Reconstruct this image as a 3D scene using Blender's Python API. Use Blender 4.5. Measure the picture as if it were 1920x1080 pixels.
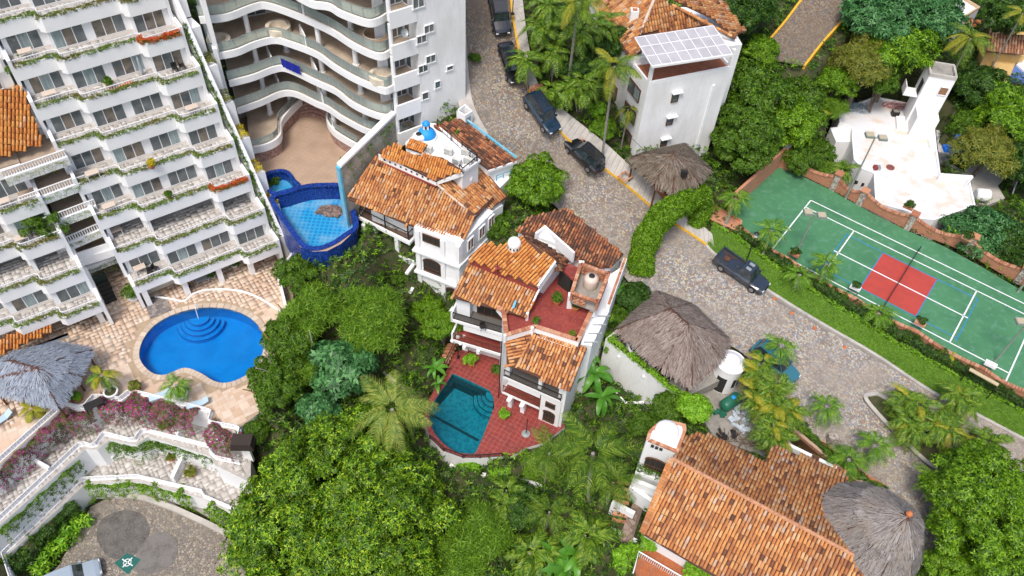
import bpy, bmesh, math, random
import numpy as np
from mathutils import Vector, Matrix
from mathutils.geometry import tessellate_polygon
random.seed(7); rng = np.random.default_rng(7)
for o in list(bpy.data.objects): bpy.data.objects.remove(o)
SC = bpy.context.scene; COL = SC.collection
PI = math.pi
# ---------------------------------------------------------------- camera
CF, CP, CR, CH = 1527.27, math.radians(49.4303), math.radians(3.949), 59.16
cR = Vector((1, 0, 0)); cU = Vector((0, math.sin(CP), math.cos(CP))); cFw = Vector((0, math.cos(CP), -math.sin(CP)))
cX = cR*math.cos(CR)+cU*math.sin(CR); cY = cU*math.cos(CR)-cR*math.sin(CR)
cam = bpy.data.objects.new('camera', bpy.data.cameras.new('camera')); COL.objects.link(cam)
M = Matrix((cX, cY, -cFw)).transposed().to_4x4(); M.translation = (0, 0, CH); cam.matrix_world = M
cam.data.sensor_width = 36; cam.data.lens = CF/1920*36; cam.data.clip_end = 3000; cam.data.clip_start = .5
SC.camera = cam
# ---------------------------------------------------------------- sky, sun, exposure (soft overcast daylight)
W = bpy.data.worlds.new('World'); SC.world = W; W.use_nodes = True
nt = W.node_tree; nt.nodes.clear()
wo = nt.nodes.new('ShaderNodeOutputWorld'); wb = nt.nodes.new('ShaderNodeBackground'); sk = nt.nodes.new('ShaderNodeTexSky')
sk.sky_type = 'NISHITA'; sk.sun_disc = False; sk.sun_elevation = math.radians(62); sk.sun_rotation = math.radians(200)
sk.air_density = 1.0; sk.dust_density = 4.0; sk.ozone_density = 1.0
wb.inputs[1].default_value = .13
nt.links.new(sk.outputs[0], wb.inputs[0]); nt.links.new(wb.outputs[0], wo.inputs[0])
sl = bpy.data.lights.new('sun', 'SUN'); sl.energy = 1.5; sl.angle = math.radians(14); sl.color = (1, .96, .9)
so = bpy.data.objects.new('sun', sl); COL.objects.link(so)
_el, _az = math.radians(62), math.radians(200)
sd = Vector((math.sin(_az)*math.cos(_el), math.cos(_az)*math.cos(_el), math.sin(_el)))
so.rotation_euler = sd.to_track_quat('Z', 'Y').to_euler(); so.location = (0, 0, 90)
SC.view_settings.view_transform = 'Standard'; SC.view_settings.look = 'None'
SC.view_settings.exposure = .66; SC.view_settings.gamma = 1; SC.view_settings.use_curve_mapping = False
SC.render.resolution_x = 1024; SC.render.resolution_y = 576
# ---------------------------------------------------------------- picture point + height -> place
def ray(px, py):
    return cX*((px-960)/CF)+cY*(-(py-540)/CF)+cFw
def A(px, py, z=0.):
    r = ray(px, py); t = (z-CH)/r.z; return Vector((r.x*t, r.y*t, z))
def AA(pts, z): return [A(p[0], p[1], p[2] if len(p) > 2 else z) for p in pts]
def hit(px, py, O, n):
    r = ray(px, py); C0 = Vector((0, 0, CH)); t = (O-C0).dot(n)/r.dot(n); return C0+r*t
def V2(v): return Vector((v[0], v[1]))
def rnd(a, b): return random.uniform(a, b)
# ---------------------------------------------------------------- materials
MAT = {}
def mat(name, c, c2=None, ns=1.5, amt=1., rough=.8, bump=0., bs=20., c3=None, isl=None, metal=0., spec=.4, stretch=None, extra=None, detail=4):
    if name in MAT: return MAT[name]
    m = bpy.data.materials.new(name); m.use_nodes = True; t = m.node_tree; N = t.nodes; Lk = t.links
    b = N['Principled BSDF']; b.inputs['Roughness'].default_value = rough; b.inputs['Metallic'].default_value = metal
    b.inputs['Specular IOR Level'].default_value = spec
    g = N.new('ShaderNodeNewGeometry'); pos = g.outputs['Position']
    if stretch:
        mp = N.new('ShaderNodeMapping'); mp.inputs['Scale'].default_value = stretch; Lk.new(pos, mp.inputs[0]); pos = mp.outputs[0]
    col = None
    if isl:   # one colour per separate piece
        r = N.new('ShaderNodeValToRGB'); r.color_ramp.interpolation = 'LINEAR'
        while len(r.color_ramp.elements) < len(isl): r.color_ramp.elements.new(.5)
        for i, e in enumerate(isl):
            r.color_ramp.elements[i].position = e[0]
        for i, e in enumerate(isl): r.color_ramp.elements[i].color = (*e[1], 1)
        oi = N.new('ShaderNodeObjectInfo'); ad = N.new('ShaderNodeMath'); fr = N.new('ShaderNodeMath'); fr.operation = 'FRACT'; Lk.new(oi.outputs['Random'], ad.inputs[0]); Lk.new(g.outputs['Random Per Island'], ad.inputs[1]); Lk.new(ad.outputs[0], fr.inputs[0]); Lk.new(fr.outputs[0], r.inputs[0]); col = r.outputs[0]
    else:
        rg = N.new('ShaderNodeRGB'); rg.outputs[0].default_value = (*c, 1); col = rg.outputs[0]
    if c2:
        no = N.new('ShaderNodeTexNoise'); no.inputs['Scale'].default_value = ns; no.inputs['Detail'].default_value = detail; Lk.new(pos, no.inputs[0])
        rp = N.new('ShaderNodeMapRange'); rp.inputs[1].default_value = .42; rp.inputs[2].default_value = .68; rp.inputs[4].default_value = amt
        Lk.new(no.outputs[0], rp.inputs[0]); mx = N.new('ShaderNodeMix'); mx.data_type = 'RGBA'; Lk.new(rp.outputs[0], mx.inputs[0])
        Lk.new(col, mx.inputs[6]); mx.inputs[7].default_value = (*c2, 1); col = mx.outputs[2]
    if c3:
        no = N.new('ShaderNodeTexNoise'); no.inputs['Scale'].default_value = ns*5.3; no.inputs['Detail'].default_value = 6; Lk.new(pos, no.inputs[0])
        rp = N.new('ShaderNodeMapRange'); rp.inputs[1].default_value = .5; rp.inputs[2].default_value = .75; rp.inputs[4].default_value = .8
        Lk.new(no.outputs[0], rp.inputs[0]); mx = N.new('ShaderNodeMix'); mx.data_type = 'RGBA'; Lk.new(rp.outputs[0], mx.inputs[0])
        Lk.new(col, mx.inputs[6]); mx.inputs[7].default_value = (*c3, 1); col = mx.outputs[2]
    if extra: col = extra(t, g, pos, col)
    Lk.new(col, b.inputs['Base Color'])
    if bump:
        no = N.new('ShaderNodeTexNoise'); no.inputs['Scale'].default_value = bs; no.inputs['Detail'].default_value = 5; Lk.new(pos, no.inputs[0])
        bp = N.new('ShaderNodeBump'); bp.inputs['Strength'].default_value = bump; bp.inputs['Distance'].default_value = .03
        Lk.new(no.outputs[0], bp.inputs['Height']); Lk.new(bp.outputs[0], b.inputs['Normal'])
    MAT[name] = m; return m
def cells(scale, cols, joint, jw=.06, rand=1., bump=.6, metric='EUCLIDEAN', vary=None, sc=(1,1,1)):
    def f(t, g, pos, col):
        N = t.nodes; Lk = t.links; b = N['Principled BSDF']
        mp = N.new('ShaderNodeMapping'); mp.inputs['Scale'].default_value = sc; Lk.new(pos, mp.inputs[0]); pos = mp.outputs[0]
        v = N.new('ShaderNodeTexVoronoi'); v.inputs['Scale'].default_value = scale; v.inputs['Randomness'].default_value = rand; Lk.new(pos, v.inputs[0])
        e = N.new('ShaderNodeTexVoronoi'); e.feature = 'DISTANCE_TO_EDGE'; e.inputs['Scale'].default_value = scale; e.inputs['Randomness'].default_value = rand; Lk.new(pos, e.inputs[0])
        s = N.new('ShaderNodeSeparateColor'); Lk.new(v.outputs['Color'], s.inputs[0])
        r = N.new('ShaderNodeValToRGB'); r.color_ramp.interpolation = 'CONSTANT'
        while len(r.color_ramp.elements) < len(cols): r.color_ramp.elements.new(.5)
        for i in range(len(cols)): r.color_ramp.elements[i].position = i/len(cols)
        for i, c in enumerate(cols): r.color_ramp.elements[i].color = (*c, 1)
        Lk.new(s.outputs[0], r.inputs[0])
        mr = N.new('ShaderNodeMapRange'); mr.inputs[1].default_value = 0; mr.inputs[2].default_value = jw; Lk.new(e.outputs['Distance'], mr.inputs[0])
        mx = N.new('ShaderNodeMix'); mx.data_type = 'RGBA'; Lk.new(mr.outputs[0], mx.inputs[0]); mx.inputs[6].default_value = (*joint, 1); Lk.new(r.outputs[0], mx.inputs[7])
        bp = N.new('ShaderNodeBump'); bp.inputs['Strength'].default_value = bump; bp.inputs['Distance'].default_value = .05
        Lk.new(mr.outputs[0], bp.inputs['Height']); Lk.new(bp.outputs[0], b.inputs['Normal'])
        out = mx.outputs[2]
        if vary:
            no = N.new('ShaderNodeTexNoise'); no.inputs['Scale'].default_value = vary[0]; no.inputs['Detail'].default_value = 5; Lk.new(g.outputs['Position'], no.inputs[0])
            rp = N.new('ShaderNodeMapRange'); rp.inputs[1].default_value = .42; rp.inputs[2].default_value = .66; rp.inputs[4].default_value = vary[1]; Lk.new(no.outputs[0], rp.inputs[0])
            m2 = N.new('ShaderNodeMix'); m2.data_type = 'RGBA'; Lk.new(rp.outputs[0], m2.inputs[0]); Lk.new(out, m2.inputs[6]); m2.inputs[7].default_value = (*vary[2], 1); out = m2.outputs[2]
        return out
    return f
def leafmat(name, cols, ns=.5, c2=None, amt=.6, trans=.35, rough=.5):
    m = mat(name, (0, 0, 0), c2=c2, ns=ns, amt=amt, isl=[(i/max(1, len(cols)-1), c) for i, c in enumerate(cols)], rough=rough, spec=.35)
    t = m.node_tree; b = t.nodes['Principled BSDF']; out = t.nodes['Material Output']
    tr = t.nodes.new('ShaderNodeBsdfTranslucent'); ms = t.nodes.new('ShaderNodeMixShader'); ms.inputs[0].default_value = trans
    src = b.inputs['Base Color'].links[0].from_socket; t.links.new(src, tr.inputs[0])
    t.links.new(b.outputs[0], ms.inputs[1]); t.links.new(tr.outputs[0], ms.inputs[2]); t.links.new(ms.outputs[0], out.inputs[0]); return m
def clearmat(name, tint, rough=.02, ior=1.33, mixd=0., dcol=(0, 0, 0), bump=0., bs=2.):
    m = bpy.data.materials.new(name); m.use_nodes = True; t = m.node_tree; N = t.nodes; N.remove(N['Principled BSDF']); out = N['Material Output']
    tr = N.new('ShaderNodeBsdfTransparent'); tr.inputs[0].default_value = (*tint, 1)
    gl = N.new('ShaderNodeBsdfGlossy'); gl.inputs['Roughness'].default_value = rough
    fr = N.new('ShaderNodeFresnel'); fr.inputs[0].default_value = ior
    if bump:
        g = N.new('ShaderNodeNewGeometry'); no = N.new('ShaderNodeTexNoise'); no.inputs['Scale'].default_value = bs; no.inputs['Detail'].default_value = 3
        t.links.new(g.outputs['Position'], no.inputs[0]); bp = N.new('ShaderNodeBump'); bp.inputs['Strength'].default_value = bump; bp.inputs['Distance'].default_value = .1
        t.links.new(no.outputs[0], bp.inputs['Height']); t.links.new(bp.outputs[0], gl.inputs['Normal']); t.links.new(bp.outputs[0], fr.inputs['Normal'])
    ms = N.new('ShaderNodeMixShader'); t.links.new(fr.outputs[0], ms.inputs[0]); src = tr.outputs[0]
    if mixd:
        d = N.new('ShaderNodeBsdfDiffuse'); d.inputs[0].default_value = (*dcol, 1); m2 = N.new('ShaderNodeMixShader'); m2.inputs[0].default_value = mixd
        t.links.new(src, m2.inputs[1]); t.links.new(d.outputs[0], m2.inputs[2]); src = m2.outputs[0]
    t.links.new(src, ms.inputs[1]); t.links.new(gl.outputs[0], ms.inputs[2]); t.links.new(ms.outputs[0], out.inputs[0]); MAT[name] = m; return m
white = mat('white_plaster', (.84, .84, .84), (.77, .77, .77), ns=.6, amt=.6, rough=.75, bump=.1, bs=6)
white2 = mat('white_paint', (.78, .78, .79), rough=.5)
dirtywhite = mat('weathered_white', (.82, .82, .82), (.66, .65, .63), ns=.9, amt=.6, c3=(.72, .71, .69), rough=.85, stretch=(1, 1, .35))
cream = mat('cream_ledge', (.7, .62, .5), (.5, .44, .34), ns=1.5, rough=.8)
soil = mat('soil', (.06, .06, .025), (.03, .05, .012), ns=.6, c3=(.09, .075, .04), rough=.95, bump=.5, bs=3)
concrete = mat('concrete', (.3, .28, .25), (.2, .19, .17), ns=.8, c3=(.36, .34, .3), rough=.9, bump=.2, bs=9)
paleconc = mat('pale_concrete', (.46, .43, .39), (.34, .32, .29), ns=.8, c3=(.52, .5, .46), rough=.9, bump=.2, bs=9)
dark = mat('dark_interior', (.03, .028, .025), rough=.9)
brown = mat('beige_screed', (.34, .26, .19), (.26, .2, .15), ns=.7, c3=(.4, .31, .23), rough=.9)
wood = mat('brown_wood', (.12, .05, .025), (.07, .03, .015), ns=3, rough=.6)
iron = mat('black_iron', (.02, .018, .018), rough=.5)
steel = mat('grey_steel', (.35, .38, .38), rough=.4, metal=.4)
yellow = mat('yellow_kerb_paint', (.72, .4, .02), (.5, .3, .06), ns=3, amt=.7, rough=.7)
red = mat('red_floor', (.27, .045, .035), (.2, .035, .03), ns=.7, c3=(.32, .1, .08), rough=.7, bump=.1)
terracotta = mat('terracotta', (.5, .17, .06), (.36, .12, .05), ns=4, rough=.8)
winglass = mat('window_glass', (.09, .11, .115), (.2, .22, .22), ns=.9, amt=.7, rough=.06, spec=.8)
curtain = mat('curtained_glass', (.3, .38, .38), (.14, .18, .19), ns=2.5, amt=.8, rough=.1, spec=.8, stretch=(3, 3, .3))
room = mat('warm_interior_glass', (.2, .17, .13), (.07, .07, .07), ns=1.3, amt=.9, rough=.1, spec=.8)  # opaque pane, warm interior tone put into its colour for variety
railglass = clearmat('rail_glass', (.9, .96, .93), ior=1.25, mixd=.4, dcol=(.62, .7, .64))
_K = .72; COB = [(.2, .15, .11), (.25, .19, .14), (.34, .28, .2), (.17, .17, .18), (.42, .36, .22), (.28, .17, .12), (.22, .2, .19), (.36, .32, .27), (.16, .13, .11), (.26, .25, .25)]
COBP = [(.5, .47, .42), (.34, .29, .25), (.58, .54, .48), (.28, .32, .4), (.68, .62, .42), (.44, .28, .2), (.42, .41, .4), (.55, .46, .36), (.3, .26, .24), (.62, .6, .56)]
COBP = [tuple(v*.78 for v in c) for c in COBP]
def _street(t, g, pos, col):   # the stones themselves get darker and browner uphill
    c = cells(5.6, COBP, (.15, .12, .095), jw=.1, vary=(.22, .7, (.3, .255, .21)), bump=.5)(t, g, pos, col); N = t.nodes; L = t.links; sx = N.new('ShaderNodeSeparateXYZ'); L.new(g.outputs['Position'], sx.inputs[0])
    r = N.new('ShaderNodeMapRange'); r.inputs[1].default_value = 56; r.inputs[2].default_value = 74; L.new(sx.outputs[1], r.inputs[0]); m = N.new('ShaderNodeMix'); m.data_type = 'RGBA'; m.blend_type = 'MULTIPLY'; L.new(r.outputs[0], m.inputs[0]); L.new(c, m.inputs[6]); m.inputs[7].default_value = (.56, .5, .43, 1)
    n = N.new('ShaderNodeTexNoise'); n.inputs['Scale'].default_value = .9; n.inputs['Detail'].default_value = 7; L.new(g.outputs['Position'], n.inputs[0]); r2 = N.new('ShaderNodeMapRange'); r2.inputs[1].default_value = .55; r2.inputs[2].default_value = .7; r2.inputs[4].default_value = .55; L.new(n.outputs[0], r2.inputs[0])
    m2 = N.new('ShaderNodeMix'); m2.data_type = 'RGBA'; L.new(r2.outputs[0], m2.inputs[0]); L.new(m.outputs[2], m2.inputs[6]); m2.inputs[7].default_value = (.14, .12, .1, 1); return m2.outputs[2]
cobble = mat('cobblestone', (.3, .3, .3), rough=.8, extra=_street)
cobbleg = mat('forecourt_cobblestone', (.3, .3, .3), rough=.8, extra=cells(4.5, [(.24, .2, .16), (.3, .26, .2), (.36, .31, .25), (.2, .18, .16), (.27, .24, .21)], (.12, .1, .08), jw=.1, vary=(.3, .5, (.2, .18, .15))))
trav = mat('travertine', (.5, .38, .27), rough=.7, c2=(.46, .32, .23), ns=.4, amt=.5, isl=[(0, (.6, .44, .32)), (.25, (.62, .49, .38)), (.5, (.52, .36, .25)), (.75, (.65, .55, .45)), (1, (.57, .42, .32))])
travg = mat('grey_travertine', (.5, .38, .27), rough=.7, isl=[(0, (.5, .47, .43)), (.3, (.56, .54, .5)), (.6, (.42, .38, .34)), (1, (.6, .57, .53))], c2=(.36, .32, .3), ns=2, amt=.5)
greymortar = mat('grey_mortar', (.44, .41, .38), (.36, .34, .31), ns=2, rough=.9)
travbase = mat('paver_mortar', (.4, .3, .2), (.32, .24, .16), ns=2, rough=.9)
TILE = [(0, (.1, .045, .03)), (.05, (.2, .08, .04)), (.12, (.4, .155, .055)), (.4, (.52, .215, .07)), (.7, (.59, .285, .1)), (.9, (.62, .36, .17)), (.97, (.52, .36, .25)), (1, (.54, .42, .33))]
tile = mat('clay_roof_tile', (.5, .2, .06), isl=TILE, c2=(.24, .1, .055), ns=.8, amt=.5, rough=.85)
tiledk = mat('weathered_roof_tile', (.4, .15, .06), isl=[(0, (.06, .03, .022)), (.2, (.14, .06, .035)), (.4, (.3, .1, .045)), (.7, (.44, .16, .06)), (1, (.48, .24, .12))], c2=(.08, .045, .035), ns=.5, amt=.85, c3=(.12, .07, .05), rough=.9)
tileor = mat('orange_roof_tile', (.6, .22, .04), isl=[(0, (.3, .09, .025)), (.1, (.48, .17, .04)), (.5, (.6, .24, .055)), (.9, (.62, .29, .075)), (1, (.62, .4, .24))], c2=(.42, .14, .04), ns=1.2, amt=.5, rough=.8)
under = mat('roof_boards', (.09, .04, .025), rough=.9)
brick = mat('brick_wall', (.42, .18, .1), rough=.9)
def _brick(t, g, pos, col, sc=3.2):
    N = t.nodes; Lk = t.links; sx = N.new('ShaderNodeSeparateXYZ'); Lk.new(pos, sx.inputs[0]); cb = N.new('ShaderNodeCombineXYZ')
    ad = N.new('ShaderNodeMath'); ad.operation = 'SUBTRACT'; Lk.new(sx.outputs[0], ad.inputs[0]); Lk.new(sx.outputs[1], ad.inputs[1]); Lk.new(ad.outputs[0], cb.inputs[0]); Lk.new(sx.outputs[2], cb.inputs[1])
    b = N.new('ShaderNodeTexBrick'); Lk.new(cb.outputs[0], b.inputs[0]); b.inputs['Scale'].default_value = sc
    b.inputs['Color1'].default_value = (.46, .17, .08, 1); b.inputs['Color2'].default_value = (.3, .1, .05, 1); b.inputs['Mortar'].default_value = (.42, .3, .22, 1)
    b.inputs['Mortar Size'].default_value = .03; b.inputs['Brick Width'].default_value = .8; b.inputs['Row Height'].default_value = .28
    return b.outputs[0]
brick = mat('red_brick', (.42, .18, .1), rough=.9, extra=_brick, bump=.2)
brickp = mat('brick_piece', (.4, .17, .09), isl=[(0, (.3, .11, .06)), (.5, (.46, .2, .11)), (1, (.56, .32, .2))], rough=.9)
court_g = mat('court_green', (.06, .2, .09), (.045, .16, .075), ns=.3, amt=.9, c3=(.11, .25, .16), rough=.75)
court_r = mat('court_red', (.42, .055, .04), (.36, .05, .04), ns=1, rough=.75)
lineW = mat('court_line_white', (.75, .77, .77), rough=.7)
lineB = mat('court_line_blue', (.03, .2, .42), rough=.7)
lawn = mat('lawn', (.085, .18, .02), (.05, .13, .015), ns=.8, c3=(.13, .2, .04), rough=.9, bump=.5, bs=25)
bluepool = mat('pool_tile_blue', (.0, .26, .62), (.0, .22, .55), ns=.8, rough=.3)
cobalt = mat('cobalt_tile', (.01, .03, .3), rough=.25, extra=cells(7, [(.008, .035, .24), (.012, .055, .34), (.006, .025, .16)], (.03, .1, .3), jw=.05, rand=.1))
aqua = mat('aqua_tile', (.02, .3, .55), rough=.35)
tealtile = mat('teal_tile', (.03, .27, .33), (.015, .15, .21), ns=3, c3=(.07, .42, .46), rough=.3)
paintblue = mat('faded_blue_paint', (.1, .42, .6), (.3, .5, .6), ns=1.5, rough=.8)
skyblue = mat('bright_blue_paint', (.015, .28, .7), rough=.55)
water = clearmat('pool_water', (.55, .85, .95), ior=1.33, bump=.15, bs=1.5)
# ---------------------------------------------------------------- mesh builder
class MB:
    def __init__(s): s.v = []; s.f = []; s.m = []
    def quad(s, *p, m=0):
        i = len(s.v); s.v += [tuple(q) for q in p]; s.f.append(tuple(range(i, i+len(p)))); s.m.append(m)
    def box8(s, p, m=0):   # 4 bottom ccw, 4 top
        i = len(s.v); s.v += [tuple(q) for q in p]
        for f in ((3, 2, 1, 0), (4, 5, 6, 7), (0, 1, 5, 4), (1, 2, 6, 5), (2, 3, 7, 6), (3, 0, 4, 7)): s.f.append(tuple(i+k for k in f)); s.m.append(m)
    def box(s, x0, x1, y0, y1, z0, z1, m=0):
        s.box8([(x0, y0, z0), (x1, y0, z0), (x1, y1, z0), (x0, y1, z0), (x0, y0, z1), (x1, y0, z1), (x1, y1, z1), (x0, y1, z1)], m)
    def bar(s, a, b, w, h=None, m=0, up=(0, 0, 1)):   # box along a-b, width w, height h (centred)
        a = Vector(a); b = Vector(b); d = (b-a)
        if d.length < 1e-6: return
        d.normalize(); u = Vector(up)
        if abs(d.dot(u)) > .95: u = Vector((1, 0, 0))
        l = d.cross(u).normalized()*(w/2); t = l.cross(d).normalized()*((h or w)/2)
        s.box8([a-l-t, a+l-t, b+l-t, b-l-t, a-l+t, a+l+t, b+l+t, b-l+t], m)
    def prism(s, poly, z0, z1, m=0, mt=None, cap=True):   # poly xy (any z ignored); z1 may be list
        n = len(poly); P = [(p[0], p[1]) for p in poly]
        ar = sum(P[i][0]*P[(i+1) % n][1]-P[(i+1) % n][0]*P[i][1] for i in range(n))
        Z1 = z1 if hasattr(z1, '__len__') else [z1]*n; Z0 = z0 if hasattr(z0, '__len__') else [z0]*n
        if ar < 0: P = P[::-1]; Z1 = list(Z1)[::-1]; Z0 = list(Z0)[::-1]
        i = len(s.v); s.v += [(P[k][0], P[k][1], Z0[k]) for k in range(n)]+[(P[k][0], P[k][1], Z1[k]) for k in range(n)]
        for k in range(n): s.f.append((i+k, i+(k+1) % n, i+n+(k+1) % n, i+n+k)); s.m.append(m)
        if cap:
            T = tessellate_polygon([[Vector((p[0], p[1], 0)) for p in P]])
            for t in T:
                a, b, c = t
                if (P[b][0]-P[a][0])*(P[c][1]-P[a][1])-(P[b][1]-P[a][1])*(P[c][0]-P[a][0]) < 0: b, c = c, b
                s.f.append((i+n+a, i+n+b, i+n+c)); s.m.append(m if mt is None else mt)
                s.f.append((i+c, i+b, i+a)); s.m.append(m)
    def sheet(s, outer, holes=(), m=0):   # 3D points, triangulated in plan
        loops = [[Vector((p[0], p[1], 0)) for p in L] for L in (outer, *holes)]
        allp = [p for L in (outer, *holes) for p in L]; i = len(s.v); s.v += [tuple(p) for p in allp]
        for a, b, c in tessellate_polygon(loops):
            A_, B_, C_ = allp[a], allp[b], allp[c]
            if (B_[0]-A_[0])*(C_[1]-A_[1])-(B_[1]-A_[1])*(C_[0]-A_[0]) < 0: b, c = c, b
            s.f.append((i+a, i+b, i+c)); s.m.append(m)
    def skirt(s, loop, z0, m=0, dz=0.):   # wall from each loop point down to z0
        n = len(loop)
        for k in range(n):
            a, b = loop[k], loop[(k+1) % n]
            zz = z0 if z0 is not None else None
            za, zb = (a[2]-dz, b[2]-dz) if z0 is None else (z0, z0)
            s.quad((a[0], a[1], za), (b[0], b[1], zb), tuple(b), tuple(a), m=m)
    def tube(s, pts, r, n=8, m=0, cap=True):
        pts = [Vector(p) for p in pts]; R = r if hasattr(r, '__len__') else [r]*len(pts); i0 = len(s.v)
        for k, p in enumerate(pts):
            d = (pts[min(k+1, len(pts)-1)]-pts[max(k-1, 0)]).normalized(); u = Vector((0, 0, 1)) if abs(d.z) < .9 else Vector((1, 0, 0))
            l = d.cross(u).normalized(); t = l.cross(d)
            for j in range(n):
                a = 2*PI*j/n; s.v.append(tuple(p+(l*math.cos(a)+t*math.sin(a))*R[k]))
        for k in range(len(pts)-1):
            for j in range(n):
                a = i0+k*n+j; b = i0+k*n+(j+1) % n; s.f.append((a, b, b+n, a+n)); s.m.append(m)
        if cap:
            s.f.append(tuple(i0+j for j in range(n))[::-1]); s.m.append(m); e = i0+(len(pts)-1)*n; s.f.append(tuple(e+j for j in range(n))); s.m.append(m)
    def lathe(s, c, prof, n=20, m=0):   # prof [(r,z)]
        i0 = len(s.v)
        for r, z in prof:
            for j in range(n): a = 2*PI*j/n; s.v.append((c[0]+r*math.cos(a), c[1]+r*math.sin(a), c[2]+z))
        for k in range(len(prof)-1):
            for j in range(n):
                a = i0+k*n+j; b = i0+k*n+(j+1) % n; s.f.append((a, b, b+n, a+n)); s.m.append(m)
        s.f.append(tuple(i0+j for j in range(n))[::-1]); s.m.append(m); e = i0+(len(prof)-1)*n; s.f.append(tuple(e+j for j in range(n))); s.m.append(m)
    def mesh(s, name, mats, off=(0, 0, 0), smooth=False):
        me = bpy.data.meshes.new(name); v = np.array(s.v, dtype=float)-np.array(off)[None, :]
        me.from_pydata(v.tolist(), [], s.f)
        if not isinstance(mats, (list, tuple)): mats = [mats]
        for q in mats: me.materials.append(q)
        if len(mats) > 1: me.polygons.foreach_set('material_index', s.m)
        if smooth: me.polygons.foreach_set('use_smooth', [True]*len(s.f))
        me.update(); return me
ROOT = {}
def rootloc(p): return ROOT.get(p.name, Vector((0, 0, 0)))
def link(name, me, parent=None, loc=None):
    o = bpy.data.objects.new(name, me); COL.objects.link(o)
    if parent is not None: o.parent = parent
    if loc is not None: o.location = loc
    return o
def obj(name, mb, mats, parent=None, smooth=False, **tags):
    v = mb.v
    if not v: return None
    if parent is None:
        xs = [p[0] for p in v]; ys = [p[1] for p in v]; L = Vector(((min(xs)+max(xs))/2, (min(ys)+max(ys))/2, min(p[2] for p in v)))
        o = link(name, mb.mesh(name, mats, L, smooth)); o.location = L; ROOT[o.name] = L
    else:
        L = rootloc(parent); o = link(name, mb.mesh(name, mats, L, smooth), parent); ROOT[o.name] = L
    tag(o, **tags); return o
def tag(o, label=None, cat=None, group=None, kind=None):
    if label: o['label'] = label
    if cat: o['category'] = cat
    if group: o['group'] = group
    if kind: o['kind'] = kind
    return o
def thing(name, label, cat, loc, group=None, rz=0.):
    o = link(name, None); o.location = loc; o.rotation_euler = (0, 0, rz); ROOT[o.name] = Vector(loc); o.empty_display_size = .3
    tag(o, label, cat, group); return o
def copytree(o, parent=None, keep=True):
    c = o.copy(); COL.objects.link(c)
    if parent is not None: c.parent = parent
    for ch in list(o.children): copytree(ch, c)
    return c
def sub(name, mb, mats, parent, **k): return obj(name, mb, mats, parent, **k)
def cr(pts, n=6, closed=False):   # Catmull-Rom through points
    P = [Vector(p) for p in pts]; out = []; N = len(P)
    rg = range(N) if closed else range(N-1)
    for i in rg:
        g = (lambda k: P[k % N]) if closed else (lambda k: P[max(0, min(N-1, k))])
        a, b, c, d = g(i-1), g(i), g(i+1), g(i+2)
        for j in range(n):
            t = j/n; out.append(.5*((2*b)+(c-a)*t+(2*a-5*b+4*c-d)*t*t+(3*b-a-3*c+d)*t**3))
    if not closed: out.append(P[-1])
    return out
def offset(pts, d, closed=False):   # sideways offset in plan, +d = left of travel
    P = [Vector(p) for p in pts]; n = len(P); out = []
    for i in range(n):
        a = P[(i-1) % n] if closed or i > 0 else P[i]; b = P[(i+1) % n] if closed or i < n-1 else P[i]
        p = P[i]; d1 = (p-a).xy; d2 = (b-p).xy
        if d1.length < 1e-6: d1 = d2
        if d2.length < 1e-6: d2 = d1
        d1 = d1.normalized(); d2 = d2.normalized(); n1 = Vector((-d1.y, d1.x)); n2 = Vector((-d2.y, d2.x)); m = (n1+n2)
        if m.length < 1e-3: m = n1
        m.normalize(); k = d/max(.5, m.dot(n1)); out.append(Vector((p.x+m.x*k, p.y+m.y*k, p.z)))
    return out
def area(L): return sum(L[i][0]*L[(i+1) % len(L)][1]-L[(i+1) % len(L)][0]*L[i][1] for i in range(len(L)))/2
def inpoly(X, Y, L):
    X = np.asarray(X); Y = np.asarray(Y); ins = np.zeros(X.shape, bool); n = len(L)
    for i in range(n):
        x0, y0 = L[i][0], L[i][1]; x1, y1 = L[(i+1) % n][0], L[(i+1) % n][1]
        if y0 == y1: continue
        c = ((y0 > Y) != (y1 > Y)) & (X < (x1-x0)*(Y-y0)/(y1-y0)+x0); ins ^= c
    return ins
def resample(pts, step):
    P = [Vector(p) for p in pts]; out = [P[0]]; acc = 0.
    for a, b in zip(P[:-1], P[1:]):
        L = (b-a).length; t = step-acc
        while t <= L: out.append(a.lerp(b, t/L)); t += step
        acc = L-(t-step)
    return out
def wall(mb, path, t, z0, z1, m=0, closed=False):   # wall following a path, thickness t to the left
    q = offset(path, t, closed); n = len(path); rg = range(n if closed else n-1)
    f = (lambda p, z: p.z+z[0] if isinstance(z, tuple) else z)
    for i in rg:
        j = (i+1) % n; a, b, c, d = path[i], path[j], q[j], q[i]
        mb.box8([(a.x, a.y, f(a, z0)), (b.x, b.y, f(b, z0)), (c.x, c.y, f(c, z0)), (d.x, d.y, f(d, z0)), (a.x, a.y, f(a, z1)), (b.x, b.y, f(b, z1)), (c.x, c.y, f(c, z1)), (d.x, d.y, f(d, z1))], m)
def balustrade(mb, path, h=.75, step=.22, w=.06, m=0, top=.1):
    for a, b in zip(path[:-1], path[1:]):
        mb.bar(a+Vector((0, 0, h)), b+Vector((0, 0, h)), top, .07, m); mb.bar(a+Vector((0, 0, .05)), b+Vector((0, 0, .05)), top, .06, m)
    for p in resample(path, step): mb.box(p.x-w/2, p.x+w/2, p.y-w/2, p.y+w/2, p.z+.06, p.z+h-.03, m)
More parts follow.
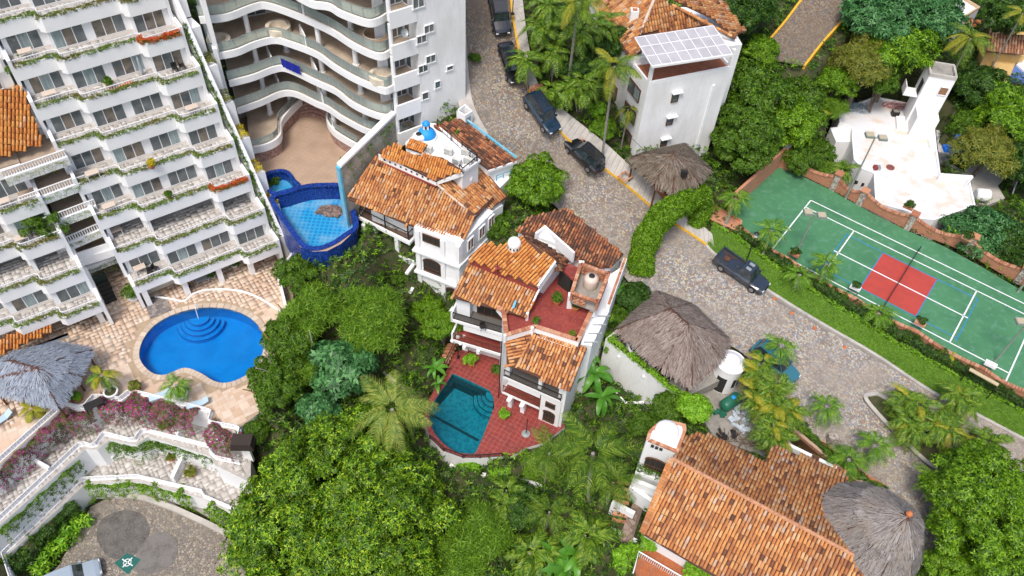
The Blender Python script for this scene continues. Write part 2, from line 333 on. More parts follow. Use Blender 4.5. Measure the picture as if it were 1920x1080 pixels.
# ---------------------------------------------------------------- facade frames
class Fc:
    def __init__(s, O, ang): s.O = Vector(O); s.u = Vector((math.cos(ang), math.sin(ang), 0)); s.n = Vector((s.u.y, -s.u.x, 0)); s.a = ang
    def P(s, a, o, z): return Vector((s.O.x+s.u.x*a+s.n.x*o, s.O.y+s.u.y*a+s.n.y*o, z))
    def box(s, mb, a0, a1, o0, o1, z0, z1, m=0):
        mb.box8([s.P(a0, o1, z0), s.P(a1, o1, z0), s.P(a1, o0, z0), s.P(a0, o0, z0), s.P(a0, o1, z1), s.P(a1, o1, z1), s.P(a1, o0, z1), s.P(a0, o0, z1)], m)
    def sn(s, p): d = Vector(p)-s.O; return d.dot(s.u), d.dot(s.n)
def face2(p, q): d = Vector(q)-Vector(p); return Fc(p, math.atan2(d.y, d.x))
_wc = {}
def window(fc, parent, a, z, w, h, o=0., panes=3, frame=None, glass=None, name='window', fw=.07, inset=.1):
    """window frame (part) with its panes (sub-parts), standing on facade fc, o = outward offset of the wall plane"""
    fm = frame or white2; key = ('f', round(w, 2), round(h, 2), panes, fm.name, fw)
    if key not in _wc:
        mb = MB()
        for x in (0, w-fw): mb.box(x, x+fw, -inset, .05, 0, h)
        for zz in (0, h-fw): mb.box(fw, w-fw, -inset, .05, zz, zz+fw)
        pw = (w-fw)/panes
        for k in range(1, panes): mb.box(k*pw, k*pw+fw, -inset, .04, fw, h-fw)
        _wc[key] = mb.mesh('window_frame', fm)
        g = MB(); g.box(0, pw-fw, -.03, .015, 0, h-2*fw); _wc[key+('g',)] = g
    L = rootloc(parent); fr = link(name, _wc[key], parent, fc.P(a, o, z)-L); fr.rotation_euler = (0, 0, fc.a)
    pw = (w-fw)/panes
    for k in range(panes):
        gm = glass or random.choice((winglass, winglass, winglass, curtain, room)); gk = key+('g', gm.name)
        if gk not in _wc: _wc[gk] = _wc[key+('g',)].mesh('pane', gm)
        p = link('pane', _wc[gk], fr); p.location = (k*pw+fw, 0, fw)
    return fr
# ---------------------------------------------------------------- clay tile roofs
def tiled(name, parent, poly, down, m=tile, cw=.27, tl=.45, base=True, thick=.14, partname='roof', singles=0, **tg):
    """poly: 3D planar roof outline, down: point-to-point fall direction; tiles are half-round pieces laid in courses"""
    P = [Vector(p) for p in poly]; c = sum(P, Vector())/len(P)
    nrm = Vector((0, 0, 0))
    for i in range(len(P)): a, b = P[i]-c, P[(i+1) % len(P)]-c; nrm += a.cross(b)
    nrm.normalize()
    if nrm.z < 0: nrm = -nrm
    dn = Vector(down); dn = (dn-nrm*dn.dot(nrm)).normalized(); sd_ = nrm.cross(dn).normalized()
    Q = [((p-c).dot(sd_), (p-c).dot(dn)) for p in P]
    xs = [q[0] for q in Q]; ys = [q[1] for q in Q]
    P = [Vector((p.x, p.y, c.z-((p.x-c.x)*nrm.x+(p.y-c.y)*nrm.y)/nrm.z)) for p in P]
    if base:
        b = MB(); n = len(P)
        b.quad(*[p-nrm*.02 for p in P]); b.quad(*[p-Vector((0, 0, thick)) for p in P[::-1]])
        for i in range(n): a, d = P[i], P[(i+1) % n]; b.quad(a-Vector((0, 0, thick)), d-Vector((0, 0, thick)), d-nrm*.02, a-nrm*.02)
        rf = obj(partname, b, under, parent)
    nx = int((max(xs)-min(xs))/cw)+1; ny = int((max(ys)-min(ys))/tl)+1
    gx, gy = np.meshgrid(min(xs)+cw*(np.arange(nx)+.5), min(ys)+tl*(np.arange(ny)+.5)); gx = gx.ravel(); gy = gy.ravel()
    ok = inpoly(gx, gy, Q); gx = gx[ok]; gy = gy[ok]; N = len(gx)
    prof = [(-.46, -.1), (-.34, .28), (0, .46), (.34, .28), (.46, -.1)]
    V = np.zeros((N, 10, 3)); jx = rng.normal(0, .012, N); jy = rng.normal(0, .025, N); jr = rng.normal(0, .03, N); jz = rng.uniform(0, .03, N)
    for e, (yy, sc, lift) in enumerate(((-.5, .8, 0.0), (.54, .98, .035))):
        for k, (px, pz) in enumerate(prof):
            V[:, e*5+k, 0] = gx+jx+px*cw*sc+jr*yy*tl; V[:, e*5+k, 1] = gy+jy+yy*tl; V[:, e*5+k, 2] = pz*cw*sc+lift+jz+.01
    S = np.array(sd_); D = np.array(dn); Nn = np.array(nrm); C = np.array(c)
    Wd = C+V[..., 0:1]*S+V[..., 1:2]*D+V[..., 2:3]*Nn
    F = []
    for k in range(4): F.append([k, k+1, k+6, k+5])
    F.append([5, 6, 7, 8]) ; tri = [5, 8, 9]
    L = rootloc(parent) if parent is not None else Vector((0, 0, 0))
    if singles:   # the nearest tiles are objects of their own, sharing one mesh
        dist = np.linalg.norm(Wd.mean(1)-np.array([0, 0, CH]), axis=1); od = np.argsort(dist); near, rest = od[:singles], od[singles:]
        v = [((px*cw*sc), yy*tl, pz*cw*sc+lf+.012) for yy, sc, lf in ((-.5, .8, 0), (.54, .98, .035)) for px, pz in prof]; tm = quadmesh('roof_tile', np.array(v), F, m)
        for i in near:
            o = link('tile', tm, rf); Mx = Matrix((sd_, dn, nrm)).transposed().to_4x4(); Mx.translation = c+sd_*float(gx[i]+jx[i])+dn*float(gy[i]+jy[i])+nrm*float(jz[i])-L; o.matrix_local = Mx
        Wd = Wd[rest]; N = len(rest)
    faces = (np.array(F)[None]+10*np.arange(N)[:, None, None]).reshape(-1, 4)
    me = quadmesh('clay_tiles', Wd.reshape(-1, 3)-np.array(L), faces, m)
    o = link('clay_tile', me, rf if base else parent); tag(o, kind='stuff')
    return rf if base else o
def quadmesh(name, V, F, m, mi=None):
    me = bpy.data.meshes.new(name); F = np.asarray(F, dtype=np.int32); n = len(F); k = F.shape[1] if n else 4
    me.vertices.add(len(V)); me.vertices.foreach_set('co', np.asarray(V, dtype=np.float32).ravel())
    me.loops.add(n*k); me.loops.foreach_set('vertex_index', F.ravel()); me.polygons.add(n); me.polygons.foreach_set('loop_start', np.arange(0, n*k, k, dtype=np.int32))
    for q in (m if isinstance(m, (list, tuple)) else [m]): me.materials.append(q)
    if mi is not None: me.polygons.foreach_set('material_index', np.asarray(mi, dtype=np.int32))
    me.update(calc_edges=True); return me
def ridge(parent, a, b, m=None, r=.16, name='ridge_cap', step=.45):
    a = Vector(a); b = Vector(b); mb = MB(); n = max(1, int((b-a).length/step)); d = (b-a)/n
    for i in range(n):
        p = a+d*i; mb.tube([p+Vector((0, 0, .05)), p+d*1.05+Vector((0, 0, .08))], [r*.85, r], 8)
    return obj(name, mb, m or tile, parent, kind='stuff')
# ================================================================ ground
PLT = []   # (outline xy, triangles) : the terrain is cut to lie below these
def regtri(a, b, c): PLT.append((tuple(a), tuple(b), tuple(c)))
def plate(name, loop, m, holes=(), depth=2.5, parent=None, skm=None, reg=True, **tg):
    mb = MB(); mb.sheet(loop, holes, 0)
    if area(loop) < 0: loop = loop[::-1]
    for k in range(len(loop)):
        a, b = loop[k], loop[(k+1) % len(loop)]; mb.quad((a[0], a[1], a[2]-depth), (b[0], b[1], b[2]-depth), tuple(b), tuple(a), m=1)
    if reg:
        L = [loop]+list(holes); allp = [p for l in L for p in l]
        for t in tessellate_polygon([[Vector((p[0], p[1], 0)) for p in l] for l in L]): regtri(*[allp[i] for i in t])
    return obj(name, mb, [m, skm or m], parent, **tg)
RD = [((864, -60), (955, -60), 17.8), ((862, 10), (956, 0), 16), ((866, 100), (968, 80), 13), ((874, 190), (988, 165), 10.2), ((905, 250), (1040, 240), 8), ((960, 310), (1110, 300), 5.3),
      ((1050, 395), (1180, 355), 3), ((1130, 470), (1240, 405), 1.6), ((1195, 545), (1325, 462), .7), ((1290, 612), (1430, 547), .1), ((1392, 662), (1500, 590), -.4), ((1462, 745), (1620, 660), -1.), ((1548, 845), (1745, 735), -1.6), ((1640, 960), (1920, 822), -2.4), ((1720, 1060), (2080, 900), -3.)]
LL = cr([A(a[0], a[1], z) for a, b, z in RD], 8); RR = cr([A(b[0], b[1], z) for a, b, z in RD], 8)
def ribbon(name, Lp, Rp, m, nx=8, dz=0., reg=True, crown=0., **tg):
    mb = MB(); rows = []
    for a, b in zip(Lp, Rp): rows.append([a.lerp(b, k/nx)+Vector((0, 0, dz+crown*(1-(2*k/nx-1)**2))) for k in range(nx+1)])
    i0 = 0
    for r in rows: mb.v += [tuple(p) for p in r]
    for i in range(len(rows)-1):
        for k in range(nx): a = i*(nx+1)+k; mb.f.append((a, a+1, a+nx+2, a+nx+1)); mb.m.append(0)
    if reg:
        for i in range(len(rows)-1): a, b, c, d = rows[i][0], rows[i][-1], rows[i+1][-1], rows[i+1][0]; regtri(a, b, c); regtri(a, c, d)
    return obj(name, mb, m, **tg)
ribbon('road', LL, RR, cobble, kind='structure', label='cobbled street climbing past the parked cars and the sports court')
# second street at top
L2 = cr([A(1415, 105, 7), A(1440, 75, 7.6), A(1470, 40, 8.4), A(1500, 0, 9.3), A(1545, -60, 10.6)], 6); R2 = cr([A(1510, 125, 7), A(1545, 80, 7.6), A(1580, 40, 8.4), A(1605, 0, 9.3), A(1640, -60, 10.6)], 6)
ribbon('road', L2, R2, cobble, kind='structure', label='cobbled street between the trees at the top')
mh = A(873, 60, 13.95); mb = MB(); mb.lathe(mh, [(.5, -.1), (.5, .12), (.42, .13)], 20); tag(obj('manhole_cover', mb, concrete), 'round grey manhole cover on the upper cobbled street', 'manhole cover')
# the narrow planted island road below
# left of road: verge concrete by building
ribbon('pavement', cr([A(850, -60, 17.75), A(850, 10, 15.95), A(855, 100, 12.9), A(862, 205, 9.9), A(900, 270, 7.7)], 6), cr([A(872, -60, 17.8), A(872, 10, 16), A(876, 100, 13), A(886, 190, 10.2), A(915, 250, 8)], 6), paleconc, nx=2, dz=.03, kind='structure')
# kerb + pavement on the right of the upper street
ke = 8*8+2
# travel is downhill: the pavement lies on the left of travel
kp = RR[:ke]; kerbq = offset(kp, .22)
def band(name, P, Q, h, base, m, reg=True, **tg):
    mb = MB()
    for i in range(len(P)-1):
        a, b, c, d = P[i], P[i+1], Q[i+1], Q[i]; up = Vector((0, 0, h)); dn = Vector((0, 0, base))
        mb.box8([a+dn, b+dn, c+dn, d+dn, a+up, b+up, c+up, d+up])
        if reg: regtri(a, b, c); regtri(a, c, d)
    return obj(name, mb, m, **tg)
band('kerb', kp, kerbq, .14, -.5, yellow, kind='structure')
for P_, d_ in ((L2, .25), (R2, -.25)): band('kerb', P_, offset(P_, -d_), .14, -.5, yellow, reg=False, kind='structure')
SWp = [(978, -60, 17.8), (980, 0, 16), (992, 90, 12.9), (1012, 165, 10.3), (1062, 212, 8.3), (1135, 270, 5.8), (1190, 320, 4.2), (1262, 378, 2.3), (1335, 440, .8)]
SW = cr(AA(SWp, 0), 8)
def matchn(P, n):
    L = [0.]
    for a, b in zip(P[:-1], P[1:]): L.append(L[-1]+(b-a).length)
    out = []
    for k in range(n):
        t = L[-1]*k/(n-1); i = max(0, min(len(P)-2, int(np.searchsorted(L, t))-1)); out.append(P[i].lerp(P[i+1], (t-L[i])/max(1e-6, L[i+1]-L[i])))
    return out
pav = []
kq = matchn(kerbq, 60); sw = matchn(SW, 60)
mb = MB()
for i in range(59):
    a, b, c, d = kq[i], kq[i+1], sw[i+1], sw[i]
    a2 = a.lerp(b, .02); b2 = b.lerp(a, .02); c2 = c.lerp(d, .02); d2 = d.lerp(c, .02)
    up = Vector((0, 0, .12)); dn = Vector((0, 0, -.5)); mb.box8([a2+dn, b2+dn, c2+dn, d2+dn, a2+up, b2+up, c2+up, d2+up]); regtri(a, b, c); regtri(a, c, d)
obj('pavement', mb, paleconc, kind='structure', label='concrete pavement above the yellow kerb')
def ontop(P, px, py):   # height of pavement near a pixel: nearest sample
    best = min(((A(px, py, q.z)-q).length, q.z) for q in P); return best[1]
# red brick insets in the pavement
for (q, zz, nm) in (([(1078, 262), (1093, 260), (1107, 272), (1092, 276)], 6.7, 0), ([(1157, 330), (1172, 320), (1188, 331), (1172, 341)], 4.35, 0)):
    P = [A(x, y, ontop(SW, x, y)+.145) for x, y in q]; C0 = sum(P, Vector())/4; mb = MB()
    for i in range(4):
        a, b = P[i], P[(i+1) % 4]; n = 5
        ai, bi = a.lerp(C0, .3), b.lerp(C0, .3)
        for k in range(n):
            t0, t1 = k/n+.01, (k+1)/n-.01; q4 = [a.lerp(b, t0), a.lerp(b, t1), ai.lerp(bi, t1), ai.lerp(bi, t0)]
            mb.box8([p-Vector((0, 0, .05)) for p in q4]+[p+Vector((0, 0, .012)) for p in q4])
    o = obj('brick_inlay', mb, brickp, kind='structure')
# brick steps area beside the street
st = [(992, 162, 10.6), (1016, 156, 10.6), (1040, 188, 9.4), (1010, 192, 9.4)]
P = AA([(p[0], p[1], p[2]+.1) for p in st], 0); mb = MB()
for i in range(7):
    for j in range(5):
        a, b = P[0].lerp(P[3], i/7+.01), P[1].lerp(P[2], i/7+.01); c, d = P[0].lerp(P[3], (i+1)/7-.01), P[1].lerp(P[2], (i+1)/7-.01)
        q4 = [a.lerp(b, j/5+.02), a.lerp(b, (j+1)/5-.02), c.lerp(d, (j+1)/5-.02), c.lerp(d, j/5+.02)]
        mb.box8([p-Vector((0, 0, .4)) for p in q4]+[p+Vector((0, 0, .03)) for p in q4])
obj('brick_paving', mb, brickp, kind='structure')
tt = thing('street_steps', 'flight of brick edged steps beside the parked blue suv', 'steps', A(1030, 200, 9.2))
for k in range(4):
    a, b = A(1012+k*5, 190+k*5, 9.5-.28*k), A(1036+k*6, 184+k*5, 9.5-.28*k); mb = MB(); mb.bar(a, b, .4, .3); obj('tread', mb, brickp, tt)
# lower kerb and lawn strip by the court
lk = cr([A(x, y, z) for x, y, z in ((1322, 462, .8), (1345, 484, .6), (1440, 548, .1), (1530, 604, -.45), (1640, 668, -1.05), (1745, 737, -1.6), (1830, 780, -2), (1930, 832, -2.4), (2080, 905, -3))], 6)
band('kerb', lk, offset(lk, .3), .15, -.5, paleconc, kind='structure')
lo = cr([A(x, y, z) for x, y, z in ((1334, 424, .6), (1368, 440, .5), (1465, 510, .2), (1575, 580, -.1), (1690, 650, -.5), (1800, 710, -.9), (1920, 775, -1.3), (2080, 860, -2))], 6)
ribbon('lawn', matchn(offset(lk, .3), 50), matchn(lo, 50), lawn, nx=6, dz=.1, kind='structure', label='mown grass strip between kerb and hedge')
LO = lo; LAWN = (matchn(offset(lk, .3), 50), matchn(lo, 50))
# ---------------------------------------------------------------- sports court (ground slab with painted lines)
Cth = math.radians(-34.7386); Cu = Vector((math.cos(Cth), math.sin(Cth), 0)); Cv = Vector((-Cu.y, Cu.x, 0)); CO = Vector((25.247, 56.977, 0))
def ct(x, y, z=0.): return CO+Cu*x+Cv*y+Vector((0, 0, z))
CTP = [(1455, 311), (1478, 318), (1560, 357), (1585, 372), (1640, 402), (1700, 432), (1770, 462), (1840, 500), (1920, 547), (2060, 620), (2060, 830), (1925, 742), (1840, 698), (1715, 628), (1600, 566), (1475, 492), (1400, 446), (1366, 402)]
plate('court', AA(CTP, 0), court_g, kind='structure', label='green hard court with white and blue lines', depth=1.6, skm=brick)
cd = thing('court_markings', 'painted white and blue lines with a red centre square on the green court', 'court markings', ct(11.9, 5.5, .01))
def line(x0, y0, x1, y1, w, m, z=.008, name='line'):
    mb = MB(); a, b = Vector((x0, y0)), Vector((x1, y1)); d = (b-a).normalized(); n = Vector((-d.y, d.x))*w/2
    mb.quad(*[ct(q.x, q.y, z) for q in (a-n, b-n, b+n, a+n)]); mb.v = [tuple(Vector(v)) for v in mb.v]; return obj(name, mb, m, cd)
mb = MB()
for x0, x1 in ((9.1, 11.8), (11.86, 14.65)):
    for y0, y1 in ((2.45, 5.45), (5.53, 8.5)): q = MB(); q.quad(ct(x0, y0, .006), ct(x1, y0, .006), ct(x1, y1, .006), ct(x0, y1, .006)); obj('red_panel', q, court_r, cd)
for l in ((0, 1.37, 0, 10.97), (23.77, 0, 23.77, 10.97), (0, 10.97, 23.9, 10.97), (0, 9.6, 23.77, 9.6), (0, 1.37, 23.77, 1.37), (5.485, 1.37, 5.485, 9.6), (18.285, 1.37, 18.285, 9.6), (5.0, 5.485, 18.7, 5.485), (0, 5.3, .3, 5.3)): line(*l, .13, lineW, .014)
for l in ((5.1, 1.9, 5.1, 8.7), (18.7, 1.9, 18.7, 8.7), (5.1, 8.55, 18.7, 8.55), (5.1, 2.35, 18.7, 2.35), (9.05, 2.35, 9.05, 8.55), (14.7, 2.35, 14.7, 8.55)): line(*l, .1, lineB, .01)
# net
tn = thing('court_net', 'dark net stretched across the middle of the green court', 'net', ct(11.885, 0, 0))
mb = MB(); mb.bar(ct(11.83, 1.1, .62), ct(11.83, 11.2, .62), .05, .05); obj('top_cord', mb, iron, tn)
for y in (1.1, 11.2): mb = MB(); mb.tube([ct(11.83, y, 0), ct(11.83, y, .7)], .05); obj('post', mb, iron, tn)
mb = MB()
for k in range(68): y = 1.15+k*.15; mb.bar(ct(11.83, y, .05), ct(11.83, y, .6), .025)
for k in range(4): mb.bar(ct(11.83, 1.1, .08+k*.14), ct(11.83, 11.2, .08+k*.14), .025)
obj('mesh', mb, iron, tn, kind='stuff')
# brick garden wall above the court, swagged between pillars, individually laid coping
tw = thing('brick_court_wall', 'swagged red brick wall with pillars along the upper edge of the court', 'wall', A(1640, 400, 0))
bw = [(1478, 316), (1560, 356), (1610, 384), (1700, 430), (1805, 470), (1905, 530), (2000, 585)]
B3 = AA(bw, 0)
for i in range(len(B3)-1):
    a, b = B3[i], B3[i+1]; n = 14; mb = MB(); cp = MB(); d = (b-a).normalized(); nn = Vector((-d.y, d.x, 0))
    if nn.y < 0: nn = -nn
    pts = [(a.lerp(b, k/n), 1.75-.75*math.sin(PI*k/n)+.25*math.sin(3*PI*k/n)*0) for k in range(n+1)]
    for (p, h), (q, g) in zip(pts[:-1], pts[1:]):
        mb.box8([p, q, q+nn*.3, p+nn*.3, p+Vector((0, 0, h)), q+Vector((0, 0, g)), q+nn*.3+Vector((0, 0, g)), p+nn*.3+Vector((0, 0, h))])
    o = obj('wall_panel', mb, brick, tw)
    m2 = 46
    for k in range(m2):
        t = (k+.5)/m2; p = a.lerp(b, t); h = 1.75-.75*math.sin(PI*t); c = p+nn*.15+Vector((0, 0, h+.05)); cp.bar(c-nn*.24, c+nn*.24, (b-a).length/m2-.03, .12)
    obj('brick_coping', cp, brickp, tw, kind='stuff')
pm = [(1478, 316, 2.3), (1560, 356, 2.2), (1700, 430, 2.1), (1810, 472, 2.1), (1905, 530, 2.1), (1610, 384, 1.9)]
stonem = mat('rubble_stone', (.3, .3, .3), extra=cells(5, [(.4, .36, .32), (.3, .26, .22), (.5, .46, .4), (.24, .2, .18)], (.3, .25, .2), jw=.08), rough=.9)
for x, y, h in pm:
    p = A(x, y, 0); mb = MB(); fa = Fc(p, math.radians(-33)); fa.box(mb, -.3, .3, -.45, .15, 0, h); o = obj('pillar', mb, stonem, tw)
    mb = MB(); fa.box(mb, -.42, .42, -.6, .27, h, h+.14); obj('cap', mb, brickp, o)
# tall terracotta coloured wall at the left end of the court
t2 = thing('terracotta_wall', 'tall terracotta painted wall closing the left end of the court', 'wall', A(1400, 360, 0))
tpl = mat('terracotta_plaster', (.5, .22, .13), (.42, .2, .12), ns=1, c3=(.55, .3, .2), rough=.9)
mb = MB(); a, b, c = A(1462, 312, 0), A(1366, 400, 0), A(1330, 398, 0)
wall(mb, [b, a], .3, 0, 2.6); obj('wall_panel', mb, tpl, t2); mb = MB(); wall(mb, [A(1478, 316, 0), A(1462, 310, 0)], .4, 0, 2.6); obj('wall_panel', mb, brick, t2)
mb = MB(); p = a; mb.box(p.x-.4, p.x+.4, p.y-.1, p.y+.7, 0, 3.3); o = obj('pillar', mb, stonem, t2); mb = MB(); mb.box(p.x-.5, p.x+.5, p.y-.2, p.y+.8, 3.3, 3.5); obj('cap', mb, brickp, o)
# low brick planter at that corner
t3 = thing('brick_planter', 'long low brick planter at the lower left corner of the court', 'planter', A(1355, 410, .3))
mb = MB(); pp = AA([(1328, 392), (1340, 388), (1388, 414), (1386, 432), (1330, 408)], .9); mb.prism(pp, .0, .8); obj('planter_wall', mb, tpl, t3)
mb = MB(); wall(mb, pp+[pp[0]], .18, .8, .95); obj('coping', mb, brickp, t3, kind='stuff')
# low scalloped brick edge on the road side, with flower boxes
t4 = thing('scalloped_court_wall', 'low scalloped brick wall between the court and the hedge', 'wall', A(1640, 600, 0))
sc = [(1386, 432), (1475, 492), (1600, 566), (1715, 628), (1840, 698), (1925, 742), (2060, 828)]
S3 = AA(sc, 0)
for i in range(len(S3)-1):
    a, b = S3[i], S3[i+1]; n = 12; mb = MB(); cp = MB(); d = (b-a).normalized(); nn = Vector((-d.y, d.x, 0))
    if nn.y > 0: nn = -nn
    f = lambda t: .62-.32*math.sin(PI*t)
    for k in range(n):
        p, q = a.lerp(b, k/n), a.lerp(b, (k+1)/n); h, g = f(k/n), f((k+1)/n)
        mb.box8([p-Vector((0, 0, 1.2)), q-Vector((0, 0, 1.2)), q+nn*.25-Vector((0, 0, 1.2)), p+nn*.25-Vector((0, 0, 1.2)), p+Vector((0, 0, h)), q+Vector((0, 0, g)), q+nn*.25+Vector((0, 0, g)), p+nn*.25+Vector((0, 0, h))])
    obj('wall_panel', mb, brick, t4)
    for k in range(40):
        t = (k+.5)/40; c = a.lerp(b, t)+nn*.12+Vector((0, 0, f(t)+.05)); cp.bar(c-nn*.2, c+nn*.2, (b-a).length/40-.03, .1)
    obj('brick_coping', cp, brickp, t4, kind='stuff')
# island with bed in the lower road
isl = cr([A(x, y, z) for x, y, z in ((1620, 752, -1.35), (1632, 738, -1.3), (1655, 742, -1.35), (1700, 775, -1.7), (1800, 850, -2.2), (1880, 880, -2.5), (1860, 905, -2.6), (1760, 885, -2.2), (1690, 828, -1.85))], 5, True)
plate('planting_bed', [p+Vector((0, 0, .12)) for p in isl], soil, kind='structure', depth=.6, reg=False)
band('kerb', isl+[isl[0]], offset(isl+[isl[0]], .35 if area(isl) > 0 else -.35), .22, -.4, paleconc, reg=False, kind='structure')
# strip of earth between the yard wall of the gatehouse and the road
# ---------------------------------------------------------------- left pool deck
deckP = [(0, 872), (118, 764), (160, 768), (180, 746), (228, 752), (244, 740), (388, 770), (392, 795), (440, 808), (505, 760), (545, 600), (555, 500), (470, 440), (200, 480), (60, 560), (-120, 640), (-160, 1000)]
DZ = -4.
pool1 = cr(AA([(262, 672), (267, 640), (290, 610), (330, 588), (380, 577), (430, 580), (470, 597), (492, 624), (494, 655), (482, 684), (458, 706), (425, 718), (400, 714), (375, 699), (345, 690), (310, 703), (283, 698)], DZ), 4, True)
if area(pool1) < 0: pool1 = pool1[::-1]
cop1 = offset(pool1, -.55, True)
pdk = plate('pool_deck', AA(deckP, DZ), travbase, holes=[cop1], kind='structure', depth=3.5, skm=white, label='tan travertine terrace around the kidney shaped pool')
_pv = {}
def ashlar(name, loop, holes, z, m, s=.62, h=.012, gap=.012, parent=None, ang=math.radians(37), mixed=True, singles=0):
    """individual rectangular pavers of mixed sizes, slightly uneven"""
    c, sn_ = math.cos(ang), math.sin(ang); R = lambda x, y: (x*c-y*sn_, x*sn_+y*c); Ri = lambda x, y: (x*c+y*sn_, -x*sn_+y*c)
    L = [Ri(p[0], p[1]) for p in loop]; x0, x1 = min(p[0] for p in L), max(p[0] for p in L); y0, y1 = min(p[1] for p in L), max(p[1] for p in L)
    nx, ny = int((x1-x0)/s), int((y1-y0)/s); used = np.zeros((nx+3, ny+3), bool); rects = []
    for i in range(nx):
        for j in range(ny):
            if used[i, j]: continue
            w, hh = (1, 1)
            if mixed:
                w, hh = random.choice(((1, 1), (2, 1), (1, 2), (2, 2), (1, 1)))
                if used[i:i+w, j:j+hh].any(): w, hh = 1, 1
            used[i:i+w, j:j+hh] = True; rects.append((x0+i*s+gap, x0+(i+w)*s-gap, y0+j*s+gap, y0+(j+hh)*s-gap))
    if not rects: return None
    rc = np.array(rects); P4 = np.stack([rc[:, [0, 2]], rc[:, [1, 2]], rc[:, [1, 3]], rc[:, [0, 3]]], 1)
    X = P4[..., 0]*c-P4[..., 1]*sn_; Y = P4[..., 0]*sn_+P4[..., 1]*c
    ok = inpoly(X, Y, loop).all(1)
    for hl in holes: ok &= ~inpoly(X, Y, hl).any(1); ok &= ~inpoly(X.mean(1), Y.mean(1), hl)
    X = X[ok]; Y = Y[ok]; n = len(X); zt = z+h+rng.uniform(-.004, .004, n)
    if singles:   # the pavers nearest the camera are objects of their own
        od = np.argsort((X.mean(1))**2+(Y.mean(1))**2); L0 = rootloc(parent)
        if 'u' not in _pv: b = MB(); b.box(-.5, .5, -.5, .5, -.05, 0); _pv['u'] = b.mesh('paver', m)
        for i in od[:singles]:
            p = link('paver', _pv['u'], parent, Vector((X[i].mean(), Y[i].mean(), zt[i]))-L0); p.rotation_euler = (0, 0, ang); p.scale = (math.hypot(X[i, 1]-X[i, 0], Y[i, 1]-Y[i, 0]), math.hypot(X[i, 3]-X[i, 0], Y[i, 3]-Y[i, 0]), 1)
        X = X[od[singles:]]; Y = Y[od[singles:]]; zt = zt[od[singles:]]; n = len(X)
    V = np.zeros((n, 8, 3)); V[:, :4, 0] = X; V[:, :4, 1] = Y; V[:, :4, 2] = z-.05; V[:, 4:, 0] = X; V[:, 4:, 1] = Y; V[:, 4:, 2] = zt[:, None]
    F = np.array([[4, 5, 6, 7], [0, 1, 5, 4], [1, 2, 6, 5], [2, 3, 7, 6], [3, 0, 4, 7]])
    off = np.array(rootloc(parent)) if parent else 0
    me = quadmesh('pavers', V.reshape(-1, 3)-off, (F[None]+8*np.arange(n)[:, None, None]).reshape(-1, 4), m)
    o = link(name, me, parent); tag(o, kind='stuff' if parent else 'structure'); return o
ashlar('paver', AA(deckP, DZ), [cop1], DZ, trav, s=.4, gap=.007, parent=pdk, singles=300)
# pool 1 shell, water, coping, steps
def poolshell(name, loop, z, depth, wm, bm, label, cat='swimming pool', grow=.0, surf=-.14, wat=None, bottomz=None):
    if area(loop) < 0: loop = loop[::-1]
    t = thing(name, label, cat, Vector((sum(p.x for p in loop)/len(loop), sum(p.y for p in loop)/len(loop), z-depth)))
    mb = MB(); n = len(loop); zb = z-depth
    for k in range(n): a, b = loop[k], loop[(k+1) % n]; mb.quad((b.x, b.y, zb), (a.x, a.y, zb), (a.x, a.y, z-.005), (b.x, b.y, z-.005))
    obj('pool_wall', mb, wm, t); mb = MB(); mb.sheet([Vector((p.x, p.y, zb)) for p in loop]); obj('pool_floor', mb, bm, t)
    for tri in tessellate_polygon([[Vector((p.x, p.y, 0)) for p in loop]]): regtri(*[Vector((loop[i].x, loop[i].y, zb)) for i in tri])
    if wat:
        mb = MB(); mb.sheet([Vector((p.x, p.y, z+surf)) for p in loop]); obj('water', mb, wat, t)
    return t
tp = poolshell('swimming_pool', pool1, DZ, 1.5, bluepool, bluepool, 'large kidney shaped bright blue pool on the tan travertine terrace', wat=water)
def copingring(parent, inner, outer, z, m, step=1, h=.05):
    mb = MB(); n = len(inner)
    for k in range(0, n, step):
        j = (k+step) % n; a, b, c, d = inner[k], inner[j], outer[j], outer[k]
        a2, b2, c2, d2 = a.lerp(b, .03), b.lerp(a, .03), c.lerp(d, .03), d.lerp(c, .03)
        mb.box8([Vector((p.x, p.y, z-.25)) for p in (a2, b2, c2, d2)]+[Vector((p.x, p.y, z+h)) for p in (a2, b2, c2, d2)])
    return obj('coping', mb, m, parent, kind='stuff')
copm = mat('coping_stone', (.5, .4, .3), isl=[(0, (.44, .35, .27)), (1, (.58, .48, .38))], rough=.8)
pl2 = [p for p in pool1]
copingring(tp, pool1, cop1, DZ, copm)
stc = A(372, 592, DZ); darkblue = mat('deep_blue_tile', (.0, .07, .3), rough=.3)
dirs = (A(372, 640, DZ)-stc).normalized()
for k in range(4):
    r = 1.0+.42*k; mb = MB(); a0 = math.atan2(dirs.y, dirs.x); pts = [stc+Vector((math.cos(a0+t)*r, math.sin(a0+t)*r, 0)) for t in np.linspace(-1.5, 1.5, 22)]
    mb.prism([stc]+pts, DZ-1.5, DZ-.25-.28*k); o = obj('pool_step', mb, bluepool, tp)
    mb = MB(); e = [Vector((p.x, p.y, DZ-.25-.28*k+.01)) for p in pts]; mb.tube(e, .035, 6); obj('step_edge', mb, darkblue, o)
mb = MB(); h0 = A(371, 580, DZ); mb.tube(cr([h0, h0+Vector((0, 0, .9)), h0+dirs*.7+Vector((0, 0, .8)), h0+dirs*1.1+Vector((0, 0, -.5))], 5), .03, 6); obj('handrail', mb, white2, tp)
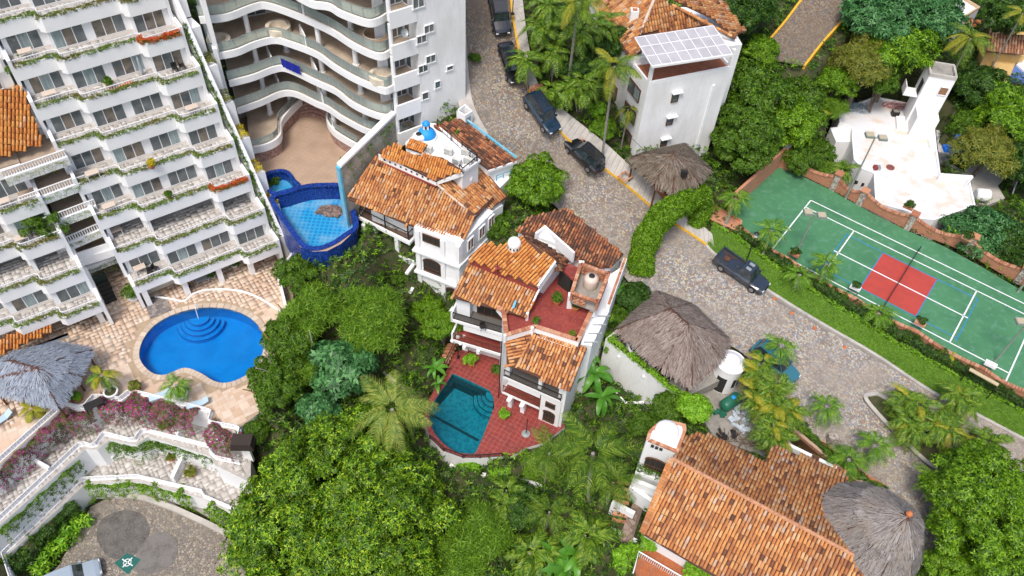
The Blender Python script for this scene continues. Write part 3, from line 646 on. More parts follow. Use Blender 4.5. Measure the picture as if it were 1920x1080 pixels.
# white curb line on the deck
mb = MB(); q = cr(AA([(290, 558), (318, 562), (345, 566), (365, 552), (392, 545), (440, 546), (480, 558), (525, 585)], DZ), 6)
wall(mb, q, .16, DZ-.05, DZ+.12); obj('kerb', mb, white, kind='structure')
P4 = AA([(268, 560), (308, 552), (322, 582), (282, 598)], DZ+.02); mb = MB(); mb.box8([p-Vector((0, 0, .05)) for p in P4]+[p+Vector((0, 0, .012)) for p in P4]); obj('stone_paving', mb, mat('dark_paving', (.3, .3, .3), extra=cells(3, [(.2, .18, .17), (.28, .25, .22), (.16, .14, .14)], (.12, .1, .09), jw=.05), rough=.9), kind='structure')
# ---------------------------------------------------------------- lower terraces with white railings
def rail(name, pix, z, label, h=.55, m=white2, group=None, cat='railing', step=.3):
    P = AA(pix, z); P = [p if isinstance(p, Vector) else p for p in P]; t = thing(name, label, cat, P[len(P)//2], group)
    d = MB(); wall(d, P, .22, z-3.2, z+.04); obj('retaining_wall', d, white, t)
    mb = MB()
    Pm = offset(P, .11)
    for a, b in zip(Pm[:-1], Pm[1:]):
        for hh in (h, h-.17, h-.34): mb.bar(a+Vector((0, 0, hh)), b+Vector((0, 0, hh)), .07)
    obj('rail', mb, m, t); mb = MB()
    for p in resample(Pm, step): mb.box(p.x-.035, p.x+.035, p.y-.035, p.y+.035, z, z+h-.02)
    obj('post', mb, m, t, kind='stuff'); return t
R1 = [(-60, 925), (0, 868), (112, 768), (124, 762), (150, 768), (162, 766), (178, 748), (190, 748), (226, 753), (244, 740), (258, 740), (388, 773), (395, 776), (390, 793), (396, 797), (440, 805), (448, 808), (444, 826), (462, 832)]
R2 = [(-60, 1035), (0, 978), (150, 838), (160, 836), (172, 840), (182, 837), (196, 818), (206, 819), (245, 829), (256, 828), (268, 812), (278, 812), (392, 840), (394, 852), (405, 862), (450, 872)]
R3 = [(28, 1095), (10, 1040), (150, 905), (160, 902), (258, 897), (378, 925), (382, 934), (470, 972)]
T2Z, T3Z, PKZ = -7., -10., -12.5
Rl1 = [p for p in R1]
# terrace floors
def pxloop(a, b, z): return AA(a, z)
t2 = plate('terrace', AA([(-60, 930), (0, 873), (118, 770), (150, 775), (250, 760), (395, 800), (470, 860), (470, 905), (405, 873), (394, 856), (278, 818), (256, 834), (206, 825), (182, 843), (160, 843), (0, 985), (-60, 1040)][::-1], T2Z), greymortar, kind='structure', depth=3.2, skm=white)
TL2 = AA([(-60, 930), (0, 873), (118, 770), (150, 775), (250, 760), (395, 800), (470, 860), (470, 905), (405, 873), (394, 856), (278, 818), (256, 834), (206, 825), (182, 843), (160, 843), (0, 985), (-60, 1040)], T2Z)
ashlar('paver', TL2, [], T2Z, travg, s=.33, gap=.006)
TL3 = AA([(10, 1045), (-60, 1045), (0, 985), (160, 843), (256, 830), (394, 855), (480, 900), (480, 985), (378, 934), (258, 903), (160, 908)], T3Z)
plate('terrace', TL3, greymortar, kind='structure', depth=3.2, skm=white); ashlar('paver', TL3, [], T3Z, travg, s=.33, gap=.006)
rail('terrace_railing', R1, DZ, 'uppermost white tube railing at the edge of the pool terrace')
rail('terrace_railing', R2, T2Z, 'middle white tube railing under the bougainvillea')
rail('terrace_railing', R3, T3Z, 'lowest white tube railing above the cobbled forecourt')
# white divider walls on terraces
def divider(px0, py0, px1, py1, z, h, t=.25, label=''):
    mb = MB(); a, b = A(px0, py0, z), A(px1, py1, z); mb.bar(a+Vector((0, 0, h/2)), b+Vector((0, 0, h/2)), t, h); obj('divider_wall', mb, white, None, label=label, cat='wall')
divider(328, 906, 352, 854, T3Z, 1.1, .35, 'white partition wall on the lowest terrace')
divider(148, 900, 156, 866, T3Z, 1.3, .3, 'white wall at the bend of the lowest terrace')
divider(72, 870, 98, 885, T2Z, .8, .25, 'short white wall across the sloping middle terrace')
divider(335, 822, 352, 800, T2Z, .9, .3, 'white partition beside the potted plant on the middle terrace')
divider(205, 862, 222, 842, T3Z, .8, 1.2, 'white sloped block under the middle railing')
divider(283, 850, 300, 832, T3Z, .8, .9, 'second white sloped block under the middle railing')
# forecourt bottom-left
fc_ = AA([(60, 1110), (110, 1060), (170, 950), (240, 915), (300, 930), (400, 985), (470, 1035), (480, 1120), (300, 1200), (40, 1200)], PKZ)
plate('forecourt', fc_, cobbleg, kind='structure', depth=2, label='cobbled forecourt below the terraces')
asph = mat('worn_asphalt', (.13, .12, .11), (.08, .075, .07), ns=1.2, c3=(.2, .18, .16), rough=.95)
def patch(pts, m, z, h=.02, name='asphalt_patch', kind='structure', **k):
    mb = MB(); mb.prism(cr(AA(pts, z), 4, True), z-.1, z+h); return obj(name, mb, m, kind=kind, **k)
patch([(182, 1010), (190, 975), (225, 958), (262, 962), (280, 990), (270, 1025), (240, 1045), (205, 1045)], asph, PKZ)
patch([(250, 1055), (275, 1010), (305, 998), (332, 1015), (328, 1050), (300, 1072), (265, 1075)], mat('grey_asphalt', (.17, .16, .15), (.12, .11, .1), ns=1.5, c3=(.24, .22, .2), rough=.95), PKZ, h=.026)
kb = cr(AA([(172, 930), (210, 935), (260, 938), (320, 958), (380, 985), (430, 1010)], PKZ), 5)
mb = MB(); wall(mb, kb, .5, PKZ-.1, PKZ+.3); obj('kerb', mb, paleconc, kind='structure')
kb2 = cr(AA([(175, 915), (260, 920), (330, 940), (400, 975), (440, 1000)], PKZ), 5); mb = MB(); wall(mb, kb2, 1.0, PKZ-.1, PKZ+.12); obj('pavement', mb, concrete, kind='structure')
P4 = AA([(214, 1056), (238, 1037), (264, 1049), (240, 1077)], PKZ+.03)
tq = thing('painted_pad', 'small dark green square with white cross and rings on the forecourt', 'ground marking', P4[0])
mb = MB(); mb.box8([p-Vector((0, 0, .08)) for p in P4]+P4); obj('green_square', mb, mat('green_pad', (.01, .11, .09), rough=.6), tq)
Cc = sum(P4, Vector())/4+Vector((0, 0, .012)); mb = MB()
for a, b in ((P4[0].lerp(P4[1], .5), P4[2].lerp(P4[3], .5)), (P4[1].lerp(P4[2], .5), P4[3].lerp(P4[0], .5))): mb.bar(a.lerp(b, .12)+Vector((0, 0, .01)), a.lerp(b, .88)+Vector((0, 0, .01)), .09, .008)
mb.tube([Cc+Vector((math.cos(t)*.32, math.sin(t)*.32, .006)) for t in np.linspace(0, 2*PI, 17)], .04, 4, cap=False); obj('white_cross', mb, lineW, tq)
hz = thing('hatched_grate', 'yellow and black striped ramp plate at the edge of the forecourt', 'ramp', A(455, 1035, PKZ))
P4 = AA([(446, 1010), (485, 1030), (478, 1062), (430, 1040)], PKZ+.08); mb = MB(); mb.box8([p-Vector((0, 0, .08)) for p in P4]+P4); obj('plate', mb, iron, hz)
for k in range(6):
    t0, t1 = k/6, (k+.55)/6; a, b = P4[0].lerp(P4[3], t0), P4[1].lerp(P4[2], t0); c, d = P4[0].lerp(P4[3], t1), P4[1].lerp(P4[2], t1); u = Vector((0, 0, .012))
    mb = MB(); mb.box8([a, b, d, c, a+u, b+u, d+u, c+u]); obj('stripe', mb, yellow, hz)
# red pool terrace of the middle house
RZ = -6.
pb = cr(AA([(849, 700), (920, 735)], RZ), 1)
poolB = AA([(849, 700), (885, 716), (918, 732), (925, 745), (927, 762), (905, 820), (893, 847), (888, 851)], RZ)+cr(AA([(888, 851), (858, 848), (832, 832), (815, 812), (806, 790), (804, 768), (812, 755)], RZ), 4)[1:]
rdk = AA([(852, 660), (840, 690), (800, 755), (795, 785), (806, 820), (830, 845), (868, 858), (900, 858), (960, 855), (985, 840), (1020, 830), (1060, 800), (1020, 700), (930, 640)], RZ)
def _sqtiles(t, pos, col, sc, joint):
    N = t.nodes; Lk = t.links; mp = N.new('ShaderNodeMapping'); mp.inputs['Rotation'].default_value = (0, 0, math.radians(25)); Lk.new(pos, mp.inputs[0])
    b = N.new('ShaderNodeTexBrick'); Lk.new(mp.outputs[0], b.inputs[0]); b.offset = 0; b.inputs['Scale'].default_value = sc; b.inputs['Brick Width'].default_value = .5; b.inputs['Row Height'].default_value = .5
    b.inputs['Mortar Size'].default_value = .012; b.inputs['Mortar'].default_value = (*joint, 1); Lk.new(col, b.inputs['Color1']); Lk.new(col, b.inputs['Color2']); return b.outputs[0]
redf = mat('red_terrace_tile', (.25, .04, .033), (.18, .032, .028), ns=.7, c3=(.3, .09, .075), rough=.5, extra=lambda t, g, p, c: _sqtiles(t, p, c, 1.1, (.42, .16, .13)))
plate('pool_terrace', rdk, redf, holes=[poolB], kind='structure', depth=4, skm=dirtywhite, label='red tiled terrace around the small teal pool')
tb = poolshell('swimming_pool', poolB, RZ, 1.6, tealtile, tealtile, 'small teal half round pool set in the red tiled terrace', wat=clearmat('teal_water', (.42, .8, .85), bump=.3, bs=2.5))
dk2 = mat('dark_tile_trim', (.02, .05, .06), rough=.4)
mb = MB(); wall(mb, [A(812, 742, RZ), A(849, 700, RZ), A(918, 732, RZ)], -.5, RZ-1.6, RZ-.45); obj('bench', mb, dk2, tb)
mb = MB(); a, b = A(806, 776, RZ-1.55), A(897, 826, RZ-1.55); mb.bar(a, b, .22, .1); obj('depth_line', mb, dk2, tb)
stc = A(926, 738, RZ)
for k in range(4):
    r = .8+.38*k; pts = [stc+Vector((math.cos(t)*r, math.sin(t)*r, 0)) for t in np.linspace(PI*.86, PI*1.5, 14)]; mb = MB(); mb.prism([stc]+pts, RZ-1.59, RZ-.25-.3*k); o = obj('pool_step', mb, tealtile, tb)
    mb = MB(); mb.tube([Vector((p.x, p.y, RZ-.24-.3*k)) for p in pts], .035, 6); obj('step_edge', mb, dk2, o)
# ================================================================ stepped white apartment building (left)
U37 = math.radians(37)
B1 = thing('apartment_building', 'white stepped apartment building with planted balconies above the large pool', 'building', (-38, 46, -4))
F1 = Fc((0, 0, 0), U37); SH = 3.1
def n_a(k): return -72.0-1.68*k
def ss(k): return -.2*k
BAYS = [('e2', -14.6, -10.9, -1.6, ((-13.9, 2.4),)), ('e', -10.9, -7.25, -.55, ((-10.3, 2.4),)), ('d', -7.25, -3.9, .45, ((-6.7, 2.3),)), ('a', -.45, 3.0, 0., ((0., 2.3),)), ('b', 3.0, 9.6, 1.0, ((3.3, 2.35), (6.6, 2.35))), ('c', 9.6, 12.9, 2.0, ((9.85, 2.3),))]
leafpts = []   # (path, width, height, density, material) planting strips, built with the vegetation
PLANTS = []
def railpath(bays, k, off=1.72):
    P = []
    for i, (nm, s0, s1, dn, w) in enumerate(bays):
        o = n_a(k)+dn+off; a, b = s0+ss(k), s1+ss(k)
        if i == 0: P.append((a, o))
        else:
            pa = P[-1]
            if o > pa[1]: P[-1] = (pa[0]-.0, pa[1]); P += [(a-.12, pa[1]), (a+.12, pa[1]+.25), (a+.12, o-.25), (a+.35, o)]; P.pop(-5)
            else: P.pop(); P += [(a-.35, pa[1]), (a-.12, pa[1]-.25), (a-.12, o+.25), (a+.12, o)]
        P.append((b, o))
    return [F1.P(a, o, 17.8+SH*k) for a, o in P]
for k in range(3, -7, -1):
    z = 17.8+SH*k; nk = n_a(k)
    for blk, bays in ((0, [b for b in BAYS if b[0] in 'abc']), (1, [b for b in BAYS if b[0] not in 'abc'])):
        if blk == 1 and -3 < k: continue
        for nm, s0, s1, dn, wins in bays:
            a, b = s0+ss(k), s1+ss(k); n0 = nk+dn; rec = 1.7 if k == -5 else 0
            mb = MB(); F1.box(mb, a, b, n0-7, n0-rec, z-.3, z+SH-.32); obj('wall', mb, white, B1)
            if blk and k == -3: mb = MB(); F1.box(mb, a, b, n0-7, n0-.1, z+SH-.31, z+SH-.2); obj('terrace_floor', mb, brown, B1)
            if rec: 
                for x in (a, b-.3): mb = MB(); F1.box(mb, x, x+.3, n0-rec, n0-.01, z, z+SH-.32); obj('side_wall', mb, white, B1)
            fl = MB(); F1.box(fl, a, b, n0-rec-.01 if rec else n0+.002, n0+1.74, z-.25, z); fo = obj('balcony_floor', fl, greymortar, B1)
            ashlar('paver', [F1.P(a, n0-rec+.02, z), F1.P(b, n0-rec+.02, z), F1.P(b, n0+1.72, z), F1.P(a, n0+1.72, z)], [], z, travg, s=.36, gap=.006, parent=fo)
            wh = 1.86 if k > -6 else 2.1
            for (ws, ww) in wins:
                ws -= .12; ww += .3 if k > -6 else .45
                window(F1, B1, ws+ss(k), z+.02, ww, wh, o=n0-rec, inset=.03)
            # side return of the next bay and fin walls
        P = railpath(bays, k)
        if blk == 1: P = P
        Po = offset(P, -.3)
        bot = 1.28 if k > -6 else 1.0
        mb = MB(); n = len(P)
        for i in range(n-1):
            p, q, r, s = Po[i], Po[i+1], P[i+1], P[i]; D = Vector((0, 0, -bot)); T = Vector((0, 0, .1))
            mb.box8([p+D, q+D, r+D, s+D, p+T, q+T, r+T, s+T])
        pr = obj('parapet', mb, white, B1)
        rl = MB(); balustrade(rl, offset(P, .04), h=.5, step=.22, w=.035, top=.06); obj('balustrade', rl, white2, pr, kind='stuff')
        PLANTS.append((B1, pr, offset(P, -.16), .3, (k, blk)))
    # stepped outer wall on the right
    s1 = 12.9+ss(k)
    mb = MB(); F1.box(mb, s1, s1+.3, nk-7, nk+2+2.02, z-SH, z+.75); obj('outer_wall', mb, dirtywhite, B1)
    # left side of the right block, facing the stair recess
    mb = MB(); F1.box(mb, -.75+ss(k), -.45+ss(k), nk-7, nk+2.02, z-SH, z+.75 if k > -6 else z+.1); obj('outer_wall', mb, white, B1)
    if k <= -3: mb = MB(); F1.box(mb, -3.9+ss(k), -3.6+ss(k), nk-7, nk+2.45, z-SH, z+.5); obj('outer_wall', mb, white, B1)
# sloping outer strip with planters on the far right
ks = [3, 2, 1, 0, -1, -2, -3, -4, -5, -6]
SL = [F1.P(13.55+ss(k), n_a(k)+3.6, 17.8+SH*k+.5) for k in ks]
mb = MB()
for a, b in zip(SL[:-1], SL[1:]):
    w1 = F1.u*.35; mb.box8([a-Vector((0, 0, 4)), b-Vector((0, 0, 4)), b+w1-Vector((0, 0, 4)), a+w1-Vector((0, 0, 4)), a, b, b+w1, a+w1])
obj('sloping_wall', mb, dirtywhite, B1)
BOX = []
for i, (a, b) in enumerate(zip(SL[:-1], SL[1:])):
    mb = MB(); o0 = F1.u*.4; o1 = F1.u*1.25; zz = min(a.z, b.z)-.4
    q = [a+o0, b+o0, b+o1, a+o1]; mb.box8([Vector((p.x, p.y, zz-3)) for p in q]+[Vector((p.x, p.y, zz)) for p in q]); obj('planter_box', mb, white, B1); BOX.append([Vector((p.x, p.y, zz)) for p in q])
# terracotta tiled roof over the stair core, corridors below it
zr = 10.5; ra = [A(-60, 176, 16.4), A(40, 160, 16.2), A(83, 270, 12.0), A(-60, 312, 12.2)]
tiled('tile_roof', B1, ra, ra[3]-ra[0], m=tileor, cw=.28, tl=.5)
cor = [(11.2, (10, 322), (97, 292)), (8.6, (43, 370), (118, 343)), (5.9, (73, 415), (153, 385)), (3.0, (105, 455), (176, 425)), (.8, (122, 486), (200, 461)), (-1.0, (137, 502), (206, 475))]
HANG = []
for i, (zz, pa, pb_) in enumerate(cor):
    a, b = A(*pa, zz+.6), A(*pb_, zz+.6); a.z = b.z = zz; d = (b-a).normalized(); nn = Vector((d.y, -d.x, 0)); b = b+d*1.1; a = a-d*.3
    mb = MB(); mb.box8([p-Vector((0, 0, .9)) for p in [a+nn*.05, b+nn*.05, b-nn*.2, a-nn*.2]]+[p+Vector((0, 0, .02)) for p in [a+nn*.05, b+nn*.05, b-nn*.2, a-nn*.2]])
    pr = obj('corridor_beam', mb, white, B1)
    mb = MB(); q = [a-nn*.2, b-nn*.2, b-nn*4.2, a-nn*4.2]; mb.box8([p-Vector((0, 0, .25)) for p in q]+q); obj('corridor_floor', mb, brown, B1)
    if i != 4: rl = MB(); balustrade(rl, [a-nn*.08, b-nn*.08], h=.7, step=.22, w=.07); obj('balustrade', rl, white2, pr, kind='stuff')
    else: mb = MB(); wall(mb, [a-nn*.15, b-nn*.15], .12, zz+.02, zz+.7); obj('parapet', mb, white, B1)
    HANG.append((a, b, nn, zz, i))
mb = MB(); P = [F1.P(-3.6+.9, -70, 0), F1.P(-.75+.9, -70, 0)]
F1.box(mb, -4.2, .9, -73, -69.6, -4, 12); obj('stair_core', mb, white, B1)
# big upper left storeys beyond the tile roof
for k in (-1, 0, 1, 2):
    z = 16.2+SH*k*.95+1.2; nk = -74.6-1.68*k
    a, b = -9, -1.2+ss(k)
    mb = MB(); F1.box(mb, a, b, nk-8, nk, z-2, z+SH-.3); obj('wall', mb, white, B1)
    mb = MB(); F1.box(mb, a, b, nk+.002, nk+1.7, z-.25, z); obj('balcony_floor', mb, brown, B1)
    mb = MB(); F1.box(mb, a, b, nk+1.7, nk+2.0, z-1.2, z+.1); pr = obj('parapet', mb, white, B1); rl = MB(); balustrade(rl, [F1.P(a, nk+1.65, z), F1.P(b, nk+1.65, z)], h=.5, step=.22, w=.035, top=.06); obj('balustrade', rl, white2, pr, kind='stuff')
    for w_ in (-8, -4.2): window(F1, B1, w_, z+.02, 2.3, 1.8, o=nk)
# undercroft: columns, back wall, right block and left block; stair passage
for a, b, nb_ in ((.4, 14, -60.9), (-16, -2.6, -63.4)):
    mb = MB(); F1.box(mb, a, b, nb_-1, nb_-.6, -4, -1.2); obj('undercroft_wall', mb, cream, B1)
for s_, n_ in ((1.2, -60.2), (4.8, -59.6), (8.2, -59.4), (11.2, -58.8), (-3.2, -60.5), (-9.5, -61.8)):
    mb = MB(); F1.box(mb, s_-.25, s_+.25, n_-.25, n_+.25, -4, -1.5); obj('column', mb, white, B1)
dg = MB(); F1.box(dg, -2.55, -1.2, -64.2, -64.0, -4, -1.6); obj('stair_gate', dg, mat('dark_green_door', (.015, .03, .025), rough=.5), B1)
mb = MB()
for k in range(5): F1.box(mb, -2.5, -1.25, -63.9+k*.32, -63.6+k*.32, -3.98, -2.6-.28*k)
obj('stair', mb, dark, B1)
ra = [A(-60, 690, -2.4), A(-60, 660, -1.5), A(90, 597, -1.5), A(100, 620, -2.4)]
tiled('awning_roof', B1, ra, ra[0]-ra[1], m=tileor, cw=.26, tl=.45)
mb = MB(); a, b = A(-60, 700, -2.55), A(128, 628, -2.55); mb.bar(a, b, .3, .3); obj('awning_beam', mb, white, B1)
# left boundary wall running from the building to the garden (white fence)
tw = thing('garden_wall', 'crooked white wall separating the large pool terrace from the jungle', 'wall', A(530, 530, -4))
for a, b in (((556, 462, -.5), (520, 512, -2.2)), ((520, 512, -2.2), (540, 592, -2.8))):
    p, q = A(*a), A(*b); d = (q-p).normalized(); n_ = Vector((-d.y, d.x, 0))*.14
    mb.box8([Vector((p.x, p.y, -6))-n_, Vector((q.x, q.y, -6))-n_, Vector((q.x, q.y, -6))+n_, Vector((p.x, p.y, -6))+n_, p-n_, q-n_, q+n_, p+n_]); obj('wall_panel', mb, dirtywhite, tw)
# ================================================================ curved balcony building
B2 = thing('apartment_building', 'white building with curved glass railed balconies above an empty courtyard', 'building', (-20, 70, 3))
def Z2(u, v): return (340+u/3, v/3)
LV = {4.9: [(385, 835), (480, 815), (548, 770), (556, 690), (600, 630), (670, 560)],
 8.1: [(310, 610), (440, 565), (555, 515), (640, 515), (760, 570), (830, 600), (920, 660), (1090, 735), (1200, 670)],
 11.3: [(265, 455), (400, 420), (520, 375), (600, 375), (760, 450), (870, 500), (960, 570), (1060, 620), (1150, 645), (1200, 625)],
 14.5: [(165, 305), (300, 280), (410, 235), (520, 210), (620, 235), (760, 290), (860, 360), (960, 420), (1070, 470), (1150, 495), (1200, 470)],
 17.7: [(100, 95), (250, 80), (400, 25), (480, 15), (620, 60), (760, 120), (860, 170), (960, 235), (1060, 285), (1130, 300), (1190, 265)],
 20.9: [(560, -90), (720, 0), (830, 20), (900, 60), (1040, 110), (1110, 100), (1170, 60)]}
BASE = [(-28.9, 64.6), (-26.6, 65.9), (-24.9, 67.5), (-23.5, 67.8), (-21, 66.6), (-18.5, 65), (-16.2, 62.9), (-14.2, 61.7), (-12.6, 61.1), (-12.0, 61.5)]
BACK = [(-9.6, 63.35), (-13.5, 69), (-19, 72), (-25, 74), (-31, 71.5)]
tanfl = mat('balcony_tan_floor', (.5, .4, .3), (.4, .31, .23), ns=.9, c3=(.56, .46, .36), rough=.85)
FB = Fc((-12.0, 61.3, 0), U37)
cv = {}
for z, ps in LV.items():
    c = [A(*Z2(*p), z) for p in ps]
    if z == 20.9: c = [Vector((-26, 68.5, z))]+c
    cv[z] = cr(c, 5)
cv[24.2] = [Vector((p.x, p.y, 24.2)) for p in cv[20.9]]; cv[27.5] = [Vector((p.x, p.y, 27.5)) for p in cv[20.9]]
for z, c in cv.items():
    if z == 4.9: continue
    poly = c+[Vector((x, y, z)) for x, y in BACK]
    mb = MB(); mb.prism(poly, z-.3, z-.0); sl_ = obj('slab', mb, tanfl if z < 27 else white, B2)
    mb = MB(); wall(mb, c, -.16, z-.62, z+.09); wall(mb, c, .1, z-.62, z-.31); obj('slab_edge', mb, white, B2)
    if z > 27: continue
    L = offset(c, .12); Ls = resample(L, 1.15); mb = MB(); gl = MB()
    for a in Ls: mb.box(a.x-.025, a.x+.025, a.y-.025, a.y+.025, z+.02, z+1.0)
    for a, b in zip(L[:-1], L[1:]): mb.bar(a+Vector((0, 0, 1.0)), b+Vector((0, 0, 1.0)), .06, .05)
    o = obj('railing', mb, steel, sl_)
    wall(gl, L, .015, z+.1, z+.96); obj('glass_panel', gl, railglass, sl_)
# left low terrace and right low terrace over the courtyard
c0 = cv[4.9]; pinkw = mat('pink_stone', (.36, .22, .19), extra=cells(4, [(.36, .22, .18), (.42, .28, .24), (.3, .18, .15)], (.3, .2, .17), jw=.05), rough=.9)
def terr(c, back, nm):
    poly = c+[Vector((x, y, 4.9)) for x, y in back]; mb = MB(); mb.prism(poly, 2.5, 4.88); o = obj('terrace_base', mb, [pinkw, tanfl], B2); o.data.polygons.foreach_set('material_index', [1 if abs(p.normal.z) > .9 else 0 for p in o.data.polygons])
    mb = MB(); wall(mb, c, -.2, 4.3, 5.15); obj('terrace_parapet', mb, white, B2)
    L = offset(c, .1); mb = MB(); gl = MB()
    for a in resample(L, 1.15): mb.box(a.x-.025, a.x+.025, a.y-.025, a.y+.025, 5, 5.9)
    for a, b in zip(L[:-1], L[1:]): mb.bar(a+Vector((0, 0, 1.0)), b+Vector((0, 0, 1.0)), .06, .05)
    wall(gl, L, .015, 5.2, 5.85); obj('railing', mb, steel, B2); obj('glass_panel', gl, railglass, B2)
terr(c0, [(-26, 72.5), (-30, 71)], 0)
c1 = cr([A(*Z2(*p), 4.9) for p in ((850, 625), (825, 655), (835, 700), (880, 750), (990, 815))], 5)
terr(c1, [(-11.5, 62.5), (-13.5, 68), (-19.5, 70)], 1)
# courtyard steps
Sc = A(*Z2(760, 560), 4.9); SCn = A(*Z2(720, 900), 3)
for k in range(6):
    p0 = A(*Z2(640-8*k, 655-k*16), 3+.32*(k+1)); p1 = A(*Z2(745, 640-k*21), 3+.32*(k+1)); p2 = A(*Z2(835-2*k, 690-k*22), 3+.32*(k+1))
    c = cr([p0, p1, p2], 6); mb = MB(); poly = c+[Vector((-19, 72, 0)), Vector((-24, 73, 0))]; mb.prism(poly, 2.6, 3+.32*(k+1)); obj('courtyard_step', mb, pinkw, B2)
# columns
COLS = [(4.9, 507, 213), (4.9, 628, 238), (4.9, 545, 195), (8.1, 494, 165), (8.1, 685, 222), (8.1, 610, 186), (11.3, 482, 117), (11.3, 677, 174), (11.3, 605, 136), (11.3, 538, 96), (14.5, 467, 64), (14.5, 668, 122), (14.5, 600, 90), (17.7, 658, 56), (17.7, 590, 24), (17.7, 500, -6), (20.9, 722, 5)]
for z, x, y in COLS:
    p = A(x, y, z); mb = MB(); mb.lathe(p, [(.34, 0), (.34, .15), (.24, .16), (.24, 2.9)], 14); obj('column', mb, white, B2, smooth=False)
for z, u0, u1 in ((8.1, 725, 220), (11.3, 735, 160), (14.5, 733, 104), (17.7, 730, 45), (20.9, 723, -15)):
    p = A(u0, u1+0, z); 
for z in (4.9, 8.1, 11.3, 14.5, 17.7, 20.9, 24.2): p = FB.P(.25, -.25, z); mb = MB(); mb.lathe(p, [(.2, 0), (.2, 2.9)], 12); obj('column', mb, white, B2)
# back walls with glass doors
BW = [Vector((-30.5, 69.5, 0)), Vector((-25, 72.3, 0)), Vector((-19, 70.5, 0)), Vector((-13.2, 66.8, 0)), Vector((-10.2, 63.6, 0))]
mb = MB(); wall(mb, BW, .3, 3, 27.3); obj('back_wall', mb, mat('grey_white_wall', (.78, .75, .7), (.68, .65, .6), ns=.6, rough=.9), B2)
for z in (4.9, 8.1, 11.3, 14.5, 17.7, 20.9):
    for a, b in zip(BW[:-1], BW[1:]):
        f = face2(a, b); L = (b-a).length
        window(f, B2, L*.12, z+.05, min(L*.75, 4.2), 2.3, o=.02, panes=4)
    # partition fins
for z, u, v in ((8.1, 555, 500), (8.1, 800, 585), (11.3, 515, 370), (11.3, 770, 445), (14.5, 705, 260), (17.7, 690, 85)):
    p = A(*Z2(u, v), z); d = Vector((-.45, .9, 0)).normalized(); mb = MB(); mb.bar(p+Vector((0, 0, .55)), p+d*2.2+Vector((0, 0, .55)), .14, 1.1); obj('divider_wall', mb, white, B2)
# right hand side: side balconies then solid wall with windows
for z in (4.9, 8.1, 11.3, 14.5, 17.7, 20.9, 24.2):
    mb = MB(); FB.box(mb, .1, 2.75, -.02, .16, z-.62, z+.95); obj('side_parapet', mb, white, B2)
    window(FB, B2, .6, z+1.3 if 0 else z+.1, 1.9, 2.3, o=-2.2, panes=3)
    mb = MB(); FB.box(mb, -.2, 3, -2.5, -2.25, z, z+2.9); obj('wall', mb, white, B2)
mb = MB(); FB.box(mb, 2.7, 7.6, -7.5, .16, 2, 31); obj('side_wall', mb, dirtywhite, B2)
for x, y, z, w, h in ((804, 53, 0, 1.0, .8), (790, 73, 0, 1.0, .8), (807, 110, 0, 1.0, .8), (793, 128, 0, 1.0, .8), (820, 158, 0, .6, .8), (797, 179, 0, .7, .8), (784, 3, 0, 1.1, 1.1), (843, 127, 0, .7, .5)):
    p = hit(x, y, FB.P(0, .16, 0), FB.n); s_, n_ = FB.sn(p); window(FB, B2, s_-w/2, p.z-h/2, w, h, o=.18, panes=2 if w > .8 else 1, fw=.04, glass=winglass)
    mb = MB(); FB.box(mb, s_-w/2-.08, s_+w/2+.08, .16, .26, p.z-h/2-.1, p.z-h/2); obj('sill', mb, white, B2)
# left end wall, stepping out towards the bottom
for z0, z1, ex in ((0, 8.1, .6), (8.1, 14.5, .3), (14.5, 28, 0)):
    a = Vector((-28.9, 64.0-ex, 0)); b = Vector((-33, 72, 0)); mb = MB(); wall(mb, [a, b], -.4, z0, z1+.9); obj('end_wall', mb, white, B2)
# hot tubs, drying cloth, dish
def hottub(px, py, z, r, m, label, base=.9):
    p = A(px, py, z+base); p.z = z; t = thing('hot_tub', label, 'hot tub', p, 'round hot tubs on the curved balconies')
    mb = MB(); mb.lathe(p, [(r+.35, 0), (r+.35, base), (r, base), (r-.06, base-.02), (r-.15, base-.5), (0.05, base-.55)], 24); obj('tub', mb, m, t)
    mb = MB(); mb.tube([p+Vector((math.cos(a)*(r+.02), math.sin(a)*(r+.02), base+.02)) for a in np.linspace(0, 2*PI, 25)], .05, 6, cap=False); obj('rim', mb, cream, t)
hottub(703, 62, 17.7, 1.0, mat('tan_tub', (.46, .33, .22), (.4, .28, .18), ns=2, rough=.6), 'tan round hot tub at the right corner of an upper curved balcony', .8)
hottub(521, 47, 14.5, .85, cream, 'pale round hot tub behind glass at the middle of the third curved balcony', .7)
hottub(714, 138, 14.5, .75, cream, 'pale round hot tub at the right end of the third curved balcony', .7)
hottub(409, 72, 14.5, .75, cream, 'pale round hot tub at the left end of the third curved balcony', .7)
bc = mat('navy_cloth', (.01, .02, .3), rough=.8)
for i, (x, y) in enumerate(((533, 112), (546, 118), (555, 122))):
    p = A(x, y, 12.2); mb = MB(); d = Vector((.87, -.5, 0)); pts = []
    n_ = 7
    for k in range(n_):
        s_ = k/(n_-1)-.5; off = Vector((-.5, -.87, 0))*(.03*math.sin(k*2.1+i)); a = p+d*(s_*1.0)+off; pts.append(a)
    for a, b in zip(pts[:-1], pts[1:]): mb.box8([a-Vector((0, 0, .95)), b-Vector((0, 0, .95)), b-Vector((0, .02, .95)), a-Vector((0, .02, .95)), a, b, b-Vector((0, .02, 0)), a-Vector((0, .02, 0))])
    tag(obj('hanging_cloth', mb, bc), ['leftmost', 'middle', 'rightmost'][i]+' of three navy cloths hung over the curved balcony railing', 'cloth', 'navy cloths on the railing')
sdp = hit(757, 62, FB.P(0, .6, 0), FB.n); t = thing('satellite_dish', 'small grey satellite dish on the white side wall', 'satellite dish', sdp)
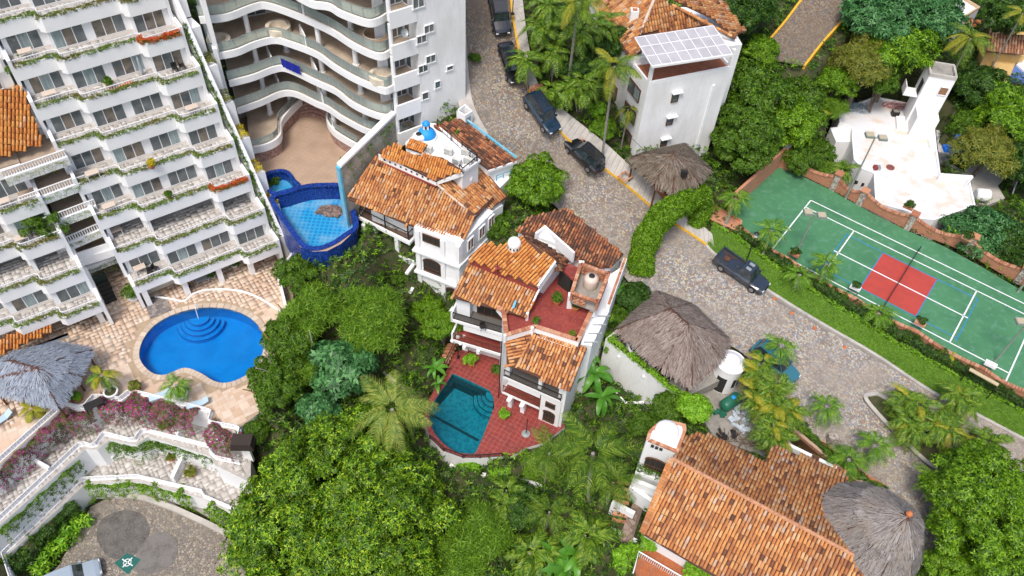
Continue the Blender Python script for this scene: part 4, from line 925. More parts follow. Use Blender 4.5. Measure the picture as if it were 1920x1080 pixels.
mb = MB(); mb.lathe((0, 0, 0), [(.02, .0), (.2, .03), (.36, .12), (.38, .15), (.36, .14), (.2, .05), (0.02, .02)], 16)
rm = Vector((.6, -.6, .5)).to_track_quat('Z', 'Y').to_matrix(); mb.v = [tuple(rm @ Vector(v)+sdp) for v in mb.v]; obj('dish', mb, steel, t)
mb = MB(); mb.tube([sdp, sdp-FB.n*.45], .03); mb.tube([sdp, sdp+Vector((.25, -.3, .15))], .015); obj('bracket', mb, steel, t)
# courtyard + empty blue pool
PT = AA([(462, 290), (478, 330), (500, 400), (560, 485), (640, 470), (668, 425), (650, 360), (634, 305), (700, 258), (700, 190), (560, 120), (440, 200)], 3.)
def Z4(u, v): return (440+u/3, 200+v/3)
pe = cr([A(*Z4(*p), 3.0) for p in ((225, 520), (300, 490), (400, 460), (500, 452), (608, 462), (640, 560), (668, 668), (620, 712), (540, 765), (460, 790), (400, 775), (350, 715), (290, 630))], 4, True)
ps_ = cr([A(*Z4(*p), 3.0) for p in ((175, 400), (240, 372), (290, 380), (325, 425), (345, 450), (270, 475), (215, 480))], 4, True)
PTs = AA([(462, 290), (478, 330)], 3)+[A(*Z4(*p), 3.0) for p in ((118, 372), (200, 500), (225, 560), (290, 680), (370, 790), (440, 815), (520, 812), (600, 770), (680, 695), (690, 670), (640, 560), (612, 420))]+AA([(634, 305), (700, 258), (700, 190), (560, 120), (440, 200)], 3.)
plate('courtyard', PTs, mat('courtyard_floor', (.42, .3, .22), (.34, .24, .17), ns=.6, c3=(.36, .27, .2), rough=.9, extra=lambda t, g, p, c: _sqtiles(t, p, c, 1.0, (.3, .22, .16))), holes=[pe, ps_], kind='structure', depth=4.5, skm=cobalt, label='tan tiled courtyard in front of the curved building')
dots = mat('aqua_mosaic', (.03, .3, .55), rough=.4, extra=lambda t, g, p, c: cells(2.2, [(.005, .04, .3)], (.02, .33, .62), jw=.62, rand=.0, bump=.0, vary=(.5, .45, (.3, .5, .6)))(t, g, p, c))
te = poolshell('empty_pool', pe, 3.0, 1.7, cobalt, dots, 'drained cobalt blue pool with debris on its aqua mosaic floor', cat='empty pool')
t2_ = poolshell('empty_pool', ps_, 3.0, 1.0, cobalt, dots, 'small drained blue basin with green weeds beside the larger empty pool', cat='empty pool')
copingring(te, pe, offset(pe, -.5 if area(pe) > 0 else .5, True), 3.0, cobalt, h=.12)
copingring(t2_, ps_, offset(ps_, -.4 if area(ps_) > 0 else .4, True), 3.0, cobalt, h=.16)
# stained grey retaining wall with white top and blue end, between courtyard and villa
gw = thing('boundary_wall', 'tall stained grey wall with white coping and faded blue end', 'wall', A(640, 400, 0))
grw = mat('stained_render', (.36, .33, .28), (.2, .18, .15), ns=.8, amt=.9, c3=(.5, .47, .41), rough=.95, bump=.3, bs=4)
p, q = A(636, 312, 9.0), A(738, 213, 11.2); d = (q-p).normalized(); n_ = Vector((d.y, -d.x, 0)).normalized(); GW = (p, q, n_)
Pz = lambda v, z: Vector((v.x, v.y, z))
mb = MB(); mb.box8([Pz(p+n_*.15, -3), Pz(q+n_*.15, 2), Pz(q-n_*.15, 2), Pz(p-n_*.15, -3), p+n_*.15, q+n_*.15, q-n_*.15, p-n_*.15]); obj('wall_panel', mb, grw, gw)
up = Vector((0, 0, 1)); mb = MB(); mb.box8([p+n_*.3, q+n_*.3, q-n_*.3, p-n_*.3, p+n_*.3+up*.25, q+n_*.3+up*.25, q-n_*.3+up*.25, p-n_*.3+up*.25]); obj('coping', mb, white, gw)
mb = MB(); e = d.xy.normalized(); e = Vector((e.x, e.y, 0))*.22; pp = p-Vector((e.x, e.y, 0)); mb.box8([Pz(pp+n_*.25, -3), Pz(p+n_*.25, -3), Pz(p-n_*.25, -3), Pz(pp-n_*.25, -3), pp+n_*.25, p+n_*.25, p-n_*.25, pp-n_*.25]); obj('end_pier', mb, paintblue, gw)
def reg(loop, z):
    for t in tessellate_polygon([[Vector((p[0], p[1], 0)) for p in loop]]): regtri(*[Vector((loop[i][0], loop[i][1], z)) for i in t])
# ================================================================ villa with blue dome
def zoomR7(u, v): return (640+u/4.909, 200+v/4.909)
VA = thing('villa', 'white villa with orange clay roofs and a small bright blue dome', 'house', (-9, 53, -3))
FA = Fc((-4.9, 50.6, 0), math.radians(-21.6)); RA = Fc((-4.9, 50.6, 0), math.radians(59))
def band_tiles(parent, poly, m, down, cw=.27, tl=.45, **k): return tiled('tile_roof', parent, poly, down, m=m, cw=cw, tl=tl, **k)
a0, a1, a2, a3, a4 = A(653, 370, 5.9), A(706, 293, 8.1), A(818, 345, 8.1), A(890, 407, 6.6), A(869, 449, 5.8)
am = A(762, 423, 5.2)
dnA = FA.n*1.0+Vector((0, 0, -.5))
band_tiles(VA, [a0, am, a4, a3, a2, a1], tile, dnA)
b0, b1, b2_, b3 = a2, a3, A(926, 374, 6.2), A(880, 333, 7.7)
band_tiles(VA, [b0, b1, b2_, b3, A(858, 334, 8.0)], tile, (b1-b0)*.0+(RA.n*1+Vector((0, 0, -.45))))
band_tiles(VA, [A(874, 325, 7.6), A(900, 309, 7.6), A(952, 369, 5.7), A(915, 392, 5.7)], tile, A(952, 369, 5.7)-A(900, 309, 7.6))
ridge(VA, a2, a3, m=mat('mortar_ridge', (.6, .5, .42), (.5, .36, .28), ns=3), r=.14); ridge(VA, a3, a4, r=.12)
ridge(VA, a0, a1, r=.12)
# upper orange roof, fascia with dark openings, flat white roof
u = [A(*zoomR7(*p), z) for p, z in (((335, 430), 9.0), ((870, 668), 9.0), ((1110, 600), 9.7), ((930, 480), 10.1), ((780, 440), 10.1), ((600, 410), 10.1), ((500, 335), 10.1))]
band_tiles(VA, u, tileor, FA.n+Vector((0, 0, -.3)), cw=.25, tl=.42)
mb = MB(); p, q = u[0], u[1]; dd = (q-p).normalized(); n_ = Vector((dd.y, -dd.x, 0)); f = face2(Pz(p, 0), Pz(q, 0)); L = (q-p).length
f.box(mb, 0, L, -1.2, -.06, 8.15, 8.86); fas = obj('fascia', mb, white, VA)
for k in range(9): mb = MB(); x = .6+k*(L-1)/9; f.box(mb, x, x+.2, -.1, -.045, 8.4, 8.62); obj('vent_hole', mb, dark, fas)
mb = MB(); f.box(mb, 0, L, -1.2, .05, 8.02, 8.14); obj('red_band', mb, red, VA)
fr = [A(*zoomR7(*p), 9.6) for p in ((590, 330), (745, 178), (862, 182), (1262, 508), (1115, 610), (930, 490), (780, 448), (720, 465), (600, 412))]
mb = MB(); mb.prism(fr, 4, 9.6); obj('flat_roof', mb, white2, VA)
mb = MB(); wall(mb, fr[1:5], .15, 9.6, 9.85); obj('roof_kerb', mb, white, VA)
mb = MB(); q = AA([(865, 322), (822, 338), (818, 345), (850, 337), (884, 334), (897, 322)], 8.3); mb.bar(A(820, 340, 8.5), A(868, 324, 9.5), .45, .4); mb.bar(A(862, 330, 8.5), A(884, 334, 8.1), .5, .3); obj('roof_kerb', mb, white, VA)
# body
def body(parent, F, a0, a1, d, z0, z1, m=None, name='wall'): mb = MB(); F.box(mb, a0, a1, -d, 0, z0, z1); return obj(name, mb, m or white, parent)
body(VA, FA, -4.8, 0, 5.5, -4, 5.6); mb = MB(); FA.box(mb, -11.4, -4.8, -7, -3.0, -4, 5.2); obj('wall', mb, white, VA)
mb = MB(); mb.prism([FA.P(-10.4, -1.5, 0), FA.P(-1, -1.5, 0), FA.P(1.0, -7, 0), FA.P(-8, -11, 0)], 2, 5.0); obj('wall', mb, white, VA)
mb = MB(); RA.box(mb, .2, 5.2, -4, -.0, -3, 5.7); obj('wall', mb, white, VA)
mb = MB(); RA.box(mb, 5.2, 10, -7, -1.2, 1, 6.0); obj('wall', mb, white, VA)
for z, o in ((2.75, .45), (-.3, .4), (-3.2, .3)):
    mb = MB(); FA.box(mb, -4.9, .1, -.3, o, z, z+.22); obj('ledge', mb, white, VA)
for z in (2.75, -.3): mb = MB(); RA.box(mb, 0, 5.3, -.3, .12, z, z+.18); obj('ledge', mb, white, VA)
for x in (-4.6, -2.0, -.45): mb = MB(); FA.box(mb, x, x+.42, -.2, .22, -6, 5.4); obj('pilaster', mb, white, VA)
window(FA, VA, -3.9, 4.3, 1.9, 1.0, o=.02, panes=3, frame=wood, glass=dark)
def archwin(parent, F, a, z, w, h, o, nm='arch_window'):
    mb = MB(); n = 10; pts = [(a, z), (a+w, z)]+[(a+w/2+math.cos(t)*w/2, z+h-w*.28+math.sin(t)*w*.28) for t in np.linspace(0, PI, n)]
    mb.quad(*[F.P(x, o, zz) for x, zz in pts]); fr = obj(nm, mb, dark, parent)
    m2 = MB()
    for p, q in zip(pts[1:], pts[2:]): m2.bar(F.P(p[0], o, p[1]), F.P(q[0], o, q[1]), .1, .12)
    for k in range(1, 4): x = a+w*k/4; m2.bar(F.P(x, o+.02, z), F.P(x, o+.02, z+h-.15*w), .04)
    m2.bar(F.P(a, o+.03, z), F.P(a+w, o+.03, z), .14, .12); m2.bar(F.P(a, o+.03, z+.5), F.P(a+w, o+.03, z+.5), .05, .05)
    obj('frame', m2, wood, fr); return fr
archwin(VA, FA, -4.0, .25, 1.9, 1.75, .03); archwin(VA, FA, -1.6, -2.9, 1.5, 1.9, .03)
shut = mat('timber_shutter', (.24, .12, .06), (.3, .17, .1), ns=6, rough=.8)
for a, z in ((1.0, 3.7), (2.8, 3.8), (4.3, 3.9), (.9, .6), (2.6, .9), (4.2, 1.0)):
    window(RA, VA, a, z, .95, 1.5, o=.02, panes=2, frame=white2, glass=shut)
# iron balcony on the left
sl_ = AA([(672, 408), (678, 395), (783, 433), (768, 455)], 2.6); mb = MB(); mb.prism([A(671, 406, 2.6), A(768, 455, 2.6), A(785, 436, 2.6), A(781, 418, 2.6), A(690, 380, 2.6)], 2.2, 2.55); bs_ = obj('balcony', mb, white, VA)
mb = MB(); mb.prism([A(676, 405, 2.6), A(767, 450, 2.6), A(782, 435, 2.6), A(781, 418, 2.6), A(690, 380, 2.6)], 2.56, 2.6); obj('balcony_floor', mb, mat('brown_tile', (.2, .12, .09), rough=.7), bs_)
def ironrail(parent, pts, h=1., step=.16, m=None, nm='railing', w=.025):
    mb = MB()
    for a, b in zip(pts[:-1], pts[1:]):
        mb.bar(a+Vector((0, 0, h)), b+Vector((0, 0, h)), .07); mb.bar(a+Vector((0, 0, .12)), b+Vector((0, 0, .12)), .04)
    for p in resample(pts, step): mb.box(p.x-w/2, p.x+w/2, p.y-w/2, p.y+w/2, p.z+.05, p.z+h)
    for p in pts: mb.box(p.x-.04, p.x+.04, p.y-.04, p.y+.04, p.z, p.z+h+.05)
    return obj(nm, mb, m or iron, parent)
ironrail(bs_, [A(690, 384, 2.6), A(676, 405, 2.6), A(767, 450, 2.6), A(781, 436, 2.6)])
for x, y in ((723, 428), (766, 449)): p = A(x, y, 2.6); mb = MB(); mb.box(p.x-.06, p.x+.06, p.y-.06, p.y+.06, 2.6, 5.1); obj('post', mb, iron, VA)
# lower loggia: floors, posts, parapets, hanging beams
for z in (-.3, -3.2):
    mb = MB(); FA.box(mb, -11.4, -4.8, -3.1, -.8, z-.2, z); obj('loggia_floor', mb, mat('ochre_floor', (.3, .2, .1), rough=.8), VA)
    mb = MB(); FA.box(mb, -11.4, -5.0, -.8, -.65, z-.5, z+.25); obj('parapet', mb, white, VA)
for x in (-11.3, -10.1, -7.6, -5.3): mb = MB(); FA.box(mb, x, x+.4, -1.25, -.81, -5, 2.2); obj('post', mb, white, VA)
for x in (-10.4, -8.6, -6.8): archwin(VA, FA, x, -2.9, 1.3, 2.1, -2.97); archwin(VA, FA, x, .0, 1.3, 1.9, -2.97); archwin(VA, FA, x, 2.6, 1.3, 2.1, -2.97)
for x in (-4.7, -.3): mb = MB(); FA.box(mb, x, x+.4, 0, 1.4, -6.5, -3.3); obj('post', mb, white, VA)
for z, x in ((.4, -5.2), (-2.3, -5.0), (-3.0, -.6), (-4.6, .0)): mb = MB(); FA.box(mb, x, x+.3, .2, 1.5, z, z+.25); obj('beam', mb, white, VA)
mb = MB(); FA.box(mb, -5.6, -4.2, .2, 1.2, -4.6, -4.2); obj('parapet', mb, paintblue, VA)
# dome
def dome(parent, c, r, m, label=None, n=24, sq=1., z0=0.): 
    mb = MB(); mb.lathe(c, [(r*math.cos(t), z0+r*sq*math.sin(t)) for t in np.linspace(0, PI/2-.05, 9)], n); return obj('dome', mb, m, parent, smooth=True)
dc = A(800, 258, 9.6); mb = MB(); mb.lathe(dc, [(.98, 0), (.98, .25), (.92, .3)], 24); obj('dome_drum', mb, white, VA)
dm = dome(VA, dc+Vector((0, 0, .25)), .9, skyblue)
mb = MB(); tp_ = dc+Vector((0, 0, 1.1)); mb.box(tp_.x-.26, tp_.x+.26, tp_.y-.26, tp_.y+.26, tp_.z, tp_.z+.5); ln = obj('lantern', mb, white2, dm)
for dx, dy in ((0, -.265), (.265, 0), (-.265, 0)): mb = MB(); mb.box(tp_.x+dx-.08, tp_.x+dx+.08, tp_.y+dy-.08, tp_.y+dy+.08, tp_.z+.1, tp_.z+.38); mb.v = mb.v; obj('lantern_opening', mb, dark, dm)
mb = MB(); mb.lathe(tp_+Vector((0, 0, .5)), [(.42, 0), (.36, .14), (.2, .3), (.06, .38)], 6); obj('lantern_cap', mb, skyblue, dm)
tk = thing('water_tank', 'low white round water tank with dark lid next to the blue dome', 'water tank', A(786, 264, 9.6)); c = A(786, 264, 9.6)
mb = MB(); mb.lathe(c, [(.62, 0), (.62, .6), (.5, .75), (.3, .8)], 20); obj('tank', mb, white2, tk); mb = MB(); mb.lathe(c+Vector((0, 0, .8)), [(.28, 0), (.28, .06), (.2, .1)], 14); obj('lid', mb, iron, tk)
ch = thing('roof_vent', 'white chimney box with small clay tile top on the villa roof', 'chimney', A(778, 283, 9.6))
cf = Fc(Pz(A(763, 284, 9.6), 0), math.radians(-21)); mb = MB(); cf.box(mb, 0, 1.6, -.8, 0, 9.0, 10.1); obj('shaft', mb, white, ch)
tiled('tile_cap', ch, [cf.P(-.1, .1, 10.15), cf.P(1.7, .1, 10.15), cf.P(1.7, -.9, 10.45), cf.P(-.1, -.9, 10.45)], Vector((cf.n.x, cf.n.y, -.3)), m=tileor, cw=.2, tl=.35)
acw = mat('ac_casing', (.6, .6, .57), (.45, .44, .4), ns=3, rough=.6)
def acunit(px, py, z, lab, rz=-.4, w=.85, h=.65, dark_front=False):
    p = A(px, py, z); t = thing('air_conditioner', lab, 'air conditioner', p, 'air conditioners on the villa roof'); F = Fc(Pz(p, 0), rz)
    mb = MB(); F.box(mb, -w/2, w/2, -.18, .18, z+.06, z+h); obj('casing', mb, acw, t)
    mb = MB(); F.box(mb, -w/2+.05, w/2-.25, .181, .2, z+.12, z+h-.06); g = obj('grille', mb, mat('grille_blue', (.05, .09, .14), rough=.6) if dark_front else steel, t)
    mb = MB()
    for k in range(6): F.box(mb, -w/2+.05, w/2-.25, .2, .215, z+.15+k*.075, z+.17+k*.075)
    obj('slat', mb, acw, g, kind='stuff'); mb = MB(); F.box(mb, -w/2+.1, -w/2+.2, -.2, .2, z, z+.06); F.box(mb, w/2-.2, w/2-.1, -.2, .2, z, z+.06); obj('foot', mb, iron, t)
acunit(857, 308, 9.62, 'dark fronted air conditioner at the lower edge of the villa roof', dark_front=True); acunit(878, 306, 9.62, 'air conditioner inside the railing corner of the villa roof'); acunit(841, 289, 9.62, 'lone air conditioner in the middle of the white villa roof'); acunit(873, 290, 9.62, 'air conditioner near the right edge of the white villa roof'); acunit(803, 284, 9.62, 'air conditioner beside the tile capped chimney')
ironrail(VA, [A(862, 320, 9.65), A(868, 326, 9.65), A(895, 304, 9.65), A(876, 290, 9.65)], h=.7, step=.25)
# rear weathered roof by the street with its white gable
r = [A(*zoomR7(*p), z) for p, z in (((850, 178), 9.9), ((1095, 105), 9.9), ((1610, 488), 8.0), ((1352, 578), 8.0))]
VC = thing('garage', 'street side annex with a dark weathered clay roof behind the blue domed villa', 'house', Pz(r[3], 4))
band_tiles(VC, r, tiledk, r[2]-r[1], cw=.25, tl=.45)
mb = MB(); ins = [r[i].lerp(sum(r, Vector())/4, .06) for i in range(4)]; mb.prism(ins, 2, [p.z-.2 for p in ins]); obj('wall', mb, white, VC)
fe = face2(Pz(r[3], 0), Pz(r[2], 0)); L = (r[2]-r[3]).xy.length; mb = MB(); fe.box(mb, 0, L, -.1, .12, 7.65, 7.9); obj('fascia', mb, white, VC)
window(fe, VC, 1.0, 4.7, 1.6, 2.0, o=-.25, panes=2, frame=paintblue); window(fe, VC, L-2.0, 5.0, .8, 1.4, o=-.25, panes=1, frame=paintblue)
mb = MB(); p, q = A(868, 222, 10), A(966, 297, 8.1)
for k in range(14): t0 = k/14; mb.bar(p.lerp(q, t0), p.lerp(q, t0)+Vector((.1, .1, -1.2)), .07)
mb.bar(p+Vector((.1, .1, .05)), q+Vector((.1, .1, .05)), .18, .1, 0); obj('blue_fence', mb, paintblue, VC)
pts = [A(*zoomR7(*p), 9.9) for p in ((885, 180), (1010, 290), (1110, 380), (1250, 500))]
ironrail(VA, [Pz(p, 9.6) for p in pts], h=1.1, step=.8)
bxw = thing('white_hut', 'small white open topped box with dark door by the kerb of the upper street', 'hut', A(868, 222, 9.5)); mb = MB(); P4 = AA([(856, 218), (872, 228), (886, 219), (872, 206)], 9.9); wall(mb, P4+[P4[0]], .12, 8.6, 10.6); obj('wall', mb, white, bxw)
mb = MB(); fh = face2(Pz(P4[1], 0), Pz(P4[2], 0)); fh.box(mb, .15, .75, 0, .03, 8.8, 10.2); obj('door', mb, steel, bxw)
# ================================================================ middle house with red roof terrace
def zB(u, v): return (840+u/3.857, 380+v/3.857)
def zP(u, v): return (760+u/3.374, 560+v/3.374)
HB = thing('house', 'white hillside house with red roof terrace, white dome and orange clay roofs', 'house', (3, 45, -6))
e0, e1 = A(*zB(20, 675), 3.5), A(*zB(560, 832), 3.5); t0_, t1_ = A(*zB(150, 432), 5.2), A(*zB(660, 628), 5.2)
band_tiles(HB, [e0, e1, t1_, t0_], tile, (e0-t0_), cw=.28, tl=.46)
g0, g1, g2, g3, g4, g5, g6 = [A(*zB(*p), z) for p, z in (((148, 412), 5.9), ((650, 606), 5.9), ((775, 430), 7.2), ((530, 250), 7.9), ((430, 290), 7.7), ((360, 300), 7.5), ((265, 285), 7.3))]
band_tiles(HB, [g0, g1, g2, g3, g4, g5, g6], tileor, (g0-g6)*1.0, cw=.27, tl=.44)
fb_ = face2(Pz(g0, 0), Pz(g1, 0)); LB = (g1-g0).xy.length
mb = MB(); fb_.box(mb, .1, LB-.1, -.8, -.05, 4.8, 5.86); obj('red_band', mb, red, HB)
h0, h1, h2, h3, h4 = [A(*zB(*p), z) for p, z in (((530, 250), 7.8), ((775, 430), 7.1), ((770, 525), 6.0), ((830, 470), 5.6), ((885, 385), 5.6))]
band_tiles(HB, [h0, h1, h2, h3, h4, A(*zB(700, 300), 6.6)], tiledk, Vector((.75, .2, -.5)), cw=.27, tl=.44)
ridge(HB, h0, h1, r=.13); ridge(HB, t1_, e1, m=white, r=.1); ridge(HB, g1, g2, m=white, r=.12)
mb = MB(); mb.bar(A(*zB(652, 620), 5.4), A(*zB(775, 440), 6.8), .25, .7); obj('roof_kerb', mb, white, HB)
gr = [A(*zB(*p), z) for p, z in (((490, 212), 5.4), ((590, 105), 5.4), ((860, 38), 5.0), ((1270, 372), 3.6), ((1178, 472), 3.6), ((1080, 476), 3.8), ((905, 385), 4.6), ((705, 190), 5.2), ((640, 245), 5.3))]
HG = thing('garage', 'low street side garage wing with a leaf littered clay roof beside the cobbled street', 'house', Pz(gr[5], 1))
def fitz(pts):   # least squares plane so that the roof is truly flat
    P = np.array([tuple(p) for p in pts]); c = np.linalg.lstsq(np.c_[P[:, :2], np.ones(len(P))], P[:, 2], rcond=None)[0]; return [Vector((p[0], p[1], c[0]*p[0]+c[1]*p[1]+c[2])) for p in P], Vector((-c[0], -c[1], 0))
gp, gdn = fitz(gr); dnG = (gp[5]-gp[2]); 
band_tiles(HG, gp, tiledk, Vector((-.35, -.85, -.3)), cw=.27, tl=.46)
mb = MB(); cc = sum(gp, Vector())/len(gp); ins = [p.lerp(cc, .05) for p in (gp[0], gp[2], gp[3], gp[4], gp[5], gp[8])]; mb.prism(ins, 0, [p.z-.22 for p in ins]); obj('wall', mb, white, HG)
mb = MB(); q = [A(*zB(*p), 5.6) for p in ((640, 240), (700, 195), (905, 380), (885, 395), (800, 300))]; wall(mb, [q[0], q[1], q[2]], .2, 4.6, 5.9); obj('white_parapet', mb, white, HG)
mb = MB(); mb.prism([A(*zB(*p), 5.2) for p in ((640, 245), (700, 200), (810, 300))], 3, 5.2); obj('light_well', mb, white, HG)
# roof terrace (red) and parapets
TZ = 3.
tr = [A(*zB(*p), TZ) for p in ((395, 780), (410, 965), (630, 905), (945, 1005), (1000, 860), (1040, 720), (1180, 500), (1080, 470), (930, 400), (830, 420), (760, 520), (660, 650), (575, 830), (480, 800))]
mb = MB(); mb.prism(tr, -5.9, TZ); o = obj('terrace', mb, [white, red], HB); o.data.polygons.foreach_set('material_index', [1 if p.normal.z > .9 else 0 for p in o.data.polygons])
def parapet(parent, pts, z0, h, t=.28, cap=True):
    mb = MB(); wall(mb, pts, t, z0, z0+h); o = obj('parapet', mb, white, parent)
    if cap:
        mb = MB(); q = offset(pts, t/2); L = resample(q, .32)
        for a, b in zip(L[:-1], L[1:]): mb.bar(a.lerp(b, .04)+Vector((0, 0, z0+h+.04-a.z)), b.lerp(a, .04)+Vector((0, 0, z0+h+.04-b.z)), t+.12, .08)
        obj('brick_coping', mb, brickp, o, kind='stuff')
parapet(HB, [A(*zB(350, 745), TZ+.8), A(*zB(392, 800), TZ+.7), A(*zB(412, 965), TZ+.7)], TZ-.0, .7)
parapet(HB, [A(*zB(412, 970), TZ+.7), A(*zB(630, 905), TZ+.7), A(*zB(945, 1005), TZ+.7)], TZ, .7)
parapet(HB, [A(*zB(945, 1008), TZ+.7), A(*zB(1048, 790), TZ+.7), A(*zB(1075, 735), TZ+.7)], TZ, .7)
for u_, v_ in ((575, 800), (412, 960), (610, 903)): p = A(*zB(u_, v_), TZ+.9); mb = MB(); mb.lathe(Vector((p.x, p.y, TZ)), [(.14, 0), (.14, .95), (.1, 1.0)], 8); obj('post', mb, white, HB)
# water tank enclosure on brick walls
EN = [A(*zB(*p), 6.0) for p in ((895, 650), (960, 440), (1160, 515), (1080, 718))]
mb = MB(); mb.prism(EN, 4.6, 4.75); obj('tank_floor', mb, concrete, HB)
for i in range(4):
    a, b = EN[i], EN[(i+1) % 4]; f = face2(Pz(a, 0), Pz(b, 0)); L = (b-a).xy.length; mb = MB()
    nz, nx = 5, int(L/.34)
    if i in (0, 2): mb.bar(Pz(a, 5.4), Pz(b, 5.4), .2, 1.1)
    else:
        for r_ in range(nz):
            for k in range(nx):
                if i == 3 and k < nx*.35: continue
                x = (k+.5*(r_ % 2))*.34; f.box(mb, x, min(L, x+.26), -.1, .1, 4.8+r_*.2, 4.95+r_*.2)
        mb.bar(Pz(a, 5.9), Pz(b, 5.9), .22, .12)
    obj('brick_screen', mb, brickp if i % 2 else brick, HB, kind='stuff')
    mb = MB(); n = int(L/.3)
    for k in range(n): mb.bar(Pz(a.lerp(b, (k+.06)/n), 6.02), Pz(a.lerp(b, (k+.94)/n), 6.02), .3, .1)
    obj('brick_coping', mb, brickp, HB, kind='stuff')
for k, (u_, v_) in enumerate(((885, 700), (1050, 760), (960, 470))): p = A(*zB(u_, v_), 4.0); mb = MB(); mb.box(p.x-.25, p.x+.25, p.y-.25, p.y+.25, TZ, 4.7); obj('pier', mb, white, HB)
c = A(*zB(1028, 600), 4.75); tk = thing('water_tank', 'cream plastic water tank with black lid behind the pierced brick screen', 'water tank', c); tkm = mat('tank_cream', (.6, .5, .42), rough=.5)
mb = MB(); mb.lathe(c, [(.62, 0), (.66, .1), (.66, .9), (.6, 1.1), (.3, 1.3)], 20); obj('tank', mb, tkm, tk, smooth=True); mb = MB(); mb.lathe(c+Vector((0, 0, 1.28)), [(.28, 0), (.28, .08), (.2, .13)], 14); obj('lid', mb, iron, tk)
mb = MB(); mb.prism([A(*zB(*p), 5.2) for p in ((835, 425), (945, 470), (905, 560), (825, 480))], 5.0, 5.2); obj('awning', mb, red, HB)
mb = MB(); f = face2(Pz(A(*zB(690, 660), TZ), 0), Pz(A(*zB(835, 480), TZ), 0)); f.box(mb, 0, 3.2, -2.5, -.05, TZ, 5.0); obj('stair_wall', mb, white, HB)
mb = MB(); f2 = face2(Pz(A(*zB(800, 540), 4), 0), Pz(A(*zB(890, 610), 4), 0)); f2.box(mb, 0, 1.4, -.3, 0, TZ, 5.0); obj('doorway', mb, dark, HB)
# small white dome
c = A(*zB(478, 318), 7.4); mb = MB(); mb.lathe(c, [(.55, -.3), (.55, .35), (.58, .4)]+[(.6*math.cos(t), .42+.62*math.sin(t)) for t in np.linspace(0, PI/2-.05, 8)], 22); dm = obj('chimney_dome', mb, white, HB, smooth=False)
for k in range(5): a = -PI/2+(k-2)*.55; q = c+Vector((math.cos(a)*.55, math.sin(a)*.55, .12)); mb = MB(); mb.box(q.x-.07, q.x+.07, q.y-.04, q.y+.04, q.z-.1, q.z+.1); obj('vent_hole', mb, dark, dm)
# lower roof over the tower
R4 = [A(*zP(*p), z) for p, z in (((630, 265), 3.0), ((815, 208), 3.0), ((1150, 312), 3.0), ((1045, 583), 1.5), ((700, 440), 1.6))]
r4a, _ = fitz([R4[1], R4[2], R4[3], R4[4]]); band_tiles(HB, r4a, tile, r4a[2]-r4a[1], cw=.28, tl=.46)
band_tiles(HB, [A(*zP(640, 262), 2.9), r4a[0], r4a[3], A(*zP(640, 425), 1.7)], tile, Vector((-.9, -.1, -.35)), cw=.28, tl=.46)
ridge(HB, r4a[0], r4a[3], r=.1)
# faces of the house, left wing
FL = face2(Pz(e0, 0), Pz(e1, 0)); LL_ = (e1-e0).xy.length
mb = MB(); FL.box(mb, .5, LL_-.2, -4.5, -1.5, -6, 3.4); obj('wall', mb, white, HB)
mb = MB(); FL.box(mb, .3, 1.6, -3.5, -.6, .5, 3.4); obj('wall', mb, white, HB)
for z, dz in ((.3, 0), (-2.8, 1)):
    mb = MB(); FL.box(mb, 0, LL_-1.6, -1.6, .1, z-.35, z); bo = obj('balcony', mb, [white], HB)
    mb = MB(); FL.box(mb, .1, LL_-1.7, -1.5, 0, z+.003, z+.02); obj('balcony_floor', mb, mat('grey_floor', (.13, .12, .11), rough=.7) if not dz else red, bo)
    ironrail(bo, [FL.P(.05, .0, z), FL.P(LL_-1.7, .0, z)], h=.95, step=.14, m=iron if not dz else wood)
    window(FL, HB, 2.0, z+.05, 2.9, 2.0, o=-1.48, panes=4, frame=wood, glass=dark if not dz else winglass)
    mb = MB(); FL.box(mb, 0, .16, -1.6, .1, z-.2, z+1.0); obj('side_parapet', mb, white, bo)
mb = MB(); FL.box(mb, 1.2, LL_-1.6, -.35, -.0, -.95, -.3); obj('beam', mb, white, HB)
for x in (1.2, 2.6): mb = MB(); FL.box(mb, x, x+.3, -.6, .3, -3.6, -3.15); obj('corbel', mb, white, HB)
for x in (.8, 4.6): mb = MB(); FL.box(mb, x, x+.35, -1.7, -1.3, -6, -.6); obj('post', mb, white, HB)
# tower faces
TA, TBb = A(*zP(625, 430), 1.6), A(*zP(1000, 590), 1.5)
TF = face2(Pz(A(945, 705, -1.5), 0), Pz(A(1052, 752, -1.5), 0)); TL_ = (A(1052, 752, -1.5)-A(945, 705, -1.5)).xy.length
mb = MB(); TF.box(mb, .1, TL_, -4.3, -1.4, -6.5, 1.3); obj('wall', mb, white, HB)
mb = MB(); TF.box(mb, TL_-1.9, TL_+.05, -4.5, -.05, -6.6, -1.75); o = obj('wall', mb, white, HB)
mb = MB(); TF.box(mb, TL_+.0, TL_+.3, -7, -.2, -6.6, 1.3); obj('side_wall', mb, white, HB)
for z, m_ in ((-1.5, mat('grey_floor', (.1, .1, .1))), (-4.0, red)):
    x1 = TL_ if z > -2 else TL_-1.9
    mb = MB(); TF.box(mb, -.05, x1, -1.5, .05, z-.3, z); bo = obj('balcony', mb, white, HB); mb = MB(); TF.box(mb, .02, x1-.05, -1.45, 0, z+.003, z+.02); obj('balcony_floor', mb, m_, bo)
    ironrail(bo, [TF.P(0, .0, z), TF.P(x1-.05, .0, z)], h=.95, step=.14, m=iron if z > -2 else wood)
    window(TF, HB, 1.0, z+.05, 2.4, 2.0, o=-1.38, panes=3, frame=wood, glass=dark)
for x in (.15, 3.3, TL_-.35): mb = MB(); TF.box(mb, x, x+.35, -.45, -.05, -1.2, 1.3); obj('pillar', mb, white, HB)
